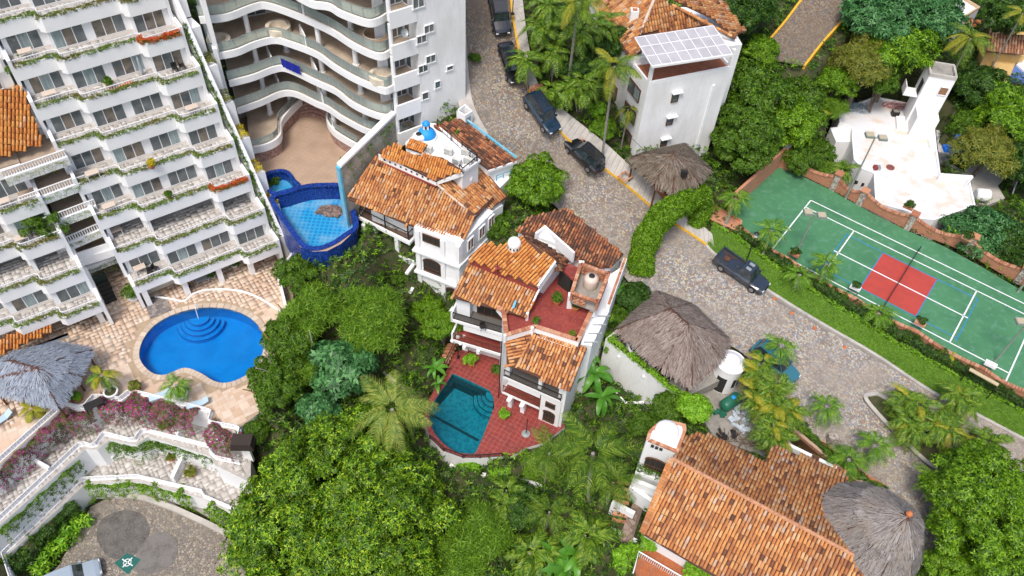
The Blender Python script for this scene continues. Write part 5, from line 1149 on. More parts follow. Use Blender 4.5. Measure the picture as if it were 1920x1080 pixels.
for x in (.6, 1.9): mb = MB(); TF.box(mb, x, x+.4, -.35, .1, -6.1, -4.3); obj('post', mb, white, HB); mb = MB(); TF.box(mb, x, x+.4, -.5, .5, -4.55, -4.31); obj('corbel', mb, white, HB)
mb = MB(); TF.box(mb, .4, TL_-2, -.3, -.05, -2.6, -1.81); obj('beam', mb, white, HB)
window(TF, HB, TL_-1.4, -3.3, .95, .75, o=-.03, panes=1, frame=wood, glass=dark); archwin(HB, TF, TL_-1.5, -5.6, 1.1, 1.6, -.03)
mb = MB(); a, b = Pz(A(939, 578, 3), 0), Pz(A(944, 640, 3), 0); mb.tube([Pz(A(941, 640, 2.8), 2.8), Pz(A(941, 640, 2.8), -6)], .05); obj('drain_pipe', mb, iron, HB)
# right long side wall with pipes and brick coping
sw0, sw1 = A(*zB(1290, 395), 3.9), A(*zB(1045, 1010), 3.6)
mb = MB(); P4 = [sw0, A(*zB(1075, 740), 3.9), A(*zB(945, 1010), 3.6)]
S1 = A(*zB(1298, 395), 3.6); S2 = A(*zB(1170, 760), 3.2); S3_ = A(*zB(1040, 1030), 2.8)
mb = MB(); poly = [S1, S2, S3_, A(*zB(960, 1010), 3), A(*zB(1060, 740), 3), A(*zB(1180, 500), 3)]; mb.prism(poly, -6, 2.7); obj('side_wing', mb, white, HB)
parapet(HB, [S1, S2], 2.7, .7, t=-.35)
for k in range(4): p = S2.lerp(S3_, .2+k*.25); mb = MB(); mb.tube([Pz(p, 2.9)+Vector((-.8, 0, 0)), Pz(p, 2.9)+Vector((.4, .1, 0))], .05); mb.tube([Pz(p, 2.9), Pz(p, 2.2)], .04); obj('pipe', mb, steel, HB)
# terrace edge railing and lamp
eg = AA([(806, 822), (832, 846), (868, 859), (900, 859), (942, 856), (958, 864)], RZ); te_ = thing('pool_railing', 'dark iron railing round the lower edge of the red pool terrace', 'railing', eg[2]); ironrail(te_, eg, h=.6, step=.2)
ts = thing('garden_steps', 'dark steps with iron rail beside the lamp at the corner of the red terrace', 'steps', A(838, 690, RZ))
for k in range(7): p = A(852-3.2*k, 648+6.5*k, RZ+.1*(6-k)); mb = MB(); mb.bar(p+Vector((-.7, 0, 0)), p+Vector((.3, .15, 0)), .3, .2); obj('tread', mb, brickp, ts)
ironrail(ts, [A(858, 640, RZ+.8), A(828, 700, RZ)], h=.9, step=.2)
def lamp(px, py, z, h, label, arms=3, white_=True, group=None):
    p = A(px, py, z); m = white2 if white_ else iron; t = thing('street_lamp', label, 'street lamp', p, group); mb = MB(); mb.lathe(p, [(.16, 0), (.14, .2), (.06, .3), (.045, h)], 10); obj('pole', mb, iron, t)
    gm = mat('lamp_globe', (.8, .8, .78), rough=.3)
    if arms == 1:
        mb = MB(); mb.lathe(p+Vector((0, 0, h)), [(.05, 0), (.16, .1), (.24, .45), (.26, .5), (.1, .62), (.03, .75)], 8); obj('lantern', mb, [iron], t); mb = MB(); mb.lathe(p+Vector((0, 0, h+.08)), [(.17, 0), (.235, .36)], 8); obj('lantern_glass', mb, gm, t)
    else:
        for k in range(arms):
            a = 2*PI*k/arms+.5; d = Vector((math.cos(a), math.sin(a), 0)); mb = MB(); mb.tube(cr([p+Vector((0, 0, h-.5)), p+d*.35+Vector((0, 0, h-.6)), p+d*.6+Vector((0, 0, h-.3))], 4), .035, 6); obj('arm', mb, m, t)
            mb = MB(); mb.lathe(p+d*.6+Vector((0, 0, h-.3)), [(.06, 0), (.16, .08), (.2, .22), (.15, .36), (.03, .42)], 10); obj('globe', mb, gm, t)
        mb = MB(); mb.lathe(p+Vector((0, 0, h)), [(.06, 0), (.18, .08), (.22, .24), (.15, .38), (.03, .44)], 10); obj('globe', mb, gm, t)
lamp(859, 671, RZ, 3.2, 'white multi globe lamp at the upper left corner of the red pool terrace', 4)
lamp(1398, 492, .2, 3.6, 'black single lantern street lamp on the grass next to the pickup', 1)
um = thing('umbrella_stand', 'grey parasol stand with folded pole on the red terrace', 'parasol stand', A(986, 814, RZ)); c = A(986, 814, RZ); mb = MB(); mb.lathe(c, [(.4, 0), (.4, .1), (.12, .16), (.1, .3)], 14); obj('base', mb, steel, um); mb = MB(); mb.tube([c, c+Vector((0, 0, 2.6))], .04); obj('pole', mb, iron, um)
# satellite dish / clutter on upper roof, blue stick on roof
# ================================================================ white block with translucent canopy
HC = thing('house', 'tall white three storey house with clay hip roof and pale panelled terrace canopy', 'house', (16, 67, 4.3))
def zC(u, v): return (840+u/2.841, v/2.841)
c0_, c1_, c2_, c3_ = A(1193, 285, 4.2), A(1298, 272, 3.5), A(1190, 130, 15), A(1370, 100, 15)
# front face through lower window sills
CFp = A(1194, 283, 4.3); 
FCc = face2(Pz(A(1217, 152, 13.5), 0), Pz(A(1372, 122, 13.5), 0)); LC = (A(1372, 122, 13.5)-A(1217, 152, 13.5)).xy.length
FCc.O = Pz(A(1217, 152, 13.5), 0); LC += .1
mb = MB(); FCc.box(mb, 0, LC, -3.2, 0, 1, 13.0); obj('wall', mb, dirtywhite, HC)
mb = MB(); FCc.box(mb, -.0, LC-1.0, -12, -3.2, 1, 13.2); obj('wall', mb, dirtywhite, HC)
mb = MB(); FCc.box(mb, .15, LC-.15, -3.6, -.2, 13.01, 13.03); obj('terrace_floor', mb, mat('russet_floor', (.3, .1, .045), (.22, .07, .03), ns=1.5, c3=(.38, .18, .1), rough=.8), HC)
for a0_, a1_, o0_, o1_ in ((0, LC, -.18, 0), (0, .18, -3.2, -.18), (LC-.18, LC, -3.2, -.18)): mb = MB(); FCc.box(mb, a0_, a1_, o0_, o1_, 13, 13.35); obj('parapet', mb, white, HC)
for a_ in (0, LC-.35): mb = MB(); FCc.box(mb, a_, a_+.3, -.35, -.02, 13.35, 15.2); obj('pillar', mb, white, HC)
cq = [A(*zC(*p), z) for p, z in (((1085, 352), 15.6), ((1515, 287), 15.6), ((1412, 137), 16.4), ((995, 200), 16.4))]
cp_, _ = fitz(cq); cn = thing('terrace_canopy', 'pale translucent panelled canopy over the russet terrace of the tall white house', 'canopy', cp_[0])
pan = mat('polycarbonate_panel', (.42, .41, .43), (.36, .35, .37), ns=.8, rough=.35, spec=.5)
for i in range(8):
    for j in range(3):
        q = lambda s_, t_: cp_[0].lerp(cp_[1], s_).lerp(cp_[3].lerp(cp_[2], s_), t_)
        g = .008; P4 = [q(i/8+g, j/3+g), q((i+1)/8-g, j/3+g), q((i+1)/8-g, (j+1)/3-g), q(i/8+g, (j+1)/3-g)]; mb = MB(); mb.box8([p-Vector((0, 0, .02)) for p in P4]+[p+Vector((0, 0, .015)) for p in P4]); obj('panel', mb, pan, cn)
mb = MB()
for i in range(9): mb.bar(q(i/8, 0), q(i/8, 1), .07, .09)
for j in range(4): mb.bar(q(0, j/3), q(1, j/3), .07, .09)
obj('frame', mb, white2, cn); mb = MB(); mb.bar(cp_[0]-Vector((0, 0, .12)), cp_[1]-Vector((0, 0, .12)), .14, .22); obj('front_beam', mb, white2, cn)
for px_, py_, w_, h_ in ((1265, 183, .75, 1.0), (1255, 227, .75, .9), (1244, 267, .75, .85)):
    p = hit(px_, py_, FCc.P(0, 0, 0), FCc.n); s_, n_ = FCc.sn(p); window(FCc, HC, s_-w_/2, p.z-h_/2, w_, h_, o=.03, panes=1, frame=wood, glass=winglass)
    mb = MB(); FCc.box(mb, s_-w_/2-.12, s_+w_/2+.3, 0, .4, p.z+h_/2+.15, p.z+h_/2+.25); obj('window_hood', mb, white, HC)
mb = MB(); p = hit(1310, 250, FCc.P(0, 0, 0), FCc.n); s_, _n = FCc.sn(p); FCc.box(mb, LC-1.75, LC-1.5, 0, .15, 4, 11.5); obj('chase', mb, white, HC)
# left side: openings
FS = Fc(FCc.P(0, 0, 0)-FCc.n*9, math.atan2(FCc.n.y, FCc.n.x)); 
for z in (4.6, 7.4, 10.2): window(FS, HC, 5.6, z, 2.4, 1.5, o=.03, panes=2, frame=wood); window(FS, HC, 1.2, z, 2.4, 1.5, o=.03, panes=2, frame=wood)
hp = [A(*zC(*p), z) for p, z in (((750, -20), 14.3), ((905, 180), 14.3), ((960, 290), 14.0), ((1045, 290), 14.0), ((1015, 190), 14.8), ((1105, -10), 17.6))]
hp1, _ = fitz([A(*zC(720, -60), 14.3), A(*zC(965, 290), 13.9), A(*zC(1030, 292), 14.0), A(*zC(1018, 190), 14.8), A(*zC(1115, -30), 17.2)])
band_tiles(HC, hp1, tile, Vector((-FCc.u.x, -FCc.u.y, -.4)), cw=.3, tl=.5)
hq, _ = fitz([A(*zC(1018, 190), 14.6), A(*zC(1412, 140), 14.6), A(*zC(1200, -5), 17.3), A(*zC(1110, -20), 17.3)]); band_tiles(HC, hq, tile, Vector((FCc.n.x, FCc.n.y, -.4)), cw=.3, tl=.5)
hr, _ = fitz([A(*zC(1400, 130), 14.6), A(*zC(1530, 205), 14.2), A(*zC(1535, 180), 14.2), A(*zC(1590, 150), 14.4), A(*zC(1450, -10), 15.5), A(*zC(1200, -20), 17.3)]); band_tiles(HC, hr, tile, Vector((FCc.u.x, FCc.u.y, -.35)), cw=.3, tl=.5)
ridge(HC, hq[0], hq[3], m=MAT['mortar_ridge']); ridge(HC, hq[2], A(*zC(1530, 205), 14.3))
mb = MB(); cc = A(*zC(1300, 60), 14); mb.prism([FCc.P(0, -3.3, 0), FCc.P(LC+2.5, -2.5, 0), FCc.P(LC+3.8, -9, 0), FCc.P(0, -14, 0)], 1, 13.8); obj('wall', mb, dirtywhite, HC)
c = A(*zC(988, 100), 15.2); mb = MB(); mb.box(c.x-.4, c.x+.4, c.y-.4, c.y+.4, 14.2, 16.2); chh = obj('chimney', mb, white, HC); mb = MB(); mb.box(c.x-.25, c.x+.25, c.y-.25, c.y+.25, 16.2, 16.23); obj('flue', mb, brick, chh)
# ================================================================ far right white flat roofed house
def zD(u, v): return (1540+u/3.6, 120+v/3.6)
HD = thing('house', 'large white flat roofed house with a curved wall beyond the sports court', 'house', A(1680, 300, -3))
DZ2 = .4
def _stain(t, g, col):
    N = t.nodes; no = N.new('ShaderNodeTexNoise'); no.inputs['Scale'].default_value = .55; no.inputs['Detail'].default_value = 8; t.links.new(g.outputs['Position'], no.inputs[0])
    r = N.new('ShaderNodeMapRange'); r.inputs[1].default_value = .5; r.inputs[2].default_value = .64; r.inputs[4].default_value = .7; t.links.new(no.outputs[0], r.inputs[0])
    mx = N.new('ShaderNodeMix'); mx.data_type = 'RGBA'; t.links.new(r.outputs[0], mx.inputs[0]); t.links.new(col, mx.inputs[6]); mx.inputs[7].default_value = (.62, .48, .34, 1); return mx.outputs[2]
rfm = mat('white_roof_membrane', (.68, .68, .7), (.58, .57, .56), ns=.3, amt=.7, rough=.7, extra=lambda t, g, p, c: _stain(t, g, c))
main = [zD(*p) for p in ((110, 310), (240, 270), (360, 225), (650, 285), (755, 360), (775, 570), (800, 745), (1020, 760), (1000, 800), (1035, 960), (760, 1060), (640, 1050), (600, 1010), (360, 940), (350, 745), (270, 715), (215, 650), (205, 530), (205, 440), (120, 400))]
reg(AA(main, DZ2), -4.2)
mb = MB(); mb.prism(AA(main, DZ2), -6, DZ2); o = obj('building_body', mb, [white, rfm], HD); o.data.polygons.foreach_set('material_index', [1 if p.normal.z > .9 else 0 for p in o.data.polygons])
mb = MB(); ML = AA(main, DZ2); wall(mb, ML+[ML[0]], .18 if area(ML) > 0 else -.18, DZ2, DZ2+.18); obj('roof_kerb', mb, white2, HD)
mb = MB(); mb.prism(AA([zD(*p) for p in ((505, 350), (755, 362), (778, 575), (735, 560), (715, 465), (512, 430))], DZ2+.3), DZ2, DZ2+.3); obj('raised_roof', mb, white2, HD)
mb = MB(); mb.prism(AA([zD(*p) for p in ((60, 430), (212, 415), (212, 525), (100, 525))], -.2), -5, -.2); o = obj('side_roof', mb, white, HD)
mb = MB(); wall(mb, AA([zD(805, 745), zD(1015, 765), zD(985, 795)], DZ2+.9), .15, DZ2, DZ2+.9); obj('parapet', mb, dirtywhite, HD)
# tower
ta, tb2, tc, td = A(*zD(722, 92), 6.9), A(*zD(903, 122), 6.9), 0, 0
ftd = face2(Pz(ta, 0), Pz(tb2, 0)); LT = (tb2-ta).xy.length
mb = MB(); ftd.box(mb, 0, LT, -2.6, 0, -4, 7.1); obj('tower', mb, white, HD)
mb = MB(); ftd.box(mb, .2, LT-.2, -2.4, -.2, 7.11, 7.15); obj('tower_roof', mb, concrete, HD); mb = MB()
for bx in ((0, LT, -.18, .05), (0, LT, -2.65, -2.42), (-.05, .18, -2.42, -.18), (LT-.18, LT+.05, -2.42, -.18)): ftd.box(mb, *bx, 7.1, 7.5)
obj('tower_parapet', mb, paleconc, HD)
window(ftd, HD, LT*.58, 5.0, 1.0, 1.1, o=.03, panes=1, glass=shut)
mb = MB(); ftd.box(mb, .2, LT-.3, -.05, 2.2, -4, 3.1); obj('lower_tower', mb, white, HD)
mb = MB(); ftd.box(mb, -1.6, 0, -2, -.4, 3.9, 4.1); ftd.box(mb, -1.6, -1.5, -2, -.4, 4.1, 5.1); obj('side_balcony', mb, dirtywhite, HD); mb = MB(); ftd.box(mb, -.04, -.01, -1.6, -.5, 4.1, 5.9); obj('doorway', mb, dark, HD)
# curved wall openings, blue shades, patio and propane tank
for u_, v_ in ((245, 770), (236, 790), (292, 788), (280, 806)): 
    p = A(*zD(u_, v_), -1.4); mb = MB(); mb.box(p.x-.2, p.x+.2, p.y-.3, p.y+.1, -1.6, -1.15); obj('block_opening', mb, dark, HD)
for i, (u_, v_, w_) in enumerate(((920, 490, 1.), (893, 560, 1.), (838, 628, 2.))):
    p = A(*zD(u_, v_), -.8); mb = MB(); mb.box(p.x-w_/2, p.x+w_/2, p.y-.8, p.y+.1, .5, .95); tag(obj('blue_shade', mb, mat('royal_blue_canvas', (.01, .14, .6), rough=.7)), ['upper small', 'lower small', 'wide'][i]+' blue box edge projecting beside the white flat roofed house', 'awning', 'blue box edges beside the white house')
mb = MB(); mb.prism(AA([zD(*p) for p in ((775, 445), (900, 450), (880, 560), (885, 615), (790, 600))], -1), -4, -1); obj('mosaic_terrace', mb, mat('marble_mosaic', (.5, .5, .5), extra=cells(1.6, [(.62, .6, .58), (.3, .32, .35), (.5, .48, .46)], (.6, .58, .55), jw=.05)), HD)
plate('patio', AA([zD(*p) for p in ((835, 655), (960, 720), (1075, 645), (1255, 755), (1190, 820), (1240, 905), (1100, 960), (1030, 930), (1010, 790), (880, 720))], -2.2), paleconc, kind='structure', depth=1)
c = A(*zD(1040, 880), -1.4); pt = thing('propane_tank', 'white horizontal gas tank on the pale patio beside the white house', 'gas tank', c); e = A(*zD(1135, 890), -1.4); d = (e-c).normalized(); mb = MB(); mb.tube([c, c+d*.15, e-d*.15, e], [.55, .75, .75, .55], 18); obj('tank', mb, white2, pt)
for t in (.25, .75): p = c.lerp(e, t); mb = MB(); mb.box(p.x-.1, p.x+.1, p.y-.5, p.y+.5, -2.2, -1.8); obj('foot', mb, concrete, pt)
# ================================================================ small houses top right
def zE(u, v): return (1700+u/6.355, v/6.355)
HE = thing('house', 'white roofed house at the top edge with a little clay tiled porch', 'house', A(1815, 30, 3)); r = AA([zE(*p) for p in ((540, -60), (650, -20), (865, 110), (650, 245), (600, 215), (560, 0))], 5)
reg(r, 2)
mb = MB(); mb.prism(r, 1, 5); obj('building_body', mb, white2, HE); mb = MB(); wall(mb, [r[1], r[2], r[3]], -.2, 5, 5.35); obj('roof_kerb', mb, mat('tan_render', (.55, .4, .25), rough=.8), HE)
tt_, _ = fitz([A(*zE(655, 250), 4.2), A(*zE(760, 330), 3.4), A(*zE(900, 265), 3.6), A(*zE(720, 190), 4.6)]); band_tiles(HE, tt_, tile, Vector((.3, -.9, -.3)))
mb = MB(); mb.prism(AA([zE(*p) for p in ((480, 310), (750, 355), (600, 240))], 2.6), 1, 2.6); obj('porch', mb, skyblue, HE)
HF = thing('house', 'yellow house with a faded clay roof at the right edge', 'house', A(1880, 110, 1))
tt_, _ = fitz([A(*zE(960, 370), 5.5), A(*zE(1060, 365), 6), A(*zE(1420, 400), 6), A(*zE(1420, 660), 4.2), A(*zE(960, 610), 4.2)]); band_tiles(HF, [tt_[0], tt_[1], tt_[2], tt_[3], tt_[4]], mat('faded_roof_tile', (.4, .2, .1), isl=[(0, (.26, .12, .07)), (.5, (.44, .22, .12)), (1, (.54, .34, .22))], rough=.9), Vector((-.1, -1, -.4)), cw=.35, tl=.6)
reg(tt_, 1); reg(AA([zE(*p) for p in ((920, 690), (1420, 640), (1420, 900), (940, 940))], 1), .5)
ochre = mat('ochre_render', (.62, .42, .16), (.55, .36, .15), ns=1, rough=.85)
mb = MB(); mb.prism(AA([zE(*p) for p in ((960, 615), (1420, 665), (1420, 300), (980, 400))], 3.6), 0, 3.5); obj('wall', mb, ochre, HF)
mb = MB(); mb.prism(AA([zE(*p) for p in ((1040, 640), (1340, 650), (1240, 890), (1160, 880), (1040, 790))], 2.5), 0, 2.5); obj('terrace', mb, ochre, HF)
mb = MB(); mb.prism(AA([zE(*p) for p in ((920, 690), (1040, 720), (1130, 850), (1240, 900), (940, 940))], 1.2), -1, 1.2); obj('lower_terrace', mb, white2, HF)
HI = thing('house', 'white house with a big blue roof surface in the right corner', 'house', A(1915, 130, 0)); mb = MB(); mb.prism(AA([zE(*p) for p in ((1300, 760), (1420, 860), (1420, 960), (1235, 900))], 2.4), 0, 2.4); obj('roof', mb, mat('blue_roof', (.1, .17, .42), rough=.6), HI); mb = MB(); mb.prism(AA([zE(*p) for p in ((1380, 670), (1430, 670), (1430, 870), (1310, 770))], 2.6), 0, 2.6); obj('wall', mb, white2, HI)
# ================================================================ thatched roofs
THM = [(0, (.13, .11, .1)), (.3, (.2, .18, .17)), (.65, (.27, .25, .235)), (1, (.35, .33, .31))]
thatch = mat('palm_thatch', (.3, .3, .3), isl=THM, c2=(.25, .2, .16), ns=.9, amt=.6, rough=.95)
thatchb = mat('brown_thatch', (.3, .3, .3), isl=[(0, (.08, .06, .045)), (.4, (.15, .12, .09)), (.8, (.21, .175, .14)), (1, (.29, .25, .21))], c2=(.12, .09, .06), ns=.7, amt=.6, rough=.95)
thatchg = mat('silver_thatch', (.3, .3, .3), isl=[(0, (.14, .17, .22)), (.4, (.25, .29, .36)), (1, (.4, .44, .5))], c2=(.3, .33, .38), ns=.9, amt=.5, rough=.95)
def thatched(parent, faces, m, n_per=26, ln=.9, w=.05):
    """faces: list of triangles/quads [ridge..., eave...]; bundles of straw lie down each face"""
    mb = MB()
    for f in faces: mb.quad(*f['p']); 
    rf = obj('roof_base', mb, under, parent); Vs = []; n = 0
    L0 = np.array(rootloc(parent))
    for f in faces:
        P = [Vector(p) for p in f['p']]; dn = Vector(f['d']); nr = Vector((0, 0, 0)); c = sum(P, Vector())/len(P)
        for i in range(len(P)): nr += (P[i]-c).cross(P[(i+1) % len(P)]-c)
        ar = nr.length/2; nr.normalize(); nr = nr if nr.z > 0 else -nr; dn = (dn-nr*dn.dot(nr)).normalized(); sd_ = nr.cross(dn)
        Q = [((p-c).dot(sd_), (p-c).dot(dn)) for p in P]; xs = [q[0] for q in Q]; ys = [q[1] for q in Q]
        N = int(ar*n_per*((max(xs)-min(xs))*(max(ys)-min(ys))/max(ar, .1))); x = rng.uniform(min(xs)-.1, max(xs)+.1, N); y = rng.uniform(min(ys), max(ys), N); ok = inpoly(x, y, Q); x = x[ok]; y = y[ok]; N = len(x)
        apex = f.get('apex'); l = rng.uniform(.5, 1.1, N)*ln; ww = rng.uniform(.6, 1.6, N)*w; sk = rng.normal(0, .08, N); h0 = rng.uniform(.0, .05, N); h1 = rng.uniform(.015, .05, N)
        V = np.zeros((N, 4, 3)); S = np.array(sd_); D = np.array(dn); Nn = np.array(nr); C = np.array(c)
        if apex is not None:
            ax, ay = (Vector(apex)-c).dot(sd_), (Vector(apex)-c).dot(dn); dx = x-ax; dy = y-ay; r = np.hypot(dx, dy)+.01; dx /= r; dy /= r
        else: dx = np.zeros(N); dy = np.ones(N)
        dx2 = dx*np.cos(sk)-dy*np.sin(sk); dy2 = dx*np.sin(sk)+dy*np.cos(sk)
        for k, (t, s, h) in enumerate(((0, -.5, h0), (0, .5, h0), (1, .7, h1), (1, -.7, h1))):
            px = x+dx2*l*t-dy2*ww*s; py = y+dy2*l*t+dx2*ww*s
            V[:, k] = C+px[:, None]*S+py[:, None]*D+(h+.02)[:, None]*Nn
            if t: V[:, k, 2] -= rng.uniform(0, .04, N)
        Vs.append(V)
    V = np.concatenate(Vs); N = len(V); me = quadmesh('straw', V.reshape(-1, 3)-L0, np.arange(4*N).reshape(-1, 4), m); tag(link('thatch', me, rf), kind='stuff'); return rf
def palapa(name, label, eave, apex2, m, zb, cat='thatched roof', posts=True, bulge=.25, **k):
    """eave: loop of points; apex2: one or two ridge points"""
    t = thing(name, label, cat, Vector((sum(p.x for p in eave)/len(eave), sum(p.y for p in eave)/len(eave), zb))); F = []; n = len(eave)
    near = [min(range(len(apex2)), key=lambda j: (e-apex2[j]).length) for e in eave]
    for i in range(n):
        j = (i+1) % n; a, b = apex2[near[i]], apex2[near[j]]; d = ((eave[i]+eave[j])/2-(a+b)/2)
        up = Vector((0, 0, bulge)); mi, mj = a.lerp(eave[i], .62)+up, b.lerp(eave[j], .62)+up
        if near[i] == near[j]: F.append(dict(p=[a, mi, mj], d=d, apex=a))
        else: F.append(dict(p=[a, mi, mj, b], d=d))
        F.append(dict(p=[mi, eave[i], eave[j], mj], d=d+Vector((0, 0, -bulge*1.4))))
    thatched(t, F, m, **k)
    if posts:
        c = sum(eave, Vector())/n
        for i in range(0, n, max(1, n//6)):
            p = eave[i].lerp(c, .12); mb = MB(); mb.tube([Pz(p, zb), Pz(p, eave[i].z+.1)], .1); obj('post', mb, wood, t)
    return t
# central palapa over the parked cars
palapa('thatched_carport', 'large grey brown palm thatch roof over the walled car bay', AA([(1157, 618), (1232, 545), (1300, 570), (1368, 636), (1352, 670), (1298, 724), (1240, 690)], 1.4), [A(1258, 580, 4.0), A(1290, 607, 4.0)], mat('grey_brown_thatch', (.3, .3, .3), isl=[(0, (.12, .09, .075)), (.4, (.22, .175, .15)), (.8, (.29, .24, .21)), (1, (.37, .32, .29))], c2=(.15, .11, .09), ns=.7, amt=.5, rough=.95), -1.0, n_per=150, ln=.55, w=.03)
palapa('thatched_hut', 'dark brown thatched roof beside the pavement below the tall white house', AA([(1178, 296), (1215, 283), (1285, 268), (1333, 318), (1310, 342), (1262, 360), (1228, 345)], 6.4), [A(1262, 288, 8.6)], thatchb, 2.6, n_per=130, ln=.55, w=.03)
rc = A(1700, 966, 3.6); ra_ = A(1632, 1008, 0)
RO = [(1565, 1000), (1548, 965), (1550, 930), (1580, 907), (1625, 905), (1680, 935), (1715, 965), (1732, 1000), (1728, 1050), (1705, 1090), (1640, 1100), (1595, 1060)]
palapa('thatched_hut', 'big round grey thatched roof at the end of the clay tiled house', AA(RO, 3.3), [A(1703, 968, 7.4)], thatch, -3.5, n_per=200, ln=.55, w=.03, bulge=.7)
fn = thing('roof_finial', 'small orange clay finial on the round thatched roof', 'finial', A(1703, 966, 7.35)); c = A(1703, 966, 7.35); mb = MB(); mb.lathe(c, [(.12, 0), (.22, .1), (.24, .25), (.14, .4), (.04, .45)], 14); obj('finial_ball', mb, terracotta, fn)
palapa('thatched_hut', 'silvery grey thatched roof on the pool terrace at the left edge', AA([(-25, 690), (25, 660), (100, 640), (175, 655), (150, 705), (110, 763), (45, 748), (-20, 735)], -1.6), [A(18, 676, .6), A(70, 690, .8)], thatchg, DZ, n_per=150, ln=.5, w=.03)
# ================================================================ gatehouse and car bay wall
GH = thing('gatehouse', 'small round white gatehouse with domed roof and dark doorway', 'gatehouse', A(1366, 722, -2.6)); gc = A(1370, 680, .4); gc.z = 0
mb = MB(); mb.lathe(Vector((gc.x, gc.y, -2.8)), [(1.28, 0), (1.28, 3.1), (1.34, 3.15), (1.34, 3.35), (1.2, 3.38)], 32); obj('wall', mb, white, GH)
mb = MB(); mb.lathe(Vector((gc.x, gc.y, .56)), [(1.2, 0), (1.15, .05), (.85, .12), (.8, .2)]+[(.8*math.cos(t), .2+.4*math.sin(t)) for t in np.linspace(.1, PI/2-.05, 7)], 32); obj('dome', mb, white2, GH, smooth=True)
c = Vector((gc.x, gc.y, 1.16)); mb = MB(); mb.box(c.x-.14, c.x+.14, c.y-.14, c.y+.14, c.z-.1, c.z+.18); obj('vent', mb, white, GH)
def gdoor(ang, w, z0, z1, nm):
    mb = MB(); P = [Vector((gc.x+math.cos(ang+s)*1.3, gc.y+math.sin(ang+s)*1.3, 0)) for s in np.linspace(-w, w, 5)]
    for a, b in zip(P[:-1], P[1:]): mb.box8([Pz(a, z0), Pz(b, z0), Pz(b*.985+gc*.015, z0), Pz(a*.985+gc*.015, z0), Pz(a, z1), Pz(b, z1), Pz(b*.985+gc*.015, z1), Pz(a*.985+gc*.015, z1)])
    d = obj(nm, mb, dark, GH); return d
gdoor(-2.1, .36, -2.6, -.5, 'doorway'); gdoor(-1.15, .13, -1.8, -.6, 'window'); gdoor(-.75, .13, -1.8, -.6, 'window')
CB = thing('car_bay', 'white retaining wall and floor of the car bay under the thatched roof', 'wall', A(1220, 690, -3))
wl = AA([(1139, 640), (1160, 668), (1240, 730), (1272, 752)], -.6); q = [(1139, 636, -.4), (1275, 748, -.6)]
a, b = A(*q[0]), A(*q[1]); fcw = face2(Pz(a, 0), Pz(b, 0)); Lw = (b-a).xy.length; mb = MB(); fcw.box(mb, 0, Lw, -.4, 0, -6, -.5); obj('retaining_wall', mb, dirtywhite, CB)
mb = MB(); fcw.box(mb, -.2, .0, -3.0, .0, -6, -.5); obj('retaining_wall', mb, white, CB)
mb = MB(); mb.prism([fcw.P(0, -.4, 0), fcw.P(Lw, -.4, 0), fcw.P(Lw+1.5, -6, 0), A(1235, 560, -.6)], -2, -1.0); obj('bay_floor', mb, concrete, CB)
for x in (1.6, 4.6): p = fcw.P(x, .02, -1.6); mb = MB(); mb.lathe(p, [(.0, 0), (.14, .08), (.16, .18), (.1, .3), (.0, .32)], 10); obj('wall_light', mb, white2, CB)
BAYWALL = [fcw.P(0, -.2, -.5), fcw.P(Lw, -.2, -.5)]
bpv = thing('brick_pier_wall', 'low brick coped wall between carport and round gatehouse', 'wall', A(1325, 690, -1)); a, b = A(1302, 722, -.2), A(1342, 680, -.2); mb = MB(); mb.bar(Pz(a, -1.4), Pz(b, -1.4), .35, 2.4); obj('wall_panel', mb, white, bpv); n = 14
for k in range(n): mb = MB(); mb.bar(a.lerp(b, (k+.08)/n), a.lerp(b, (k+.92)/n), .5, .1); obj('brick', mb, brickp, bpv)
plate('yard', AA([(1300, 735), (1345, 700), (1400, 720), (1440, 780), (1500, 850), (1440, 860), (1340, 820), (1320, 790)], -2.7), concrete, kind='structure', depth=1.5)
plate('path', AA([(1140, 690), (1215, 735), (1225, 756), (1160, 715)], -5), mat('flagstone', (.2, .15, .12), extra=cells(2, [(.24, .17, .13), (.3, .22, .18), (.18, .13, .1)], (.12, .09, .07), jw=.06)), kind='structure', depth=1)
lw = thing('garden_wall', 'low white zigzag wall beside the flagstone path under the car bay', 'wall', A(1180, 740, -5.5)); mb = MB(); wall(mb, AA([(1145, 730), (1172, 757), (1208, 756)], -4.6), .25, -7, -4.6); obj('wall_panel', mb, white, lw); mb = MB(); wall(mb, AA([(1150, 745), (1222, 788)], -5.2), .25, -8, -5.0); obj('wall_panel', mb, white, lw)
rsw = thing('yard_wall', 'long white wall stepping down from the yard to the planted verge', 'wall', A(1520, 860, -2)); a, b = A(1478, 830, -.5), A(1572, 880, -.8); mb = MB(); mb.bar(Pz(a, -1.9), Pz(b, -1.9), .3, 2.4); obj('wall_panel', mb, white, rsw); mb = MB(); mb.bar(Pz(a.lerp(b, .48), -.9), Pz(a.lerp(b, .62), -.9), .36, .6); obj('gate', mb, wood, rsw)
bw_ = thing('brick_planter', 'long low brick wall planter beside the lower cobbled street', 'planter', A(1560, 830, -1.8)); pts = AA([(1500, 798), (1545, 835), (1600, 880), (1660, 915)], -1.5); mb = MB(); wall(mb, pts, .3, -3.5, -1.5); wall(mb, offset(pts, -.9), .3, -3.5, -1.4); obj('planter_wall', mb, brick, bw_); mb = MB(); wall(mb, offset(pts, -.3), -.6, -3, -1.75); obj('soil', mb, soil, bw_)
mb = MB(); p = A(1560, 824, -1.2); mb.box(p.x-.4, p.x+.4, p.y-.3, p.y+.3, -2.5, -.7); obj('pier', mb, stonem, bw_)
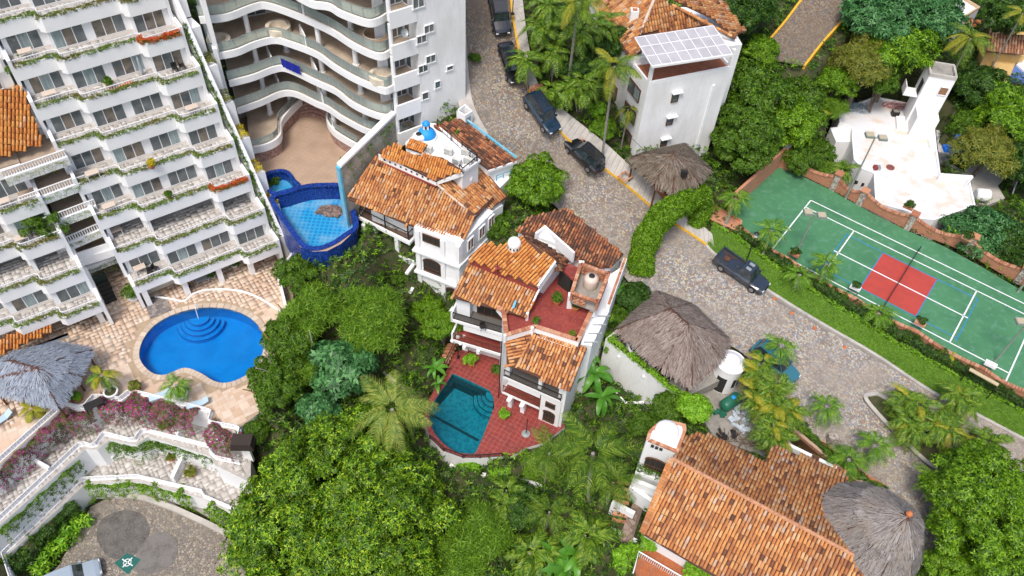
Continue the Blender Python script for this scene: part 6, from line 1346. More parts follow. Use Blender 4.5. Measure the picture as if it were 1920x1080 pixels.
# ================================================================ big clay roofed house bottom right
HH = thing('house', 'large house with broad orange clay tiled roof and white corner turret', 'house', A(1350, 1000, -4))
k0, k1, k2, k3 = A(1258, 860, 3.7), A(1565, 1022, 3.7), A(1205, 1000, 1.2), A(1420, 1110, 1.2)
def zh(u, v): return (1140+u/3.858, 800+v/3.858)
f1 = [A(*zh(462, 232), 3.7), A(*zh(250, 775), 1.3), A(1440, 1130, 1.3), A(1600, 1180, 1.3), A(1720, 1110, 3.7)]; 
rd = (A(1560, 1020, 3.7)-A(*zh(462, 232), 3.7)).normalized(); K0 = A(*zh(462, 232), 3.7); K1 = K0+rd*16.5
e_ = A(*zh(250, 775), 1.3); fall = e_-K0; fall = fall-Pz(rd, 0)*fall.dot(Pz(rd, 0)); 
band_tiles(HH, [K0, K1, K1+fall*1.05+rd*1, e_], tile, fall, cw=.27, tl=.5, singles=300)
b1, b2, b3_ = A(1283, 817, 2.6), A(1310, 812, 2.6), A(1582, 882, 2.6)
up2 = -fall; up2.z = fall.z*.6
bk = [K0+rd*.3, A(1283, 820, 2.5), A(1312, 812, 2.3), A(1420, 862, 2.4), A(1452, 838, 1.9), A(1480, 838, 1.9), A(1580, 884, 2.0), A(1560, 960, 3.1), K1]
bkp, _ = fitz([K0, K1, K0+up2*.42, K1+up2*.42]); n0 = (bkp[1]-bkp[0]).cross(bkp[2]-bkp[0]).normalized()
bkk = [hit(x, y, bkp[0], n0) for x, y in ((1285, 818), (1312, 810), (1422, 862), (1430, 868), (1452, 836), (1582, 884))]
band_tiles(HH, [K0]+bkk+[K1], tile, up2, cw=.27, tl=.5)
ridge(HH, K0, K1, m=mat('ridge_orange', (.48, .25, .14), (.38, .17, .09), ns=3), r=.17)
rk = MB(); n = 26
for k in range(n): p = K0.lerp(e_, k/n)-Vector((0, 0, .0)); q_ = K0.lerp(e_, (k+.9)/n); rk.bar(p.lerp(q_, .5)-rd*.28+Vector((0, 0, .02)), p.lerp(q_, .5)+rd*.22+Vector((0, 0, .08)), .24, .12)
obj('verge_tile', rk, tile, HH, kind='stuff')
mb = MB(); body_ = [Pz(K0+rd*.6+fall*.7, 0), Pz(K1+fall*.7, 0), Pz(K1, 0)+Pz(up2, 0)*.8, Pz(K0+rd*.4, 0)+Pz(up2, 0)*.25]; mb.prism(body_, -5, 1.2); obj('wall', mb, white, HH)
# turret with white dome and arch
TT = [A(*zh(*p), 3.6) for p in ((278, 98), (300, 40), (350, 0), (430, -30), (545, -45), (568, 0), (505, 195))]; TT = [A(x, y, 3.6) for x, y in ((1212, 826), (1216, 810), (1232, 795), (1255, 790), (1284, 797), (1286, 808), (1270, 850))]
mb = MB(); mb.prism(TT, -4, 3.6); obj('turret', mb, white, HH); n = len(TT); mb = MB()
cT = sum(TT, Vector())/n
L = resample(TT+[TT[0]], .3)
for a, b in zip(L[:-1], L[1:]): q_ = lambda p, t: p.lerp(cT, t)+Vector((0, 0, .0)); mb.box8([q_(a, -.03), q_(b, -.03), q_(b, .16), q_(a, .16)]+[q_(p, t)+Vector((0, 0, .16)) for p, t in ((a, -.03), (b, -.03), (b, .16), (a, .16))])
obj('brick_coping', mb, brickp, HH, kind='stuff'); mb = MB(); mb.lathe(cT+Vector((0, .1, 0)), [(1.0, 0), (.98, .1)]+[(.95*math.cos(t), .1+.5*math.sin(t)) for t in np.linspace(.1, PI/2-.05, 7)], 28); obj('dome', mb, white2, HH, smooth=True)
mb = MB(); c = cT+Vector((0, .1, .55)); mb.box(c.x-.12, c.x+.12, c.y-.12, c.y+.12, c.z, c.z+.22); obj('vent', mb, white, HH)
ft = face2(Pz(A(1210, 830, 3.5), 0), Pz(A(1270, 852, 3.5), 0))
for u_, v_ in ((320, 145), (351, 157), (382, 168)): p = hit(*zh(u_, v_), ft.P(0, .02, 0), ft.n); s_, _ = ft.sn(p); mb = MB(); ft.box(mb, s_-.12, s_+.12, -.1, .04, p.z-.12, p.z+.12); obj('vent_hole', mb, dark, HH)
p = hit(*zh(335, 290), ft.P(0, .02, 0), ft.n); s_, _ = ft.sn(p); archwin(HH, ft, s_-.85, p.z-.5, 1.7, 1.7, .05)
mb = MB(); ft.box(mb, 0, 2.9, .1, .7, p.z-1.0, p.z-.6); obj('planter_box', mb, white, HH); HHPL = [ft.P(0, .4, p.z-.6), ft.P(2.9, .4, p.z-.6)]
# stepped white planters down the slope and brown stairs
ST = thing('garden_stairs', 'stepped white walls with brown treads beside the big clay roof', 'stairs', A(1190, 960, -5))
for i, (x0, y0, x1, y1, z) in enumerate(((1186, 898, 1236, 918, -1.5), (1182, 910, 1222, 938, -2.5), (1148, 940, 1190, 962, -3.6), (1145, 990, 1195, 1015, -4.6))):
    mb = MB(); a, b = A(x0, y0, z), A(x1, y1, z); mb.bar(Pz(a, z-1), Pz(b, z-1), .35, 2.0); obj('white_wall', mb, white, ST)
for k in range(12): p = A(1170-1.5*k, 905+12*k, -3-.28*k); mb = MB(); mb.bar(p+Vector((-.6, .1, 0)), p+Vector((.6, -.1, 0)), .3, .16); obj('tread', mb, brickp, ST)
plate('flagstone_path', AA([(1192, 930), (1212, 935), (1190, 1000), (1185, 1020), (1160, 1010), (1180, 960)], -4.4), MAT['flagstone'], kind='structure', depth=2)
plate('red_patio', AA([(1215, 1020), (1290, 1070), (1400, 1130), (1200, 1150), (1190, 1060)], -3.6), mat('rust_floor', (.36, .1, .03), (.28, .1, .05), ns=1.5, c3=(.42, .2, .1)), kind='structure', depth=2)
rl_ = thing('patio_railing', 'white tube railing along the rust coloured patio below the clay roof', 'railing', A(1230, 1050, -2.8)); mb = MB(); a, b, c = A(1198, 1034, -2.8), A(1280, 1082, -2.8), A(1187, 1075, -2.8)
for k in range(22): mb.tube([Pz(a.lerp(b, k/22), -3.6), Pz(a.lerp(b, k/22), -2.8)], .03, 5)
mb.tube([c, a, b], .06, 6); obj('rail', mb, white2, rl_)
# wall & water garden below the middle house
jw = thing('garden_wall', 'thin grey white wall edging the shaded ravine left of the red terrace', 'wall', A(720, 720, -7)); mb = MB(); wall(mb, AA([(672, 662), (710, 692), (775, 745)], -6), .25, -9, -6); wall(mb, AA([(770, 605), (800, 622), (830, 640)], -5.4), .25, -9, -5.4); obj('wall_panel', mb, paleconc, jw)
lw2 = thing('garden_wall', 'curved white wall below the red pool terrace', 'wall', A(880, 890, -8)); mb = MB(); wall(mb, cr(AA([(842, 872), (870, 890), (920, 893), (1000, 908), (1040, 930)], -7.6), 4), .3, -11, -7.6); obj('wall_panel', mb, dirtywhite, lw2)
# ================================================================ terrain under everything
CT = [(850, 215, 8), (880, 235, 7), (935, 300, 4.5), (985, 340, 3), (800, 237, 7), (765, 262, 6.5), (735, 290, 4), (700, 330, 2), (660, 430, -3), (640, 480, -3.5), (560, 500, -3), (0, 870, -4.6), (200, 560, -4.5), (60, 640, -4.5), (545, 560, -5), (540, 650, -6), (500, 760, -7), (460, 880, -9), (440, 960, -11), (480, 1060, -12.5), (600, 1000, -12), (700, 950, -11), (560, 800, -8), (650, 700, -7), (620, 600, -5.5), (600, 520, -3), (680, 500, -3), (740, 560, -4.5), (760, 640, -6.2), (800, 620, -6), (740, 720, -7),
 (850, 880, -8), (900, 900, -9), (850, 1000, -11), (1000, 900, -8.5), (1100, 900, -7.5), (1000, 1050, -10.5), (1150, 1050, -9), (1080, 820, -6.5), (1120, 720, -5), (1160, 600, -2.5), (1140, 560, -2), (1200, 760, -5), (1180, 860, -6.5), (1240, 950, -6), (1290, 760, -4), (1330, 780, -3.2), (1400, 760, -2.8), (1500, 860, -2.6), (1600, 920, -2.8), (1500, 1000, -4), (1350, 1060, -6), (1760, 1070, -4),
 (700, 430, -3.5), (860, 540, -3.5), (930, 420, 1), (960, 340, 3.2), (1000, 370, 2.3), (760, 240, 5), (880, 215, 7.8), (1030, 20, 15), (1030, 110, 12), (1100, 180, 9), (1150, 260, 5.5), (1200, 300, 4.2), (1320, 330, 1.5), (1350, 380, .6), (1400, 300, 1), (1420, 200, 4), (1500, 260, 1.5), (1550, 220, 1.5), (1560, 330, -.3), (1380, 60, 9), (1250, 30, 10), (1440, 30, 9), (1650, 130, 6), (1640, 30, 8.5), (1700, 220, 2), (1700, 420, -1.5), (1850, 500, -1.5), (1900, 400, -1), (1820, 290, 0), (1800, 200, 2), (1880, 230, 2), (1760, 100, 5), (1900, 100, 4), (1800, 20, 6), (1920, 20, 6),
 (1860, 1000, -4), (1900, 880, -3), (2100, 1000, -4), (2100, 500, -2), (2100, 100, 3), (100, 1000, -12.3), (20, 1060, -12), (-100, 1100, -11), (200, 1200, -13.5), (900, 1250, -13), (1300, 1250, -9), (1900, 1250, -6), (-300, 900, -6)]
CW = [A(*c) for c in CT]+[Vector((-50, 52, -3)), Vector((-60, 70, 10)), Vector((-45, 60, 5)), Vector((-35, 66, 8)), Vector((-38, 75, 13)), Vector((-20, 76, 8)), Vector((-30, 85, 18)), Vector((-80, 90, 30)), Vector((0, 120, 28)), Vector((40, 130, 18)), Vector((-60, 130, 40)), Vector((90, 130, 10)), Vector((90, 60, -3)), Vector((60, 20, -6)), Vector((-80, 30, -10))]
for s in np.linspace(-14, 12, 7):
    for n_ in (-70, -64): q = F1.P(s, n_, 0); CW.append(Vector((q.x, q.y, 17.8-1.8-(n_+72)/1.68*3.1-3)))
CA = np.array([tuple(c) for c in CW])
PT3 = np.array(PLT); # (n,3,3)
CA = np.vstack([CA, PT3.reshape(-1, 3)[::3]-np.array([0, 0, .6])])
def T0(x, y):
    x = np.atleast_1d(np.asarray(x, float)); y = np.atleast_1d(np.asarray(y, float)); out = np.zeros(len(x))
    for i in range(0, len(x), 4000):
        d2 = (x[i:i+4000, None]-CA[None, :, 0])**2+(y[i:i+4000, None]-CA[None, :, 1])**2+.5; w = d2**-1.8
        out[i:i+4000] = (w*CA[None, :, 2]).sum(1)/w.sum(1)
    return out
def platez(X, Y, dil):
    """lowest plate height covering each point (grown outward by dil)"""
    Z = np.full(X.shape, 1e9)
    for t in PT3:
        P = t[:, :2]; x0, y0 = P.min(0)-dil; x1, y1 = P.max(0)+dil
        idx = np.where((X > x0) & (X < x1) & (Y > y0) & (Y < y1))[0]
        if len(idx) == 0: continue
        x, y = X[idx], Y[idx]; ar = (P[1, 0]-P[0, 0])*(P[2, 1]-P[0, 1])-(P[1, 1]-P[0, 1])*(P[2, 0]-P[0, 0])
        if abs(ar) < 1e-9: continue
        if ar < 0: P = P[::-1]; tz = t[::-1, 2]; ar = -ar
        else: tz = t[:, 2]
        dmin = np.full(len(idx), 1e9); w = []
        for k in range(3):
            a, b = P[k], P[(k+1) % 3]; e = b-a; L = np.hypot(*e)+1e-9; cr_ = (e[0]*(y-a[1])-e[1]*(x-a[0])); dmin = np.minimum(dmin, cr_/L); w.append(cr_/ar)
        ok = dmin > -dil; w = np.clip(np.stack([w[1], w[2], w[0]]), 0, 1); w = w/w.sum(0); z = w[0]*tz[0]+w[1]*tz[1]+w[2]*tz[2]
        j = idx[ok]; Z[j] = np.minimum(Z[j], z[ok])
    return Z
gx0, gx1, gy0, gy1, gs = -75, 85, 8, 140, .8
gx = np.arange(gx0, gx1, gs); gy = np.arange(gy0, gy1, gs); GX, GY = np.meshgrid(gx, gy); Xf, Yf = GX.ravel(), GY.ravel()
Zf = T0(Xf, Yf); pz = platez(Xf, Yf, 1.25); Zn = Zf+.25*np.sin(Xf*.9)*np.cos(Yf*.7); Zf = np.where(pz < 1e8, np.minimum(Zf+.0, pz-.45), Zn)
mp_ = pz < 1e8; Zf = np.where(mp_, pz-.45, Zf)
nx_, ny_ = len(gx), len(gy); ii = (np.arange(ny_-1)[:, None]*nx_+np.arange(nx_-1)[None]).ravel()
me = quadmesh('terrain', np.stack([Xf, Yf, Zf], 1), np.stack([ii, ii+1, ii+nx_+1, ii+nx_], 1), soil)
link('terrain', me)['kind'] = 'structure'
ZG = Zf.reshape(ny_, nx_)
def T(x, y):
    fx = np.clip((np.asarray(x)-gx0)/gs, 0, nx_-1.001); fy = np.clip((np.asarray(y)-gy0)/gs, 0, ny_-1.001); i = fx.astype(int); j = fy.astype(int); a = fx-i; b = fy-j
    return ZG[j, i]*(1-a)*(1-b)+ZG[j, i+1]*a*(1-b)+ZG[j+1, i]*(1-a)*b+ZG[j+1, i+1]*a*b
mb = MB()   # far ground to the horizon, joined to the edge of the near terrain
E0 = []
for i in range(nx_): E0.append((gx[i], gy[0], ZG[0, i]))
for j in range(1, ny_): E0.append((gx[-1], gy[j], ZG[j, -1]))
for i in range(nx_-2, -1, -1): E0.append((gx[i], gy[-1], ZG[-1, i]))
for j in range(ny_-2, 0, -1): E0.append((gx[0], gy[j], ZG[j, 0]))
for k in range(len(E0)):
    a, b = Vector(E0[k]), Vector(E0[(k+1) % len(E0)]); c = Vector((5, 70, 0))
    fa = lambda v: Vector(((v.x-c.x)*16+c.x, (v.y-c.y)*16+c.y, v.z+25*(v.y > 70)))
    mb.quad(a, fa(a), fa(b), b)
obj('far_ground', mb, mat('far_forest_floor', (.03, .06, .012), (.05, .09, .02), ns=.15, c3=(.02, .04, .01), rough=.95), kind='structure')
# ================================================================ plants
def G(*c): return [(x[0]*1.42, x[1]*1.36, x[2]*1.0) for x in c]
LM = {
 'mango': leafmat('leaf_bright', G((.02, .06, .004), (.06, .15, .006), (.12, .25, .01), (.2, .36, .02)), trans=.3),
 'yellowtip': leafmat('leaf_yellow_tip', G((.012, .035, .004), (.03, .09, .006), (.07, .17, .008), (.12, .25, .01), (.18, .33, .015), (.34, .45, .03)), trans=.25, ns=.45, c2=(.05, .11, .008), amt=.6),
 'dark': leafmat('leaf_dark', G((.008, .025, .004), (.018, .06, .008), (.04, .1, .012), (.07, .15, .02)), trans=.25),
 'mid': leafmat('leaf_mid', G((.015, .04, .004), (.04, .1, .007), (.07, .16, .01), (.13, .24, .02)), trans=.3),
 'blue': leafmat('leaf_blue_green', G((.015, .05, .02), (.03, .11, .04), (.05, .16, .06), (.09, .24, .1)), trans=.2),
 'lime': leafmat('leaf_lime', G((.06, .17, .01), (.12, .3, .015), (.2, .42, .03), (.3, .5, .05)), trans=.35),
 'bamboo': leafmat('leaf_bamboo', G((.04, .1, .008), (.08, .18, .012), (.13, .26, .022), (.22, .36, .045)), trans=.35),
 'yellow': leafmat('leaf_yellow', G((.3, .25, .01), (.5, .38, .02), (.2, .26, .02), (.6, .45, .03)), trans=.2),
 'boug': leafmat('leaf_bougainvillea', G((.02, .06, .006), (.06, .12, .01), (.1, .16, .02), (.22, .02, .16), (.34, .02, .26), (.4, .04, .3)), trans=.2, ns=.5, c2=(.06, .14, .012), amt=.6),
 'planter': leafmat('leaf_planter', G((.04, .09, .01), (.07, .15, .015), (.13, .2, .025), (.09, .12, .02)), ns=.35, c2=(.2, .07, .012), amt=.5, trans=.2),
 'redfl': leafmat('flower_red', G((.06, .14, .01), (.5, .03, .01), (.6, .07, .02), (.08, .14, .02)), trans=.2),
 'olive': leafmat('leaf_olive', G((.05, .07, .015), (.1, .14, .02), (.17, .2, .03), (.22, .2, .04)), trans=.25),
}
frondm = leafmat('frond_green', G((.025, .07, .008), (.055, .13, .012), (.11, .2, .02), (.2, .28, .035)), ns=.8, trans=.3)
frondy = leafmat('frond_yellow', G((.1, .16, .015), (.2, .24, .025), (.32, .27, .03), (.14, .2, .02)), ns=.8, trans=.3)
fronds_ = leafmat('frond_bright', G((.03, .09, .008), (.06, .16, .012), (.11, .23, .02), (.18, .3, .035)), ns=.8, trans=.3)
frondp = leafmat('frond_pale', G((.07, .14, .025), (.13, .21, .04), (.22, .28, .07), (.3, .32, .08)), ns=.8, trans=.3)
bark = mat('bark', (.16, .13, .1), (.09, .07, .05), ns=4, rough=.95, bump=.4, stretch=(1, 1, .4)); palmbark = mat('palm_bark', (.28, .26, .23), (.16, .14, .12), ns=5, rough=.95, stretch=(1, 1, 4))
def rv(n): v = rng.normal(size=(n, 3)); return v/np.linalg.norm(v, axis=1)[:, None]
def leaves(P, Nn, size, k=5, asp=.34, tilt=.35, jit=.5):
    """k pointed leaves fanned round each point, facing roughly along Nn"""
    n = len(P); Nn = Nn+rng.normal(0, jit, (n, 3)); Nn /= np.linalg.norm(Nn, axis=1)[:, None]+1e-9
    a = np.cross(Nn, rv(n)); a /= np.linalg.norm(a, axis=1)[:, None]+1e-9; b = np.cross(Nn, a)
    V = np.zeros((n, k, 4, 3)); ph = rng.uniform(0, 2*PI, n)
    for j in range(k):
        t = ph+2*PI*j/k+rng.normal(0, .25, n); d = a*np.cos(t)[:, None]+b*np.sin(t)[:, None]; s = -a*np.sin(t)[:, None]+b*np.cos(t)[:, None]
        L = (size*rng.uniform(.65, 1.25, n))[:, None]; up = Nn*rng.uniform(-.1, tilt, n)[:, None]
        V[:, j, 0] = P; V[:, j, 1] = P+d*L*.5+s*L*asp*.5+Nn*L*.1+up*L*.5; V[:, j, 2] = P+d*L+up*L*.6; V[:, j, 3] = P+d*L*.5-s*L*asp*.5+Nn*L*.1+up*L*.5
    V = V.reshape(-1, 3); return V
def lmesh(name, V, m, off=(0, 0, 0)): return quadmesh(name, V-np.array(off)[None], np.arange(len(V)).reshape(-1, 4), m)
def crownV(R, sq=.75, M=40, per=70, ls=.3, k=5, asp=.34, low=-.35, rc=.3, jit=.5, inner=.12):
    d = rv(M*3); d = d[d[:, 2] > low][:M]; M = len(d); rr = R*rng.uniform(.62, 1.06, M)*(1+.12*np.sin(d[:, 0]*3+d[:, 1]*4)); c = d*rr[:, None]*(1-rc*.7); c[:, 2] *= sq
    rcl = R*rc*rng.uniform(.7, 1.3, M); q = rv(M*per); q[:, 2] = np.where(q[:, 2] < -.25, -q[:, 2], q[:, 2]); ci = np.repeat(np.arange(M), per)
    P = c[ci]+q*rcl[ci][:, None]*rng.uniform(.8, 1.05, M*per)[:, None]*np.array([1, 1, .8]); nn = q+d[ci]*.3+np.array([0, 0, .4])
    n2 = int(M*per*inner); P2 = rv(n2)*R*rng.uniform(.2, .75, n2)[:, None]; P2[:, 2] = P2[:, 2]*sq; P = np.vstack([P, P2]); nn = np.vstack([nn, rv(n2)+np.array([0, 0, .7])])
    return leaves(P, nn, ls, k, asp, jit=jit)
CR_ = {}
def crown(kind):
    """shared crown meshes of base radius 3 m"""
    if kind not in CR_:
        m, a = {'broad': ('mango', dict(M=60, per=62, ls=.3, rc=.22)), 'broad2': ('mid', dict(M=66, per=58, ls=.3, rc=.21)), 'darkc': ('dark', dict(M=60, per=60, ls=.32, rc=.22)), 'feather': ('bamboo', dict(M=46, per=62, ls=.66, k=4, asp=.1, rc=.3, jit=.9)),
                'lime': ('lime', dict(M=36, per=60, ls=.34, asp=.5)), 'blue': ('blue', dict(M=46, per=26, ls=.62, k=6, asp=.42, jit=.3)), 'olive': ('olive', dict(M=46, per=60, ls=.34, k=4, asp=.2)), 'yel': ('yellow', dict(M=24, per=50, ls=.4)), 'dark2': ('blue', dict(M=55, per=55, ls=.36))}[kind]
        CR_[kind] = [lmesh('crown', crownV(3., **a), LM[m]) for _ in range(2)]
    return random.choice(CR_[kind])
def tree(px, py, zc, R, kind, label, sq=1., cat='tree', group=None, trunk=True, ground=None, name='tree', mesh=None):
    c = A(px, py, zc); g = float(T(c.x, c.y)) if ground is None else ground; t = thing(name, label, cat, (c.x, c.y, g), group)
    o = link('crown', mesh or crown(kind), t, Vector((0, 0, c.z-g))); s = R/3. if mesh is None else 1.; o.scale = (s, s, s*sq); o.rotation_euler = (0, 0, rnd(0, 6.28))
    mb = MB(); h = max(.6, c.z-g); mb.tube([(c.x, c.y, g-.3), (c.x+.1*R, c.y, g+h*.5), (c.x, c.y, c.z+R*.1)], [max(.08, R*.07), max(.06, R*.055), max(.04, R*.03)], 8)
    if R > 1.6:
        for k in range(6): a = k*1.05+rnd(-.2, .2); mb.tube([(c.x, c.y, g+h*.55), (c.x+math.cos(a)*R*.3, c.y+math.sin(a)*R*.3, c.z-R*.1), (c.x+math.cos(a)*R*.65, c.y+math.sin(a)*R*.65, c.z+R*.2)], [R*.03, R*.022, R*.01], 6)
    obj('trunk', mb, bark, t); return t
def strip(parent, path, w, h, m, dens=60, ls=.16, drop=.0, name='foliage', k=4, asp=.4, dz=0., world=False):
    """box of leaves along a path"""
    P = [Vector(p) for p in path]; seg = [(b-a).length for a, b in zip(P[:-1], P[1:])]; tot = sum(seg); N = max(6, int(tot*(w+h)*dens)); u = rng.uniform(0, tot, N); cs = np.concatenate([[0], np.cumsum(seg)]); i = np.clip(np.searchsorted(cs, u)-1, 0, len(seg)-1)
    A_ = np.array([tuple(p) for p in P]); t = (u-cs[i])/np.maximum(np.array(seg)[i], 1e-6); base = A_[i]*(1-t[:, None])+A_[i+1]*t[:, None]; d = A_[i+1]-A_[i]; d /= np.linalg.norm(d, axis=1)[:, None]+1e-9; nr = np.stack([-d[:, 1], d[:, 0], 0*d[:, 0]], 1)
    s = rng.uniform(-1, 1, N); top = rng.uniform(0, 1, N) < w/(w+h); zz = np.where(top, 1, rng.uniform(0, 1, N)); s = np.where(top, s, np.sign(s)); bumps = 1+.22*np.sin(u*2.3+s)+.15*np.sin(u*5.1)
    Q = base+nr*(s*w/2*bumps)[:, None]; Q[:, 2] += dz+zz*h*bumps-drop*(1-zz)*rng.uniform(0, 1, N)
    nn = nr*np.where(top, s*.4, s)[:, None]+np.array([0, 0, 1.])*np.where(top, 1, .35)[:, None]
    V = leaves(Q, nn, ls, k, asp); L = np.array(rootloc(parent)) if parent is not None else np.zeros(3); o = link(name, lmesh(name, V, m, L), parent); o['kind'] = 'stuff' if parent is not None else ''
    if parent is None: del o['kind']
    return o
def hedge(label, path, w, h, m, cat='hedge', base=None, name='hedge', group=None, **k):
    P = [Vector(p) for p in path]; t = thing(name, label, cat, P[len(P)//2], group); mb = MB(); q = offset(P, -w*.3); r = offset(P, w*.3)
    for i in range(len(P)-1): mb.box8([q[i]-Vector((0, 0, .3)), q[i+1]-Vector((0, 0, .3)), r[i+1]-Vector((0, 0, .3)), r[i]-Vector((0, 0, .3))]+[v+Vector((0, 0, h*.8)) for v in (q[i], q[i+1], r[i+1], r[i])])
    obj('stem', mb, mat('hedge_core', (.03, .05, .012), rough=.95), t); strip(t, P, w, h, m, **k); return t
# -- building plant strips
for (par, pr, path, w, (k, blk)) in PLANTS:
    m = LM['planter']
    strip(pr, path, .34, .18, m, dens=190, ls=.12, drop=.06, name='planting', dz=.0)
    if blk == 0 and k in (0, -4): n = len(path); strip(pr, path[-4:], .36, .36, LM['redfl'], dens=150, ls=.14, drop=.1, name='red_flowers', dz=.05)
for q in BOX[3:]:
    c0 = q[0].lerp(q[3], .5); c1 = q[1].lerp(q[2], .5); strip(B1, [c0, c1], .75, .35, LM['yellow'] if q[0].z < 9 else LM['olive'], dens=60, ls=.2, name='planter_bush')
for i, q in enumerate(SL[3:-1]): strip(B1, [q+Vector((-.15, 0, -.1)), SL[4+i]+Vector((-.15, 0, -.1))], .5, .25, LM['mid'], dens=42, ls=.2, drop=1.2, name='climbing_vine')
for (a, b, nn, zz, i) in HANG:
    a2, b2 = a+nn*.2, b+nn*.2
    if i < 4: strip(B1, [a2-Vector((0, 0, .5)), b2-Vector((0, 0, .5))], .4, .35, LM[('olive', 'mid', 'mid', 'olive')[i]], dens=70, ls=.16, drop=.5, name='hanging_vine', k=3, asp=.2)
    if i == 5: strip(B1, [a2-Vector((0, 0, .7)), b2-Vector((0, 0, .7))], .5, .3, LM['mid'], dens=70, ls=.18, drop=1.3, name='hanging_vine', k=3, asp=.2)
for px, py, z, R in ((45, 130, 16.5, 1.3), (98, 428, 5.5, 1.6), (20, 395, 6.8, 1.2), (60, 425, 6.2, 1.2), (88, 318, 8.6, .9), (30, 318, 8.6, .8)):
    c = A(px, py, z); V = crownV(R, M=20, per=28, ls=.2, sq=1.0)+np.array(tuple(c-B1.location)); o = link('climbing_bush', lmesh('bush', V, LM['mid']), B1); o['kind'] = 'stuff'
# vines over stained wall and B2 gap
p, q, n_ = GW
for s0, s1, d in ((.12, .2, 3), (.3, .36, 2.5), (.45, .55, 3.5), (.72, .95, 3.2)):
    a, b = p.lerp(q, s0)+n_*.25, p.lerp(q, s1)+n_*.25; strip(gw, [a-Vector((0, 0, 1.0)), b-Vector((0, 0, 1.0))], .25, .3, LM['mid'], dens=70, ls=.17, drop=d, name='climbing_vine')
# terraces: bougainvillea & hedges hanging over the rails
def hang(label, pix, z, w, h, m, cat, ls=.2, drop=2.3, dens=110, name='bougainvillea', k=4, asp=.45): 
    P = AA(pix, z); P = resample(P, 1.0); t = thing(name, label, cat, P[len(P)//2]); return t, strip(t, P, w, h, m, dens=dens, ls=ls, drop=drop, k=k, asp=asp)
hang('purple flowered bougainvillea band spilling below the upper white railing, left sloping half', [(-40, 925), (0, 885), (60, 835), (120, 790), (165, 785), (190, 775)], -5.2, 1.5, .9, LM['boug'], 'bougainvillea')
hang('purple flowered bougainvillea band below the planter palms at the upper white railing', [(192, 770), (240, 765), (300, 775), (385, 795)], -5.0, 1.5, 1.0, LM['boug'], 'bougainvillea')
hang('dense magenta bougainvillea bush at the right end of the upper white railing', [(395, 815), (425, 830), (448, 845)], -5.0, 1.4, 1.1, LM['boug'], 'bougainvillea')
hang('green creeper strip under the middle white railing, straight left part', [(0, 1000), (60, 940), (110, 895), (150, 862)], -8.0, 1.2, .5, LM['mid'], 'creeper', name='creeper', dens=100)
hang('green creeper fringe under the middle white railing, right part', [(205, 838), (250, 846), (300, 835), (390, 855), (440, 880)], -7.8, .8, .4, LM['mid'], 'creeper', name='creeper', dens=70)
hang('green bush row hanging under the lowest white railing', [(165, 915), (255, 910), (320, 922), (375, 938)], -11.0, 1.0, .8, LM['mango'], 'creeper', name='creeper', dens=90)
hang('green bush row at the right end below the lowest white railing', [(395, 955), (440, 980), (475, 1000)], -11.0, 1.0, .8, LM['mango'], 'creeper', name='creeper', dens=90)
hang('clipped dark green hedge sloping beside the forecourt', [(20, 1070), (70, 1010), (120, 960), (150, 930)], -11.4, 2.0, .9, LM['dark'], 'hedge', name='hedge', drop=.2)
hang('broad leaved bright plants in front of the sloping hedge', [(60, 1075), (110, 1020), (165, 965)], -12.2, 1.8, .7, LM['lime'], 'shrub', name='shrub', ls=.5, k=4, asp=.3, drop=.1, dens=16)
# ---------------------------------------------------------------- ground cover over the whole hillside
def poly_px(pts, z): return AA(pts, z)
def cover(label, box, dens, m, ls, hmax, avoid=True, mask=None, k=5, asp=.34, seedn=0):
    x0, x1, y0, y1 = box; N = int((x1-x0)*(y1-y0)*dens); x = rng.uniform(x0, x1, N); y = rng.uniform(y0, y1, N)
    hit_ = platez(x, y, .15) > 1e8; x = x[hit_]; y = y[hit_]
    if mask is not None: mk = mask(x, y); x = x[mk]; y = y[mk]
    bm = np.clip(.5+.5*np.sin(x*1.1+seedn+1.7*np.sin(y*.8))*np.cos(y*1.3+seedn*2), 0, 1); z = T(x, y)+.1+hmax*bm**1.5*rng.uniform(.6, 1, len(x)); P = np.stack([x, y, z], 1)
    nn = np.tile(np.array([[0, 0, 1.]]), (len(x), 1)); o = link('ground_cover', lmesh('ground_cover', leaves(P, nn, ls, k, asp, jit=.45), m)); o['kind'] = 'stuff'; o['label'] = label; return o
cover('dark low undergrowth covering the slopes', (-45, 70, 12, 112), 5.5, LM['dark'], .36, 1.0)
cover('brighter green undergrowth mixed through the slopes', (-45, 70, 12, 112), 3.6, LM['mid'], .36, 1.8, seedn=2.1)
cover('lime green shoots scattered through the slopes', (-35, 60, 14, 105), 1.2, LM['mango'], .38, 2.2, seedn=4)
# lawn blades
Ln, Lf = LAWN; Vl = []
N = 26000; i = rng.integers(0, 49, N); t = rng.uniform(0, 1, N); s = rng.uniform(0, 1, N); La = np.array([tuple(p) for p in Ln]); Lb = np.array([tuple(p) for p in Lf])
Pn = (La[i]*(1-t[:, None])+La[i+1]*t[:, None])*(1-s[:, None])+(Lb[i]*(1-t[:, None])+Lb[i+1]*t[:, None])*s[:, None]+np.array([0, 0, .1])
o = link('grass', lmesh('grass', leaves(Pn, np.tile([[0, 0, 1.]], (N, 1)), .13, 2, .3, tilt=1.2), leafmat('grass_blade', G((.06, .15, .01), (.1, .22, .015), (.16, .28, .03)), ns=.4, trans=.2))); o['kind'] = 'stuff'; o['label'] = 'short grass blades of the strip by the court'
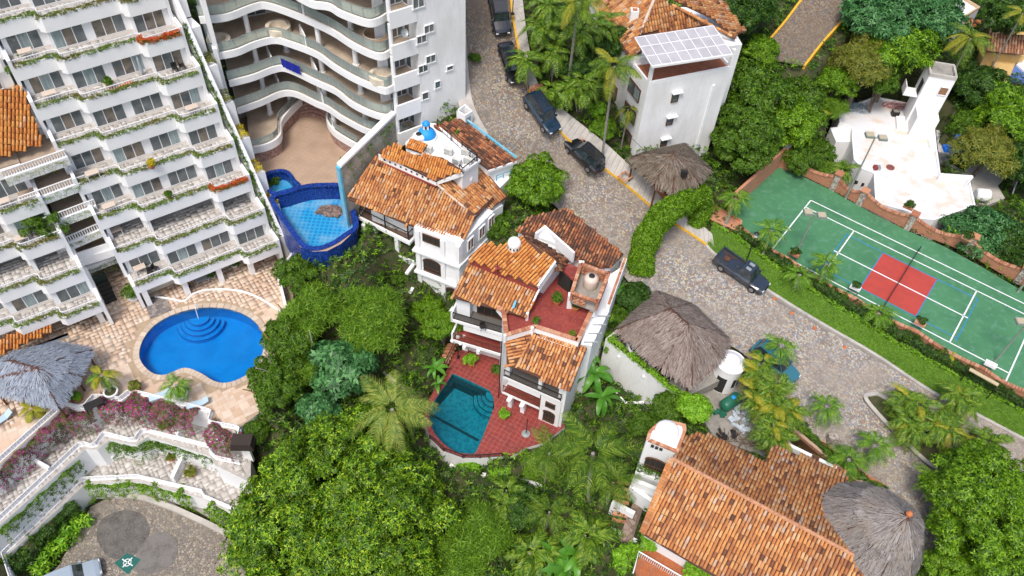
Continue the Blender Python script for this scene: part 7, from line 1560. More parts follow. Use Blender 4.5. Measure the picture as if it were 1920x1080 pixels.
# court hedges
hl = [p.lerp(q, .5) for p, q in zip(matchn(LO, 40), matchn(S3, 40))]; hl = [Vector((p.x, p.y, p.z-.1)) for p in hl]
hedge('dark clipped hedge running along the scalloped court wall', hl[1:], .95, .75, LM['dark'], dens=70, ls=.17)
hedge('thin yellow green edging hedge between grass strip and dark hedge', [p+Vector((0, 0, .05)) for p in matchn(LO, 50)], .34, .28, LM['lime'], dens=120, ls=.13)
hedge('yellow green hedge topping the white wall of the car bay', BAYWALL, .55, .35, LM['lime'], dens=110, ls=.15)
strip(HH, HHPL, .5, .3, LM['mid'], dens=80, ls=.16, name='planting')
hedge('low green hedge against the left foot of the brick planter wall by the street', AA([(1500, 800), (1545, 845), (1600, 890), (1660, 925)], -1.6), .6, .4, LM['mid'], dens=60, ls=.2)
# leafy arch over the gate
ap = cr([A(1200, 515, .5), A(1205, 470, 2.2), A(1222, 430, 3.9), A(1250, 398, 4.9), A(1282, 376, 5.0), A(1306, 366, 4.2), A(1312, 385, 2.4), A(1300, 425, .6)], 6)
ta_ = thing('leafy_arch', 'thick clipped green hedge arch spanning the gate beside the cobbled street', 'hedge arch', Pz(ap[0], .4)); N = 15000; n = len(ap); i = rng.integers(0, n-1, N); t = rng.uniform(0, 1, N); Ap = np.array([tuple(p) for p in ap]); c = Ap[i]*(1-t[:, None])+Ap[i+1]*t[:, None]; d = Ap[i+1]-Ap[i]; d /= np.linalg.norm(d, axis=1)[:, None]
q = rv(N); q -= d*(q*d).sum(1)[:, None]; q /= np.linalg.norm(q, axis=1)[:, None]; P = c+q*(1.15+.1*np.sin(i*.9)+rng.normal(0, .06, N))[:, None]; o = link('foliage', lmesh('arch', leaves(P, q+np.array([0, 0, .3]), .22, 4, .4, jit=.75), LM['mango'], tuple(ta_.location)), ta_); o['kind'] = 'stuff'
mb = MB(); mb.tube(ap, .8, 10); obj('stem', mb, MAT['hedge_core'], ta_)
# ---------------------------------------------------------------- trees
def bigtree(px, py, zc, R, m, label, sq, M, per, ls, asp=.36, rc=.2):
    return tree(px, py, zc, R, 'x', label, sq=1, mesh=lmesh('crown', crownV(R, sq=sq, M=M, per=per, ls=ls, asp=asp, rc=rc, low=-.3), LM[m]))
bigtree(645, 955, -5.5, 8.8, 'yellowtip', 'huge round tree with yellow green leaf tips below the large pool', .7, 420, 60, .33, rc=.115)
bigtree(1850, 965, 0.5, 5.6, 'mango', 'large bright green tree beside the round thatched roof', .8, 150, 90, .3, rc=.16)
bigtree(1010, 345, 5.6, 3.0, 'mango', 'rounded bright green tree between villa and cobbled street', .85, 70, 80, .24, rc=.2)
bigtree(1395, 262, 4.8, 4.0, 'mid', 'dense green tree right of the brown thatched roof', .95, 110, 70, .28, rc=.17)
FT = [(1420, 180, 6, 4.2, 'broad2', 'leafy tree between tall white house and upper lane'), (1480, 235, 4, 3.6, 'broad', 'brighter tree above the left corner of the sports court'), (1498, 185, 4.5, 3.0, 'broad2', 'tree at the lower end of the second cobbled street'), (1568, 155, 4.8, 2.4, 'broad', 'bright tree crowding the right kerb of the second street'),
 (1425, 95, 8, 2.2, 'broad', 'small tree at the left kerb of the second street'), (1560, 205, 2.2, 1.6, 'feather', 'feathery tree just left of the pipe heap on the white roof'), (1620, 120, 7, 3.4, 'olive', 'olive toned tree right of the second street'), (1632, 75, 8, 2.4, 'olive', 'olive scrub tree high beside the second street'),
 (1680, 95, 7.5, 4.4, 'broad', 'big dark tree above the white flat roofed house'), (1650, 30, 10, 4.4, 'dark2', 'dark blue green tree at the top right of centre'), (1740, 30, 9, 4.2, 'dark2', 'blue green tree left of the top white roof'), (1655, 150, 5, 2.2, 'broad2', 'tree behind the bare concrete posts'), (1835, 165, 4, 3.2, 'darkc', 'dark tree right of the white tower'),
 (1880, 210, 3, 4., 'broad', 'bright tree at the right edge under the yellow house'), (1850, 285, 1.5, 3.6, 'olive', 'loose olive tree with bare branches right of the blue box edges'), (1812, 235, 1, 2.4, 'broad2', 'tree between the white tower and the marble terrace'), (1920, 310, 1, 3.2, 'darkc', 'dark tree at the right edge beside the patio'),
 (1850, 440, .6, 3.4, 'dark2', 'dark tree behind the brick court wall, left one of the pair'), (1905, 470, .6, 3.4, 'darkc', 'dark tree behind the brick court wall at the right edge'), (1800, 425, .3, 1.8, 'dark2', 'small dark tree at the lower corner of the white flat roof'), (1380, 20, 12, 3.6, 'darkc', 'dark tree right of the tall white house roof'),
 (1500, 330 - 30, 1.5, 2.2, 'broad2', 'bushy tree behind the terracotta wall pillar'), (1900, 30, 8, 3.6, 'darkc', 'dark tree in the top right corner'), (1425, 15, 11, 2.4, 'darkc', 'dark tree in the top edge between roofs and lane'), (1528, 290, 1.2, 2.1, 'broad2', 'tree at the left wall of the white flat roofed house'), (1560, 325, .3, 1.8, 'feather', 'feathery bush between court wall and curved white wall')]
for f in FT: tree(f[0], f[1], f[2], f[3], f[4], f[5], group='trees above the sports court')
JT = [(565, 515, 0, 2.6, 'broad2', 'leafy tree below the empty blue pool'), (625, 495, -.5, 2.2, 'darkc', 'dark tree under the faded blue end of the tall grey wall'), (585, 590, -.5, 3.0, 'feather', 'feathery bamboo crown right of the large pool'), (690, 585, -.5, 3.1, 'feather', 'pale feathery bamboo crown left of the shaded ravine'), (700, 620, -1, 3.0, 'feather', 'drooping bamboo crown at the head of the ravine'), (540, 640, -1.5, 3., 'broad2', 'green tree leaning over the right rim of the large pool'),
 (520, 720, -2.5, 3.0, 'broad2', 'mid green tree beside the lower right of the large pool'), (640, 690, -2.5, 3.4, 'blue', 'blue green papaya leaved tree left of the pale coconut palm'), (600, 770, -4, 2.2, 'blue', 'lower blue green bush in front of the huge round tree'), (752, 520, -2.6, 1.5, 'broad2', 'tree growing against the villa balconies'), (805, 582, -3.8, 2.0, 'broad', 'vine covered mound under the white villa'), (690, 510, -1.5, 1.9, 'broad2', 'tree at the foot of the tall grey wall'), (830, 610, -2.5, 2., 'broad', 'bush between villa and the middle house balcony'),
 (935, 425, 3.0, 1.9, 'broad2', 'dense green shrub right of the villa side wall'), (560, 690, -3, 2.4, 'feather', 'bamboo tuft over the pool terrace edge'), (1250, 765, -1.5, 1.9, 'broad2', 'round green bush below the car bay'), (1303, 768, -.4, 1.7, 'lime', 'lime green young tree beside the turret'), (900, 1000, -6, 2.8, 'feather', 'feathery light tree right of the huge round tree'), (850, 1060, -7, 2.6, 'feather', 'feathery tree at the bottom edge near the huge round tree'),
 (790, 1060, -8, 2.4, 'broad', 'bright tree at the bottom edge of the huge round crown'), (940, 880, -7.2, 1.4, 'lime', 'bright hedge like bush under the red terrace'), (1000, 870, -7, 1.5, 'broad', 'bush at the lower right of the red terrace'), (880, 880, -7.6, 1.3, 'lime', 'bright bush under the terrace railing'), (980, 950, -6.5, 2.4, 'darkc', 'shaded tree below the curved white wall'), (1190, 560, .5, 2.0, 'darkc', 'dark shrub left of the thatched carport'), (1160, 590, -.8, 1.6, 'broad2', 'broad leaved shrub by the long white side wall'),
 (1150, 640, -1.8, 1.4, 'broad', 'shrub at the corner of the car bay wall'), (1205, 700 + 95, -3.5, 1.5, 'broad2', 'green bush above the white stepped walls'), (478, 812, -4.5, 1.4, 'broad2', 'bush against the right end of the terraces'), (500, 1040, -8.5, 2.4, 'broad', 'bright tree over the striped ramp'), (1180, 1050, -4.5, 1.6, 'lime', 'lime bush at the foot of the garden stairs'), (1225, 1010, -2.9, 1.2, 'lime', 'lime bush under the corner of the big clay roof'), (1310, 1070, -2.6, 1.2, 'lime', 'lime bush under the long eave of the big clay roof'), (1895, 720 + 340, -1, 3, 'darkc', 'dark tree in the bottom right corner'), (1790, 1060, -1.5, 2.4, 'broad', 'tree below the round thatched roof')]
for f in JT: tree(f[0], f[1], f[2], f[3]*.9, f[4], f[5], name='tree' if f[3] > 2 else 'shrub', cat='tree' if f[3] > 2 else 'shrub')
for px, py, z, R, lb, k in ((1130, 240, 6.8, 1.5, 'bright shrub under the coconut palm by the tall white house', 'broad'), (1115, 205, 7.5, 1.3, 'upper bright shrub beside the pavement', 'lime'), (1042, 190, 10, 1.0, 'low shrub at the street steps', 'broad2'), (1080, 120, 12, 2.2, 'dark tree among the palms by the upper street', 'darkc'), (1145, 80, 13, 2.2, 'dark tree against the side of the tall white house', 'darkc'), (1640, 940, -1.6, .8, 'small round bush between street and round thatch', 'broad')): tree(px, py, z, R, k, lb, name='shrub', cat='shrub')
# bamboo culms
cm = mat('bamboo_yellow', (.42, .28, .06), (.3, .22, .06), ns=5, rough=.6); cw_ = mat('bamboo_grey', (.4, .37, .3), rough=.8)
for i, (x0, y0, x1, y1, m, lb) in enumerate(((545, 700, 485, 615, cm, 'yellow bamboo stem arching over the pool edge'), (560, 640, 520, 570, cm, 'yellow bamboo stem behind the pool fence'), (590, 590, 545, 500, cm, 'tall yellow bamboo stem under the empty pool'), (530, 725, 495, 660, cw_, 'grey bare stem leaning over the water'), (600, 700, 580, 620, cw_, 'grey bare stem in the bamboo clump'), (515, 770, 455, 730, cm, 'low yellow bamboo stem at the pool corner'), (640, 600, 625, 540, cm, 'yellow stem among the feathery bamboo'), (550, 735, 480, 690, cw_, 'long grey stem crossing the pool rim'))):
    a, b = A(x0, y0, -5.5), A(x1, y1, 1.2); m_ = a.lerp(b, .6)+Vector((0, 0, .8)); mb = MB(); mb.tube(cr([a, m_, b], 6), .05, 6); tag(obj('bamboo_stem', mb, m), lb, 'bamboo')
# ---------------------------------------------------------------- palms
def frondmesh(L, n, ll, lw, droop, m, rise=.35, vshape=.25):
    V = []; t = np.linspace(0, 1, n+1); 
    def pt(s): return np.array([L*(s-.12*s*s*droop), 0, L*(rise*s-(.55*droop)*s*s)])
    for k in range(1, n+1):
        s = .12+.88*k/n; p = pt(s); tg = pt(min(1, s+.02))-pt(s-.02); tg /= np.linalg.norm(tg); w = ll*math.sin(PI*min(1, .12+s*.86))**.7
        for sg in (-1, 1):
            d = np.array([tg[0]*.6, sg*.85, tg[2]*.6-.1]); d /= np.linalg.norm(d); j = rng.uniform(.85, 1.15); e1 = p+d*w*.5*j+np.array([0, 0, vshape*w*.3]); e2 = p+d*w*j+np.array([tg[0]*w*.15, 0, -w*.38*rng.uniform(.6, 1.4)]); h = tg*lw/2
            V += [p-h*.6, p+h*.6, e1+h, e1-h, e1-h, e1+h, e2+h*.25, e2-h*.25]
    V = np.array(V); me = quadmesh('frond', V, np.arange(len(V)).reshape(-1, 4), [m, palmst])
    return me
palmst = mat('frond_stem', (.2, .24, .05), rough=.6)
FM = {}
def fronds(kind):
    if kind not in FM:
        L, n, ll, lw, m = {'coco': (3.3, 28, .78, .065, frondm), 'cocoy': (3.1, 34, .7, .065, frondy), 'pale': (3.5, 34, .8, .065, frondp), 'small': (1.5, 15, .48, .075, fronds_), 'smally': (1.35, 16, .44, .09, frondy), 'areca': (1.9, 20, .52, .09, frondm), 'arecay': (1.8, 20, .48, .09, frondy)}[kind]
        FM[kind] = [frondmesh(L, n, ll, lw, d, m) for d in ((.9, 1.5, 2.1) if kind[0] in 'cp' else (1.2, 1.7, 2.2))]
    return FM[kind]
def palm(px, py, zc, kind, n, label, scale=1., lean=(0, 0), tilt=(-.75, .5), group=None, stems=1, name='palm_tree', cat='palm', mix=None, ground=None, spread=0., tr=.13):
    c = A(px, py, zc); g0 = c+Vector((lean[0], lean[1], 0)); g = float(T(g0.x, g0.y)) if ground is None else ground; t = thing(name, label, cat, (g0.x, g0.y, g), group); L = t.location
    mb = MB()
    for s in range(stems):
        off = Vector((0, 0, 0)) if stems == 1 else Vector((rnd(-1, 1)*spread, rnd(-1, 1)*spread, rnd(-.5, .5)))
        top = c+off; b = Vector((g0.x+off.x*.3, g0.y+off.y*.3, g-.2)); mb.tube(cr([b, b.lerp(top, .5)-Vector((lean[0]*.12, lean[1]*.12, 0)), top], 4), tr*scale, 7)
        for k in range(n):
            a = 2.4*k+rnd(-.2, .2); fr = k/n; kd = kind if not mix or random.random() > mix[1] else mix[0]; o = link('frond', random.choice(fronds(kd)), t, top-L)
            o.rotation_euler = (rnd(-.2, .2), tilt[0]+(tilt[1]-tilt[0])*fr+rnd(-.12, .12), a); sc = scale*rnd(.85, 1.12); o.scale = (sc, sc, sc)
    obj('trunk', mb, palmbark, t); return t
palm(735, 768, 1.5, 'pale', 17, 'pale feathery coconut palm left of the teal pool', 1.15)
palm(1112, 850, 1.0, 'coco', 19, 'largest coconut palm, below the middle house', 1.3, lean=(.5, -.5))
palm(1030, 850, -2.0, 'coco', 16, 'coconut palm just right of the red terrace corner', .85)
palm(1150, 905, -1.5, 'coco', 14, 'coconut palm left of the white stepped walls', .8); palm(1030, 960, -4.5, 'coco', 12, 'low palm below the curved white wall', .7)
palm(1152, 125, 16., 'cocoy', 18, 'yellowish coconut palm in front of the tall white house', .95, lean=(.3, -.2), mix=('coco', .6))
palm(1085, 5, 20, 'cocoy', 16, 'tall slender coconut palm at the top by the upper street', 1.0, lean=(-.1, 1.2), mix=('coco', .5))
palm(1178, 205, 9.5, 'cocoy', 12, 'droopy brownish palm below the yellowish coconut palm', .6, tilt=(-.1, .9), mix=('coco', .5))
for i, (x, y, z) in enumerate(((1010, 50, 15.5), (1000, 110, 13.5), (1050, 165, 11), (1040, 90, 14), (1075, 60, 15.5), (1010, 5, 17.5), (1095, 150, 11.5), (1125, 40, 15.5))):
    palm(x, y, z, 'areca', 8, ['fan of palm fronds nearest the kerb beside the second parked car', 'palm clump beside the black sedan', 'drooping palm clump over the street steps', 'palm clump behind the kerbside ones', 'palm clump at the foot of the tall slender palm', 'palm clump at the top edge by the street', 'palm clump under the yellowish coconut palm', 'palm clump against the clay hip roof'][i], 1.15, stems=3, spread=1.1, tr=.07, name='palm_clump', cat='palm clump', group='palm clumps by the upper street')
palm(1522, 215, 4.5, 'coco', 13, 'coconut palm with browned fronds left of the white flat roof', .75, lean=(-1.0, -3), mix=('cocoy', .3)); palm(1820, 72, 9.5, 'coco', 18, 'coconut palm with yellow lower fronds in front of the yellow house', .95, lean=(-.8, -2.5), mix=('cocoy', .5)); palm(1918, 25, 12, 'cocoy', 12, 'yellow palm at the top right edge', .7, mix=('coco', .4))
palm(1580, 320, 1.5, 'areca', 12, 'low palm behind the brick court wall near the lamp', 1.1)
S = [(1447, 432, 2.8, 'palm on the grass beside the black lantern lamp', (-.5, -1.5)), (1380, 372, 3.3, 'thin palm by the brick planter at the court corner', (-1.0, -2.)), (1500, 515, 1.8, 'left palm of the pair on the grass strip', (0, -.6)), (1550, 495, 2.2, 'right palm of the pair on the grass strip', (-.3, -1.)), (1648, 588, 1., 'single short palm in the middle of the hedge', (0, -.3)), (1465, 650, 1.6, 'small palm overhanging the teal parked car', (0, -.3)), (1550, 762, .6, 'small palm at the edge of the lower cobbled street', (-.3, -.7)), (1640, 835, .3, 'small palm by the brick planter wall', (-.6, -.8)), (1592, 862, -.4, 'low palm against the yard wall', (0, 0))]
for x, y, z, lb, le in S: palm(x, y, z, 'small', 12, lb, 1.28, lean=le, tilt=(-.7, .35), name='small_palm')
palm(1780, 663, .3, 'smally', 3, 'leaning yellow single frond palm on the grass strip', 1.1, lean=(-1.1, -1.0), tilt=(-.3, .3), name='small_palm')
def pot(p, r, h, m, parent=None): mb = MB(); mb.lathe(p, [(r*.7, 0), (r, h*.8), (r*1.08, h*.82), (r*1.08, h), (r*.85, h), (r*.8, h*.85)], 16); return mb
for x, y, px, py, lb in ((190, 705, 212, 742, 'palm in a big white planter at the left of the pool terrace railing'), (330, 722, 342, 745, 'dark palm in a white planter near the pool edge')):
    p = A(px, py, DZ); t = palm(x, y, DZ+2.4, 'small' if x > 200 else 'smally', 11, lb, 1.15, lean=tuple((p-A(x, y, DZ+2.4)).xy), ground=DZ+.5, name='potted_palm', cat='potted palm', mix=('small', .5)); mb = pot(p, .6, .75, white); o = obj('planter', mb, white2, t); mb = MB(); mb.lathe(p+Vector((0, 0, .6)), [(.5, 0), (.5, .06), (.1, .08)], 12); obj('soil', mb, soil, t)
palm(60, 768, DZ+.8, 'smally', 9, 'small yellow green palm by the silvery thatched roof', 1.0, ground=DZ, name='small_palm')
arl = ['areca palm mound over the yard, upper left part', 'areca palm mound over the yard, beside the teal car', 'areca palm mound over the yard, centre', 'areca palm mound over the yard, lowest part', 'areca palm mound over the yard, right part', 'areca palm mound over the yard, left part by the clutter']
for i, (x, y, z) in enumerate(((1430, 695, 1.0), (1452, 725, 1.4), (1445, 760, 1.2), (1450, 805, .6), (1488, 775, 1.), (1425, 745, .6))): palm(x, y, z, 'areca', 10, arl[i], 1., stems=3, spread=.8, tr=.06, name='areca_palm', cat='areca palm', mix=('arecay', .28), group='areca palm mound in the yard')
arl = ['island areca palm clump, upper left', 'island areca palm clump, upper right', 'island areca palm clump, centre', 'island areca palm clump, lower right', 'island areca palm clump, lower left']
for i, (x, y, z) in enumerate(((1720, 760, .6), (1790, 760, .5), (1765, 795, .4), (1830, 815, .2), (1720, 800, 0))): palm(x, y, z, 'areca', 10, arl[i]+' of the planting bed', 1.05, stems=3, spread=.9, tr=.06, name='areca_palm', cat='areca palm', mix=('arecay', .2), group='areca palms on the road island')
palm(1755, 905, .6, 'areca', 10, 'dark palm under the left rim of the large bright tree', 1.1); palm(1000, 1020, -6.5, 'areca', 10, 'dark fan palm at the bottom near the stone stairs', 1.3, stems=2, spread=1, tr=.07)
palm(1090, 1000, -5, 'areca', 10, 'dark fan palm above the bottom edge', 1.4, stems=2, spread=1, tr=.07)
palm(950, 930, -5.5, 'areca', 8, 'palm clump in the shade below the curved white wall', 1.0, stems=2, spread=.8, tr=.07)
# banana plants with big single leaves
def bananamesh(L, w, dr):
    n = 7; V = []; F = []
    for k in range(n+1):
        s = k/n; ww = w*math.sin(PI*(.06+.9*s))**.6; x = L*(s-.15*dr*s*s); z = L*(.55*s-.75*dr*s*s)
        V += [(x, -ww/2, z+.1*ww), (x, 0, z-.02), (x, ww/2, z+.1*ww)]
    for k in range(n):
        a = 3*k; F += [(a, a+3, a+4, a+1), (a+1, a+4, a+5, a+2)]
    return quadmesh('banana_leaf', np.array(V), F, leafm)
leafm = leafmat('banana_leaf_green', G((.04, .15, .015), (.09, .26, .03)), ns=2, c2=(.12, .3, .05), amt=.6, trans=.3, rough=.35); BN = [bananamesh(1.9, .5, d) for d in (.7, 1.1, 1.5)]
for i, (x, y, z, s, lb) in enumerate(((1115, 700, -2.2, 1.15, 'tall banana plant right of the middle house wall'), (1130, 745, -3.2, 1.1, 'banana plant above the largest coconut palm'), (1098, 660, -2, .9, 'banana plant close to the long white side wall'), (1160, 540, 1.2, .7, 'broad leaved plant beside the brick stairs near the arch'), (815, 690, -4.8, .8, 'bright young banana plant left of the red terrace'), (822, 720, -5.2, .55, 'heliconia clump by the upper left of the teal pool'), (1080, 1040, -6, 1.2, 'banana plant at the bottom edge right of centre'), (1060, 1070, -6.5, 1.1, 'second banana plant at the bottom edge'), (1040, 1045, -6.5, 1., 'third banana plant at the bottom edge, furthest left'))):
    c = A(x, y, z); g = float(T(c.x, c.y)); t = thing('banana_plant', lb, 'banana plant', (c.x, c.y, g)); mb = MB(); mb.tube([(c.x, c.y, g-.2), (c.x, c.y, z)], [.14, .1], 7); obj('stem', mb, mat('banana_stem', (.2, .26, .06), rough=.7), t)
    for k in range(9): o = link('leaf', random.choice(BN), t, Vector((0, 0, z-g))); o.rotation_euler = (rnd(-.3, .3), rnd(-.5, .35), 2.4*k+rnd(-.2, .2)); q = s*rnd(.8, 1.15); o.scale = (q, q, q)
# ================================================================ vehicles
tyre = mat('tyre_rubber', (.02, .02, .02), rough=.9); rim = mat('wheel_rim', (.4, .4, .42), rough=.3, metal=.8); lampw = mat('headlight_lens', (.7, .72, .74), rough=.15); lampr = mat('tail_light_lens', (.4, .01, .01), rough=.2); plate_ = mat('number_plate', (.6, .6, .55), rough=.5); carglass = mat('car_glass', (.02, .03, .035), (.05, .07, .08), ns=1.5, rough=.04, spec=.9)
def carpaint(name, c):
    m = mat(name, c, rough=.18, spec=.6); b = m.node_tree.nodes['Principled BSDF']; b.inputs['Coat Weight'].default_value = 1.; b.inputs['Coat Roughness'].default_value = .04; return m
def loft(st, n=12):
    """st: (x, half width bottom, half width mid, half width top, z bottom, z mid, z top)"""
    mb = MB(); rows = []
    for x, wb, wm, wt, zb, zm, zt in st:
        r = [(x, -wb, zb), (x, -wm, zb+.12), (x, -wm, zm), (x, -wt, zt), (x, -wt*.5, zt+.03), (x, 0, zt+.04), (x, wt*.5, zt+.03), (x, wt, zt), (x, wm, zm), (x, wm, zb+.12), (x, wb, zb)]; rows.append(r)
    k = len(rows[0]); mb.v = [p for r in rows for p in r]
    for i in range(len(rows)-1):
        for j in range(k): a = i*k+j; b = i*k+(j+1) % k; mb.f.append((a, b, b+k, a+k)); mb.m.append(0)
    mb.f.append(tuple(range(k))[::-1]); mb.f.append(tuple(range((len(rows)-1)*k, len(rows)*k))); mb.m += [0, 0]; return mb
def car(kind, label, front, rear, z0, z1, paint, Lr, rack=False, spare=False):
    """front/rear: picture points of bumper centres on the road"""
    f, r = A(*front, z0), A(*rear, z1); d = (f-r).normalized(); c = (f+r)/2; t = thing('parked_car' if kind != 'pickup' else 'pickup_truck', label, 'car' if kind != 'pickup' else 'pickup truck', c-Vector((0, 0, .0)))
    ang = math.atan2(d.y, d.x); t.rotation_euler = (0, -math.asin(d.z), ang); ROOT[t.name] = Vector((0, 0, 0))
    L = Lr; H = {'sedan': 1.45, 'suv': 1.72, 'pickup': 1.85, 'jeep': 1.8}[kind]; Wd = {'sedan': .9, 'suv': .92, 'pickup': 1.0, 'jeep': .92}[kind]; h = L/2; bz = H*.56; zb = .22 if kind == 'sedan' else .32
    hx = {'sedan': .26, 'suv': .24, 'jeep': .24, 'pickup': .25}[kind]*L
    body = [(-h, Wd*.7, Wd*.82, Wd*.7, zb+.1, bz*.8, bz*.96), (-h+.12, Wd*.8, Wd*.93, Wd*.8, zb, bz*.82, bz), (-h*.6, Wd*.88, Wd, Wd*.88, zb, bz*.84, bz+.02), (0, Wd*.88, Wd, Wd*.88, zb, bz*.84, bz+.02), (h-hx, Wd*.88, Wd, Wd*.86, zb, bz*.84, bz), (h-hx*.4, Wd*.86, Wd*.97, Wd*.8, zb, bz*.8, bz*.93), (h-.12, Wd*.76, Wd*.88, Wd*.68, zb+.02, bz*.68, bz*.82), (h, Wd*.6, Wd*.72, Wd*.56, zb+.1, bz*.55, bz*.68)]
    if kind == 'jeep': body[-2] = (h-.1, Wd*.8, Wd*.93, Wd*.8, zb, bz*.78, bz*.92); body[-1] = (h, Wd*.7, Wd*.86, Wd*.72, zb+.1, bz*.7, bz*.85)
    o = obj('body', loft(body), paint, t, smooth=False)
    if kind == 'pickup': x0, x1, x2, x3 = -h*.12, -h*.04, h*.32, h*.52
    elif kind == 'sedan': x0, x1, x2, x3 = -h*.78, -h*.42, h*.12, h*.46
    else: x0, x1, x2, x3 = -h*.93, -h*.8, h*.18, h*.46
    g = [(x0, Wd*.5, Wd*.84, Wd*.84, bz-.1, bz-.05, bz), (x1, Wd*.5, Wd*.86, Wd*.7, bz-.1, bz, H-.03), ((x1+x2)/2, Wd*.5, Wd*.86, Wd*.72, bz-.1, bz, H), (x2, Wd*.5, Wd*.86, Wd*.69, bz-.1, bz, H-.04), (x3, Wd*.5, Wd*.82, Wd*.78, bz-.1, bz-.05, bz-.02)]
    obj('cabin_glass', loft(g), carglass, t)
    mb = MB(); xs = [x1-.02, x1+.15, (x1+x2)/2, x2-.1, x2+.03]; ws = [.66, .7, .73, .7, .66]; zs = [H-.03, H+.02, H+.05, H+.02, H-.03]
    for i in range(4): mb.box8([(xs[i], -Wd*ws[i], zs[i]-.05), (xs[i+1], -Wd*ws[i+1], zs[i+1]-.05), (xs[i+1], Wd*ws[i+1], zs[i+1]-.05), (xs[i], Wd*ws[i], zs[i]-.05), (xs[i], -Wd*ws[i], zs[i]+.02), (xs[i+1], -Wd*ws[i+1], zs[i+1]+.02), (xs[i+1], Wd*ws[i+1], zs[i+1]+.02), (xs[i], Wd*ws[i], zs[i]+.02)])
    obj('roof', mb, paint, t)
    for s in (-1, 1):
        for xa, za, xb, zb2 in ((x0+.03, bz, x1, H-.02), (x3-.02, bz-.02, x2, H-.03), ((x1+x2)/2-.05, bz, (x1+x2)/2-.02, H-.01)): mb = MB(); mb.bar((xa, s*Wd*.85, za), (xb, s*Wd*.72, zb2), .07); obj('roof_pillar', mb, paint, t)
        mb = MB(); mb.box(x3-.25, x3-.05, s*Wd*1.02-.08, s*Wd*1.02+.1, bz, bz+.16); obj('mirror', mb, paint, t)
        mb = MB(); mb.box(h-.2, h-.03, s*Wd*.62-.14, s*Wd*.62+.12, bz*.62, bz*.8); obj('headlight', mb, lampw, t); mb = MB(); mb.box(-h-.01, -h+.1, s*Wd*.68-.1, s*Wd*.68+.1, bz*.68, bz*.92); obj('tail_light', mb, lampr, t)
        for x in (-h*.62, h*.62):
            mb = MB(); rr = .33 if kind == 'sedan' else .38; y0, y1 = s*(Wd-.17), s*(Wd+.03); mb.tube([(x, y0, rr), (x, y1, rr)], rr, 16); wh = obj('wheel', mb, tyre, t); mb = MB(); mb.tube([(x, y1, rr), (x, y1+s*.012, rr)], rr*.62, 10); obj('rim', mb, rim, wh)
    mb = MB(); mb.box(-h-.02, -h+.0, -.24, .24, .55, .67); obj('number_plate', mb, plate_, t); mb = MB(); mb.box(h-.06, h+.01, -Wd*.45, Wd*.45, bz*.38, bz*.6); obj('grille', mb, iron, t)
    mb = MB(); mb.box(-h-.05, -h+.12, -Wd*.86, Wd*.86, zb+.05, zb+.28); obj('bumper', mb, iron if kind != 'sedan' else paint, t)
    if rack:
        mb = MB()
        for k in range(5): mb.box(x1+.2, x2-.25, -Wd*.55+k*Wd*.275-.02, -Wd*.55+k*Wd*.275+.02, H+.06, H+.1)
        for s in (-1, 1): mb.box(x1+.1, x2-.15, s*Wd*.62-.03, s*Wd*.62+.03, H+.04, H+.13)
        obj('roof_rack', mb, iron, t)
    if spare: mb = MB(); mb.tube([(-h-.22, 0, bz*.85), (-h-.02, 0, bz*.85)], .36, 18); obj('spare_wheel', mb, tyre, t)
    if kind == 'pickup':
        mb = MB(); mb.box(-h+.1, x0-.05, -Wd*.78, Wd*.78, bz+.0, bz+.035); obj('bed_floor', mb, mat('bed_liner', (.03, .03, .03), rough=.8), t)
        mb = MB()
        for s in (-1, 1): mb.box(-h+.05, x0, s*Wd*.88-.09, s*Wd*.88+.06, bz-.02, bz+.22)
        mb.box(-h+.0, -h+.12, -Wd*.9, Wd*.9, bz-.02, bz+.22); obj('bed_side', mb, paint, t)
        mb = MB(); mb.box(-h+.7, -h+1.3, -.4, .1, bz+.04, bz+.2); mb.bar((-h+.4, .3, bz+.08), (-h+1.7, .5, bz+.1), .08); obj('tools', mb, wood, t)
        for s in (-1, 1): mb = MB(); mb.box(x1+.3, x2-.2, s*Wd*.35-.18, s*Wd*.35+.18, H+.06, H+.085); obj('roof_panel', mb, steel, t)
    return t
bk = carpaint('car_black', (.008, .009, .011)); nv = carpaint('car_navy', (.006, .022, .045)); gy = carpaint('car_slate', (.02, .028, .042)); te = carpaint('car_teal', (.03, .15, .2)); wc = carpaint('car_white', (.6, .62, .64))
car('suv', 'black hatchback highest on the upper street, cut by the top edge', (940, 62), (928, -5), 13.8, 16, bk, 4.5)
car('sedan', 'shiny black sedan parked second from the top on the upper street', (966, 152), (947, 94), 10.9, 12.5, bk, 4.4)
car('suv', 'dark blue suv with roof rack parked at the yellow kerb', (1033, 247), (993, 190), 8.0, 9.6, nv, 4.7, rack=True)
car('jeep', 'black boxy off roader with a spare wheel on its back door', (1062, 270), (1119, 323), 6.1, 4.8, bk, 4.6, rack=True, spare=True)
car('pickup', 'slate grey pickup truck with open bed beside the grass strip', (1429, 547), (1345, 488), .05, .7, gy, 5.7)
car('suv', 'teal parked car half hidden behind palms next to the round gatehouse', (1484, 717), (1414, 655), -1.2, -.5, te, 4.8)
car('suv', 'white car under the thatched carport, rear showing', (1235, 650), (1195, 655), -.98, -.98, wc, 4.3)
car('sedan', 'black car with red tail lights under the thatched carport', (1290, 690), (1243, 702), -.98, -.98, bk, 4.3)
car('suv', 'silver blue van at the bottom left on the cobbled forecourt', (186, 1070), (90, 1110), PKZ, PKZ, carpaint('car_silver', (.3, .36, .42)), 4.9)
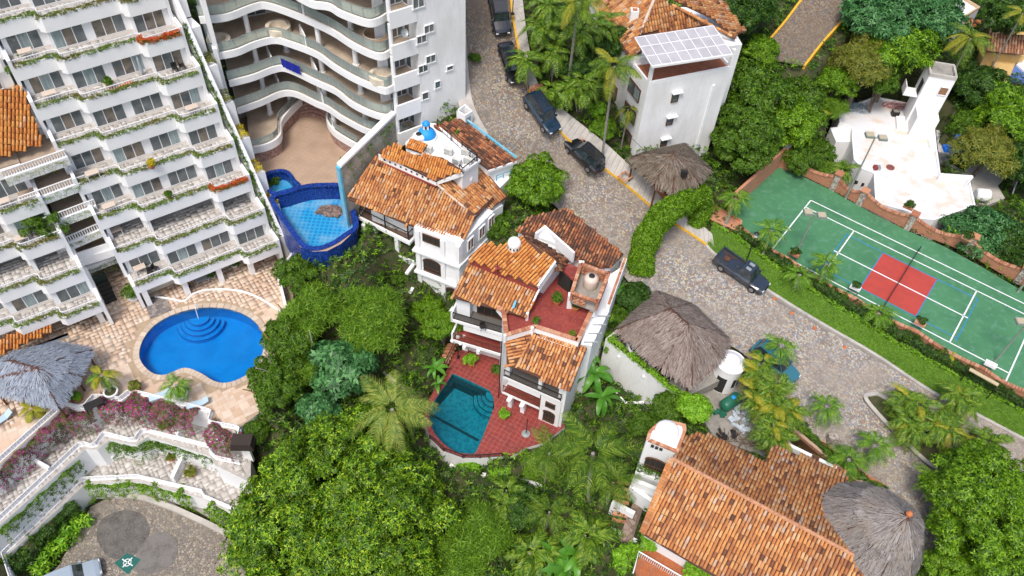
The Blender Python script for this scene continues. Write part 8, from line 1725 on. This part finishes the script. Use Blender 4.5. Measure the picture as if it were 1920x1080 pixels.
# motorbikes by the thatched hut
for x, y, z, lb in ((1240, 358, 2.9, 'black motorbike with white panel at the end of the brick floor'), (1262, 352, 2.7, 'second motorbike hidden beside the thatched hut')):
    p = A(x, y, z); t = thing('motorbike', lb, 'motorbike', p); t.rotation_euler = (0, 0, 2.2); ROOT[t.name] = Vector((0, 0, 0))
    for s in (-.62, .62): mb = MB(); mb.tube([(s, -.06, .3), (s, .06, .3)], .3, 14); w_ = obj('wheel', mb, tyre, t); mb = MB(); mb.tube([(s, -.065, .3), (s, .065, .3)], .14, 10); obj('rim', mb, rim, w_)
    mb = loft([(-.55, .08, .12, .1, .55, .65, .75), (0, .1, .16, .12, .4, .7, .8), (.3, .1, .17, .1, .4, .75, .92), (.5, .05, .08, .05, .6, .8, .95)]); obj('body', mb, iron, t); mb = MB(); mb.box(-.6, -.05, -.13, .13, .78, .86); obj('seat', mb, white2, t); mb = MB(); mb.tube([(.42, -.35, 1.02), (.45, 0, .98), (.42, .35, 1.02)], .025); mb.tube([(.45, 0, 1.0), (.62, 0, .35)], .03); obj('handlebar', mb, steel, t)
plate('brick_paving', AA([(1180, 318), (1192, 312), (1262, 352), (1250, 366)], 3.3), mat('brick_floor', (.3, .12, .06), (.24, .09, .05), ns=1, rough=.9), kind='structure', depth=1, reg=False)
# ---------------------------------------------------------------- court floodlights
def flood(bx, by, tx, ty, h, label, z=0., grp=None):
    b = A(bx, by, z); t = thing('floodlight', label, 'floodlight', b, 'twin headed floodlights round the court'); top = b+Vector((0, 0, h)); m_ = mat('galvanised_pole', (.3, .34, .3), rough=.5, metal=.3)
    mb = MB(); mb.lathe(b, [(.14, 0), (.1, .3), (.07, h)], 10); obj('pole', mb, m_, t); mb = MB(); mb.bar(top+Vector((-.8, .1, 0)), top+Vector((.8, -.3, 0)), .08); obj('crossbar', mb, m_, t)
    for s, yo in ((-.62, .05), (.62, -.25)): c = top+Vector((s, yo, .12)); mb = MB(); mb.box(c.x-.42, c.x+.42, c.y-.38, c.y+.38, c.z-.12, c.z+.14); hd = obj('lamp_head', mb, m_, t); mb = MB(); mb.box(c.x-.34, c.x+.34, c.y-.3, c.y+.3, c.z+.142, c.z+.16); obj('top_plate', mb, mat('lamp_cover', (.42, .36, .24), rough=.6), hd)
flood(1585, 373, 0, 0, 8.5, 'tall twin floodlight beside the upper brick wall'); flood(1493, 476, 0, 0, 5.6, 'twin floodlight over the left half of the court'); flood(1866, 677, 0, 0, 5.6, 'twin floodlight over the lower right of the court'); flood(1908, 548, 0, 0, 6.5, 'twin floodlight at the right end of the upper brick wall')
# planter boxes on the scalloped wall and the upper wall
for i, (x, y) in enumerate(((1489, 478), (1603, 541), (1724, 608), (1856, 685), (1702, 390), (1812, 448))):
    z = .75 if i < 4 else 2.25; p = A(x, y, z); t = thing('wall_planter', ['first', 'second', 'third', 'fourth'][i]+' small planter box from the left on the low scalloped court wall' if i < 4 else ['left', 'right'][i-4]+' small planter box on a pillar of the upper brick court wall', 'planter', p, 'planter boxes on the court walls'); f = Fc(Pz(p, 0), math.radians(-33)); mb = MB(); f.box(mb, -.5, .5, -.25, .25, z, z+.3); obj('box', mb, white if i in (1, 3) else brickp, t)
    if i != 3: o = link('plant', lmesh('plant', crownV(.5, M=12, per=16, ls=.16)+np.array([0, 0, .5]), LM['dark']), t); o['kind'] = 'stuff'
# bench / basketball beam at lower right of hedge
t = thing('timber_bench_rack', 'long pale beam on thin posts in the hedge at the court\'s lower right', 'beam', A(1845, 745, -1)); a, b = A(1818, 692, 1.), A(1872, 722, 1.); mb = MB(); mb.bar(a, b, .35, .1); obj('beam', mb, mat('pale_wood', (.5, .4, .25), rough=.8), t)
for p in (a, b): mb = MB(); mb.tube([p, Pz(p, -1.3)], .04); obj('post', mb, iron, t)
# clay pots on the street
for i, (x, y, z) in enumerate(((1452, 561, -.1), (1484, 588, -.4), (1527, 616, -.6), (1583, 652, -.95))): p = A(x, y, z); tag(obj('traffic_stud', (lambda m: (m.lathe(p, [(.22, 0), (.2, .12), (.1, .22), (.02, .24)], 10), m)[1])(MB()), terracotta), ['nearest the pickup', 'second from the pickup', 'third from the pickup', 'farthest from the pickup'][i]+', small orange clay marker on the cobbles', 'marker', 'orange clay markers along the kerb')
# ---------------------------------------------------------------- pots, tables, chairs
def potplant(x, y, z, r, h, pr, m, lm, label, ls=.16, cat='potted plant', foot=True):
    p = A(x, y, z); t = thing('potted_plant', label, cat, p); obj('pot', pot(p, r, h, m), m, t); o = link('plant', lmesh('plant', crownV(pr, M=16, per=22, ls=ls, sq=1)+np.array([0, 0, h+pr*.6]), LM[lm]), t); o['kind'] = 'stuff'
for a in ((1043, 570, 3, .38, .6, .5, terracotta, 'mid', 'large terracotta potted plant at the low wall of the red roof terrace'), (1078, 582, 3, .34, .55, .42, terracotta, 'dark', 'terracotta potted plant in front of the white pier on the red roof terrace'), (1005, 608, 3, .22, .35, .3, white2, 'mid', 'small white potted plant near the lower parapet of the red roof terrace'), (1072, 632, 3, .2, .35, .28, terracotta, 'olive', 'small terracotta pot at the lower right corner of the red roof terrace'),
 (883, 685, RZ, .3, .4, .75, terracotta, 'lime', 'round bushy potted plant on the red pool terrace by the house'), (932, 702, RZ, .3, .4, .6, terracotta, 'mid', 'leafy potted plant against the tower on the red pool terrace'), (945, 782, RZ, .25, .35, .5, terracotta, 'lime', 'pale green potted bush under the lower red balcony'),
 (188, 590, DZ, .55, .6, .8, white2, 'mid', 'round bush in white bowl left of the passage entrance'), (252, 562, DZ, .55, .6, .9, white2, 'mid', 'round bush in white bowl right of the passage entrance'), (258, 732, DZ, .4, .45, .55, terracotta, 'olive', 'small bush pot between the two planter palms'), (150, 750, DZ, .3, .35, .45, terracotta, 'lime', 'small green bush by the upper railing corner'), (185 - 50, 755 - 5, DZ, .3, .3, .4, terracotta, 'mid', 'little bush beside the silvery thatched roof'),
 (312, 802, T2Z, .3, .35, .5, terracotta, 'planter', 'reddish potted plant on the middle terrace'), (323, 862, T3Z, .3, .35, .4, terracotta, 'olive', 'small potted plant left of the white partition on the lowest terrace'), (360, 890, T3Z, .35, .35, .5, terracotta, 'olive', 'wider potted plant right of the white partition on the lowest terrace'),
 (207, 165, 14.7, .28, .4, .4, terracotta, 'mid', 'green potted plant beside the terracotta mat on the white stepped balcony'), (286, 315, 8.5, .28, .4, .35, terracotta, 'yellow', 'yellow flowered pot on a white stepped balcony'), (318, 372, 5.4, .25, .35, .35, terracotta, 'mid', 'green potted plant on a lower stepped balcony'),
 (400, 520, DZ, .3, .35, .5, white2, 'mid', 'first potted shrub under the lowest balcony on the right'), (440, 500, DZ, .35, .4, .6, white2, 'mid', 'white box shrub at the right end under the lowest balcony'), (350, 540, DZ, .4, .3, .4, cobalt, 'yellow', 'yellow flowers in a blue box under the lowest balcony'), (1012, 878, -7, .2, .3, .3, terracotta, 'dark', 'small dark plant at the terrace railing corner')): potplant(*a)
mt = MB(); q = AA([(212, 166), (246, 149), (249, 153), (240, 160), (214, 168)], 14.73); mt.prism(q, 14.71, 14.74); tag(obj('mat', mt, terracotta), 'terracotta coloured mat lying on the white stepped balcony', 'mat')
beige = mat('beige_table', (.55, .46, .38), rough=.6)
def table(x, y, z, label, s=1.0, m=None, h=.72):
    p = A(x, y, z); t = thing('table', label, 'table', p, 'tables on the stepped balconies'); mb = MB(); f = Fc(Pz(p, 0), U37); f.box(mb, -s*.55, s*.55, -s*.35, s*.35, z+h-.05, z+h); obj('tabletop', mb, m or beige, t)
    for i in (-1, 1):
        for j in (-1, 1): mb = MB(); f.box(mb, i*s*.48-.03, i*s*.48+.03, j*s*.3-.03, j*s*.3+.03, z, z+h-.05); obj('leg', mb, white2, t)
for x, y, z, lb in ((52, 108, 17.8, 'beige table on the topmost fully visible left balcony'), (97, 186, 14.7, 'beige table on the second left balcony from the top'), (177, 334, 8.5, 'beige table below the yellow flowered pot balcony, left end'), (362, 212, 11.6, 'grey white table at the right end of a stepped balcony'), (208, 395, 5.4, 'beige table on the small left balcony above the recessed row'), (45, 455, 5.4, 'beige table on the left block balcony'), (265, 510, -.8, 'beige table with dark chairs on the lowest balcony'), (220, 440, 2.3, 'beige table in the recessed balcony row'), (10, 388, 8.5, 'beige table at the left edge of the building')): table(x, y, z, lb)
def chair(x, y, z, rz, label, m=iron, group='dark balcony chairs'):
    p = A(x, y, z); t = thing('chair', label, 'chair', p, group); t.rotation_euler = (0, 0, rz); ROOT[t.name] = Vector((0, 0, 0)); mb = MB(); mb.box(-.24, .24, -.24, .24, .42, .47); obj('seat', mb, m, t); mb = MB(); mb.box(-.24, .24, .2, .25, .5, .9); obj('backrest', mb, m, t)
    for i in (-1, 1):
        for j in (-1, 1): mb = MB(); mb.box(i*.21-.02, i*.21+.02, j*.21-.02, j*.21+.02, 0, .42); obj('leg', mb, m, t)
chair(330, 135, 14.7, .6, 'dark chair left of the pair at the right end of a stepped balcony'); chair(343, 130, 14.7, 2.2, 'dark chair right of the pair at the right end of a stepped balcony'); chair(283, 516, -.8, .4, 'dark chair next to the beige table on the lowest balcony'); chair(293, 508, -.8, 1.4, 'second dark chair on the lowest balcony'); chair(905, 618, .32, .3, 'black chair on the grey iron railed balcony')
pr_ = thing('closed_parasol', 'folded grey and white parasol leaning against the balcony window', 'parasol', A(268, 140, 14.7)); p = A(268, 140, 14.7); mb = MB(); mb.lathe(p, [(.03, 0), (.16, .3), (.1, 1.6), (.02, 1.9)], 8); obj('canopy', mb, mat('parasol_grey', (.35, .38, .42), rough=.8), pr_)
# sun loungers
def lounger(x, y, z, rz, m, label):
    p = A(x, y, z); t = thing('sun_lounger', label, 'sun lounger', p, 'sun loungers on the pool terrace'); t.rotation_euler = (0, 0, rz); ROOT[t.name] = Vector((0, 0, 0)); mb = MB(); mb.box(-.95, .4, -.32, .32, .28, .36); obj('seat', mb, m, t); mb = MB(); mb.box8([(.4, -.32, .28), (1.0, -.32, .62), (1.0, .32, .62), (.4, .32, .28), (.4, -.32, .36), (.98, -.32, .7), (.98, .32, .7), (.4, .32, .36)]); obj('backrest', mb, m, t)
    for i in (-.8, .3):
        for j in (-.27, .27): mb = MB(); mb.box(i-.03, i+.03, j-.03, j+.03, 0, .28); obj('leg', mb, white2, t)
lb_ = mat('pale_blue_fabric', (.4, .52, .6), rough=.8)
lounger(302, 745, DZ, .5, lb_, 'pale blue sun lounger left of the dark planter palm'); lounger(372, 760, DZ, .4, lb_, 'pale blue sun lounger right of the dark planter palm'); lounger(5, 790, DZ, .9, lb_, 'pale blue sun lounger at the left edge'); lounger(385, 525, DZ, .5, mat('grey_fabric', (.35, .36, .38), rough=.8), 'stacked grey lounger under the lowest balcony')
stk = thing('lounger_stack', 'stack of dark brown wicker loungers at the corner of the pool terrace', 'furniture stack', A(438, 790, DZ)); f = Fc(A(438, 790, 0), .05)
for k in range(5): mb = MB(); f.box(mb, -1.0+.05*k, 1.0-.03*k, -.55, .55, DZ+.05+k*.22, DZ+.17+k*.22); obj('lounger_frame', mb, mat('dark_wicker', (.035, .025, .02), rough=.8), stk)
tb_ = thing('table', 'dark wooden table at the edge of the silvery thatched roof', 'table', A(150, 718, DZ)); f = Fc(A(150, 718, 0), .7); mb = MB(); f.box(mb, -.8, .8, -.4, .4, DZ+.7, DZ+.76); obj('tabletop', mb, iron, tb_)
for i in (-.7, .7): mb = MB(); f.box(mb, i-.05, i+.05, -.35, .35, DZ, DZ+.7); obj('leg', mb, iron, tb_)
# ---------------------------------------------------------------- yard clutter
t = thing('gas_tank', 'green horizontal gas tank beside the round gatehouse', 'gas tank', A(1370, 755, -2.6)); gt = mat('tank_green', (.02, .13, .08), rough=.35); a, b = A(1358, 762, -2.0), A(1382, 745, -2.0); d = (b-a).normalized(); mb = MB(); mb.tube([a-d*.3, a-d*.15, a, b, b+d*.15, b+d*.3], [.15, .45, .58, .58, .45, .15], 18); obj('tank', mb, gt, t, smooth=True); mb = MB(); c = a.lerp(b, .6); mb.lathe(c+Vector((0, 0, .52)), [(.2, 0), (.2, .12), (.1, .16)], 12); obj('valve', mb, skyblue, t)
for k in (.2, .8): p = a.lerp(b, k); mb = MB(); mb.box(p.x-.1, p.x+.1, p.y-.4, p.y+.4, -2.7, -2.3); obj('foot', mb, concrete, t)
def heap(name, label, cat, x, y, z, n, sx, sy, h, m, ln=.8, r=.04, box=False):
    c = A(x, y, z); t = thing(name, label, cat, c); mb = MB()
    for k in range(n):
        a = rnd(0, PI); rr = math.sqrt(random.random()); th = rnd(0, 6.28); p = c+Vector((math.cos(th)*rr*sx, math.sin(th)*rr*sy, rnd(.03, h)*(1-rr*.7))); l = ln*rnd(.5, 1.2)
        q = p+Vector((math.cos(a)*l, math.sin(a)*l, rnd(-.1, .15)))
        if box: mb.bar(p, q, rnd(.2, .5), rnd(.06, .2))
        else: mb.tube([p, q], r, 5)
    o = obj('pile', mb, m, t, kind='stuff'); return t
heap('sack_heap', 'heap of pale blue white sacks in the yard behind the palms', 'sacks', 1392, 790, -2.6, 34, 1.0, 1.6, .6, mat('pale_sack', (.5, .56, .62), (.34, .4, .48), ns=4, rough=.9), .5, box=True)
heap('rubble_heap', 'heap of brown dirt and palm litter beside the clay roof', 'debris', 1400, 830, -2.6, 70, 2.2, 1.2, .5, mat('dry_litter', (.2, .13, .08), (.12, .08, .05), ns=4), .9, .03)
heap('tarp', 'crumpled green tarp beside the gas tank', 'tarp', 1350, 775, -2.6, 10, .5, .3, .3, gt, .4, box=True)
heap('pallet_pile', 'black and striped crate pile by the top of the clay roof', 'crates', 1365, 822, -2.6, 8, .7, .3, .5, iron, .7, box=True)
heap('pipe_heap', 'tangled heap of blue grey pipes and rods on the white flat roof', 'pipes', *zD(195, 300), DZ2+.05, 150, 2.2, 1.0, .5, mat('blue_grey_pipe', (.16, .24, .3), (.3, .34, .36), ns=4, rough=.6), 1.3, .025)
rp = thing('hose_coil', 'tangle of thin red hoses on the white flat roof below the tower', 'hose', A(*zD(510, 290), DZ2)); c = A(*zD(510, 290), DZ2+.05); mb = MB()
for k in range(16): o = Vector((rnd(-.7, .7), rnd(-.3, .3), 0)); a0 = rnd(0, 6); rr = rnd(.4, 1.2); mb.tube([c+o+Vector((math.cos(a0+s)*rr*1.4, math.sin(a0+s)*rr*.6, .02*k)) for s in np.linspace(0, rnd(2.5, 5.5), 12)], .02, 5)
obj('hose', mb, mat('red_hose', (.42, .06, .04), rough=.6), rp)
t = thing('dark_tub', 'small black box on the white flat roof beside the raised edge', 'box', A(*zD(492, 338), DZ2)); p = A(*zD(492, 345), DZ2); mb = MB(); mb.box(p.x-.4, p.x+.4, p.y-.35, p.y+.35, DZ2, DZ2+.6); obj('case', mb, iron, t); mb = MB(); mb.box(p.x-.3, p.x+.3, p.y-.25, p.y+.25, DZ2+.601, DZ2+.64); obj('lid', mb, concrete, t)
t = thing('round_cover', 'round maroon cover on the white flat roof', 'cover', A(*zD(465, 700), DZ2)); mb = MB(); mb.lathe(A(*zD(465, 700), DZ2), [(.45, 0), (.45, .1), (.38, .14)], 20); obj('cover', mb, mat('maroon', (.2, .06, .05), rough=.7), t)
t = thing('red_crate', 'small red and grey crate near the curved edge of the white flat roof', 'crate', A(*zD(370, 708), DZ2)); p = A(*zD(370, 708), DZ2); mb = MB(); mb.box(p.x-.35, p.x+.05, p.y-.3, p.y+.25, DZ2, DZ2+.4); obj('red_half', mb, red, t); mb = MB(); mb.box(p.x+.06, p.x+.4, p.y-.25, p.y+.3, DZ2, DZ2+.35); obj('grey_half', mb, steel, t)
for i, (u0, v0) in enumerate(((190, 200), (375, 170))): b = A(*zD(u0-15, v0+55), .4); mb = MB(); mb.bar(b, b+Vector((.2, .2, 2.2)), .4, .4); tag(obj('concrete_post', mb, concrete), ['left', 'right'][i]+' bare concrete post behind the pipe heap', 'post')
# debris in the empty pool, weeds in the basin
heap('leaf_litter', 'dark brown leaf litter on the floor of the empty pool', 'debris', 622, 398, 1.35, 110, 1.4, .7, .1, mat('leaf_litter', (.12, .09, .08), (.28, .2, .17), ns=3, rough=.95), .3, .05, box=True)
c = A(509, 337, 2.1); o = link('pool_weeds', lmesh('weeds', crownV(.9, M=16, per=20, ls=.2, sq=.3)+np.array(tuple(c)), LM['mid'])); tag(o, 'green weeds growing in the small drained basin', 'weeds')
c = A(890, 110, 12.8); o = link('shrub', lmesh('weeds', crownV(.6, M=14, per=24, ls=.2, sq=.6)+np.array(tuple(c)), LM['mid'])); tag(o, 'lone green tuft growing on the cobbles by the curved building', 'shrub')
# rods and star on the middle house roofs
t = thing('roof_star', 'small red weathervane like ornament on the orange roof', 'ornament', A(932, 512, 5.9)); p = A(932, 512, 5.9); mb = MB(); mb.tube([p, p+Vector((0, 0, 1.5))], .05); obj('pole', mb, red, t); mb = MB(); mb.prism([p+Vector((math.cos(a)*r_, math.sin(a)*r_, 0)) for a, r_ in ((0, .5), (.9, .15), (2.1, .5), (3.1, .15), (4.2, .5), (5.2, .15))], p.z+.6, p.z+.7); obj('star', mb, red, t)
mb = MB(); mb.bar(A(962, 578, 4.2), A(967, 564, 4.6), .18, .06); tag(obj('loose_plank', mb, paintblue), 'faded blue plank lying on the orange tiles of the middle house', 'plank')
lad = thing('roof_ladder', 'white ladder lying on the lower clay roof under the parapet', 'ladder', A(1040, 640, 3)); a, b = A(1012, 625, 3.0), A(1073, 645, 2.95); dn = Vector((-.15, -.35, -.1)); mb = MB(); mb.bar(a, b, .05); mb.bar(a+dn, b+dn, .05); obj('rail', mb, white2, lad); mb = MB()
for k in range(12): p = a.lerp(b, (k+.5)/12); mb.bar(p, p+dn, .04)
obj('rung', mb, white2, lad)
# brick spiral steps and blue bin beyond the side wall
t = thing('round_brick_gate', 'curved brick steps with round iron gate at the foot of the hedge arch', 'gate', A(1210, 540, .2)); c = A(1212, 545, .3)
for k in range(9): a = .2+k*.32; p = c+Vector((math.cos(a)*1.1, math.sin(a)*.9, -.1*k)); mb = MB(); mb.bar(p, c+Vector((0, 0, -.1*k)), .35, .2); obj('tread', mb, brickp, t)
t = thing('waste_bin', 'dark blue barrel beside the brick steps', 'bin', A(1186, 540, -.8)); mb = MB(); mb.lathe(A(1186, 540, -.8), [(.3, 0), (.34, .4), (.32, .95), (.25, .96)], 16); obj('barrel', mb, mat('blue_barrel', (.01, .05, .12), rough=.5), t)
# utility wires & pole by the hut
pw = thing('utility_cable', 'thin dark cables crossing to the brown thatched roof', 'cable', A(1280, 320, 8)); mb = MB(); mb.tube(cr([A(1160, 235, 12), A(1220, 290, 8.5), A(1283, 318, 8.0)], 5), .02, 4); mb.tube(cr([A(1283, 318, 8.0), A(1310, 300, 8.6), A(1330, 280, 9.5)], 5), .02, 4); obj('cable', mb, iron, pw); mb = MB(); p = A(1283, 325, 7.8); mb.box(p.x-.3, p.x+.3, p.y-.2, p.y+.2, 7.5, 8.1); obj('connector', mb, iron, pw); mb = MB(); mb.tube([Pz(p, 3), Pz(p, 8)], .07); obj('pole', mb, wood, pw)
t = thing('street_post', 'thin black post on the pavement near the top edge', 'post', A(961, 27, 15.5)); mb = MB(); mb.lathe(A(961, 27, 15.4), [(.2, 0), (.2, .15), (.05, .2), (.04, 3.2)], 8); obj('pole', mb, iron, t)
fz = thing('field_fence', 'white pipe frame fallen on the grass at the right edge', 'fence', A(1895, 330, -1.8)); P = [A(*zD(*p), -1.6) for p in ((1215, 640), (1358, 690), (1290, 880), (1325, 735), (1240, 650))]; mb = MB(); mb.tube(P, .06, 6); obj('rail', mb, white2, fz)
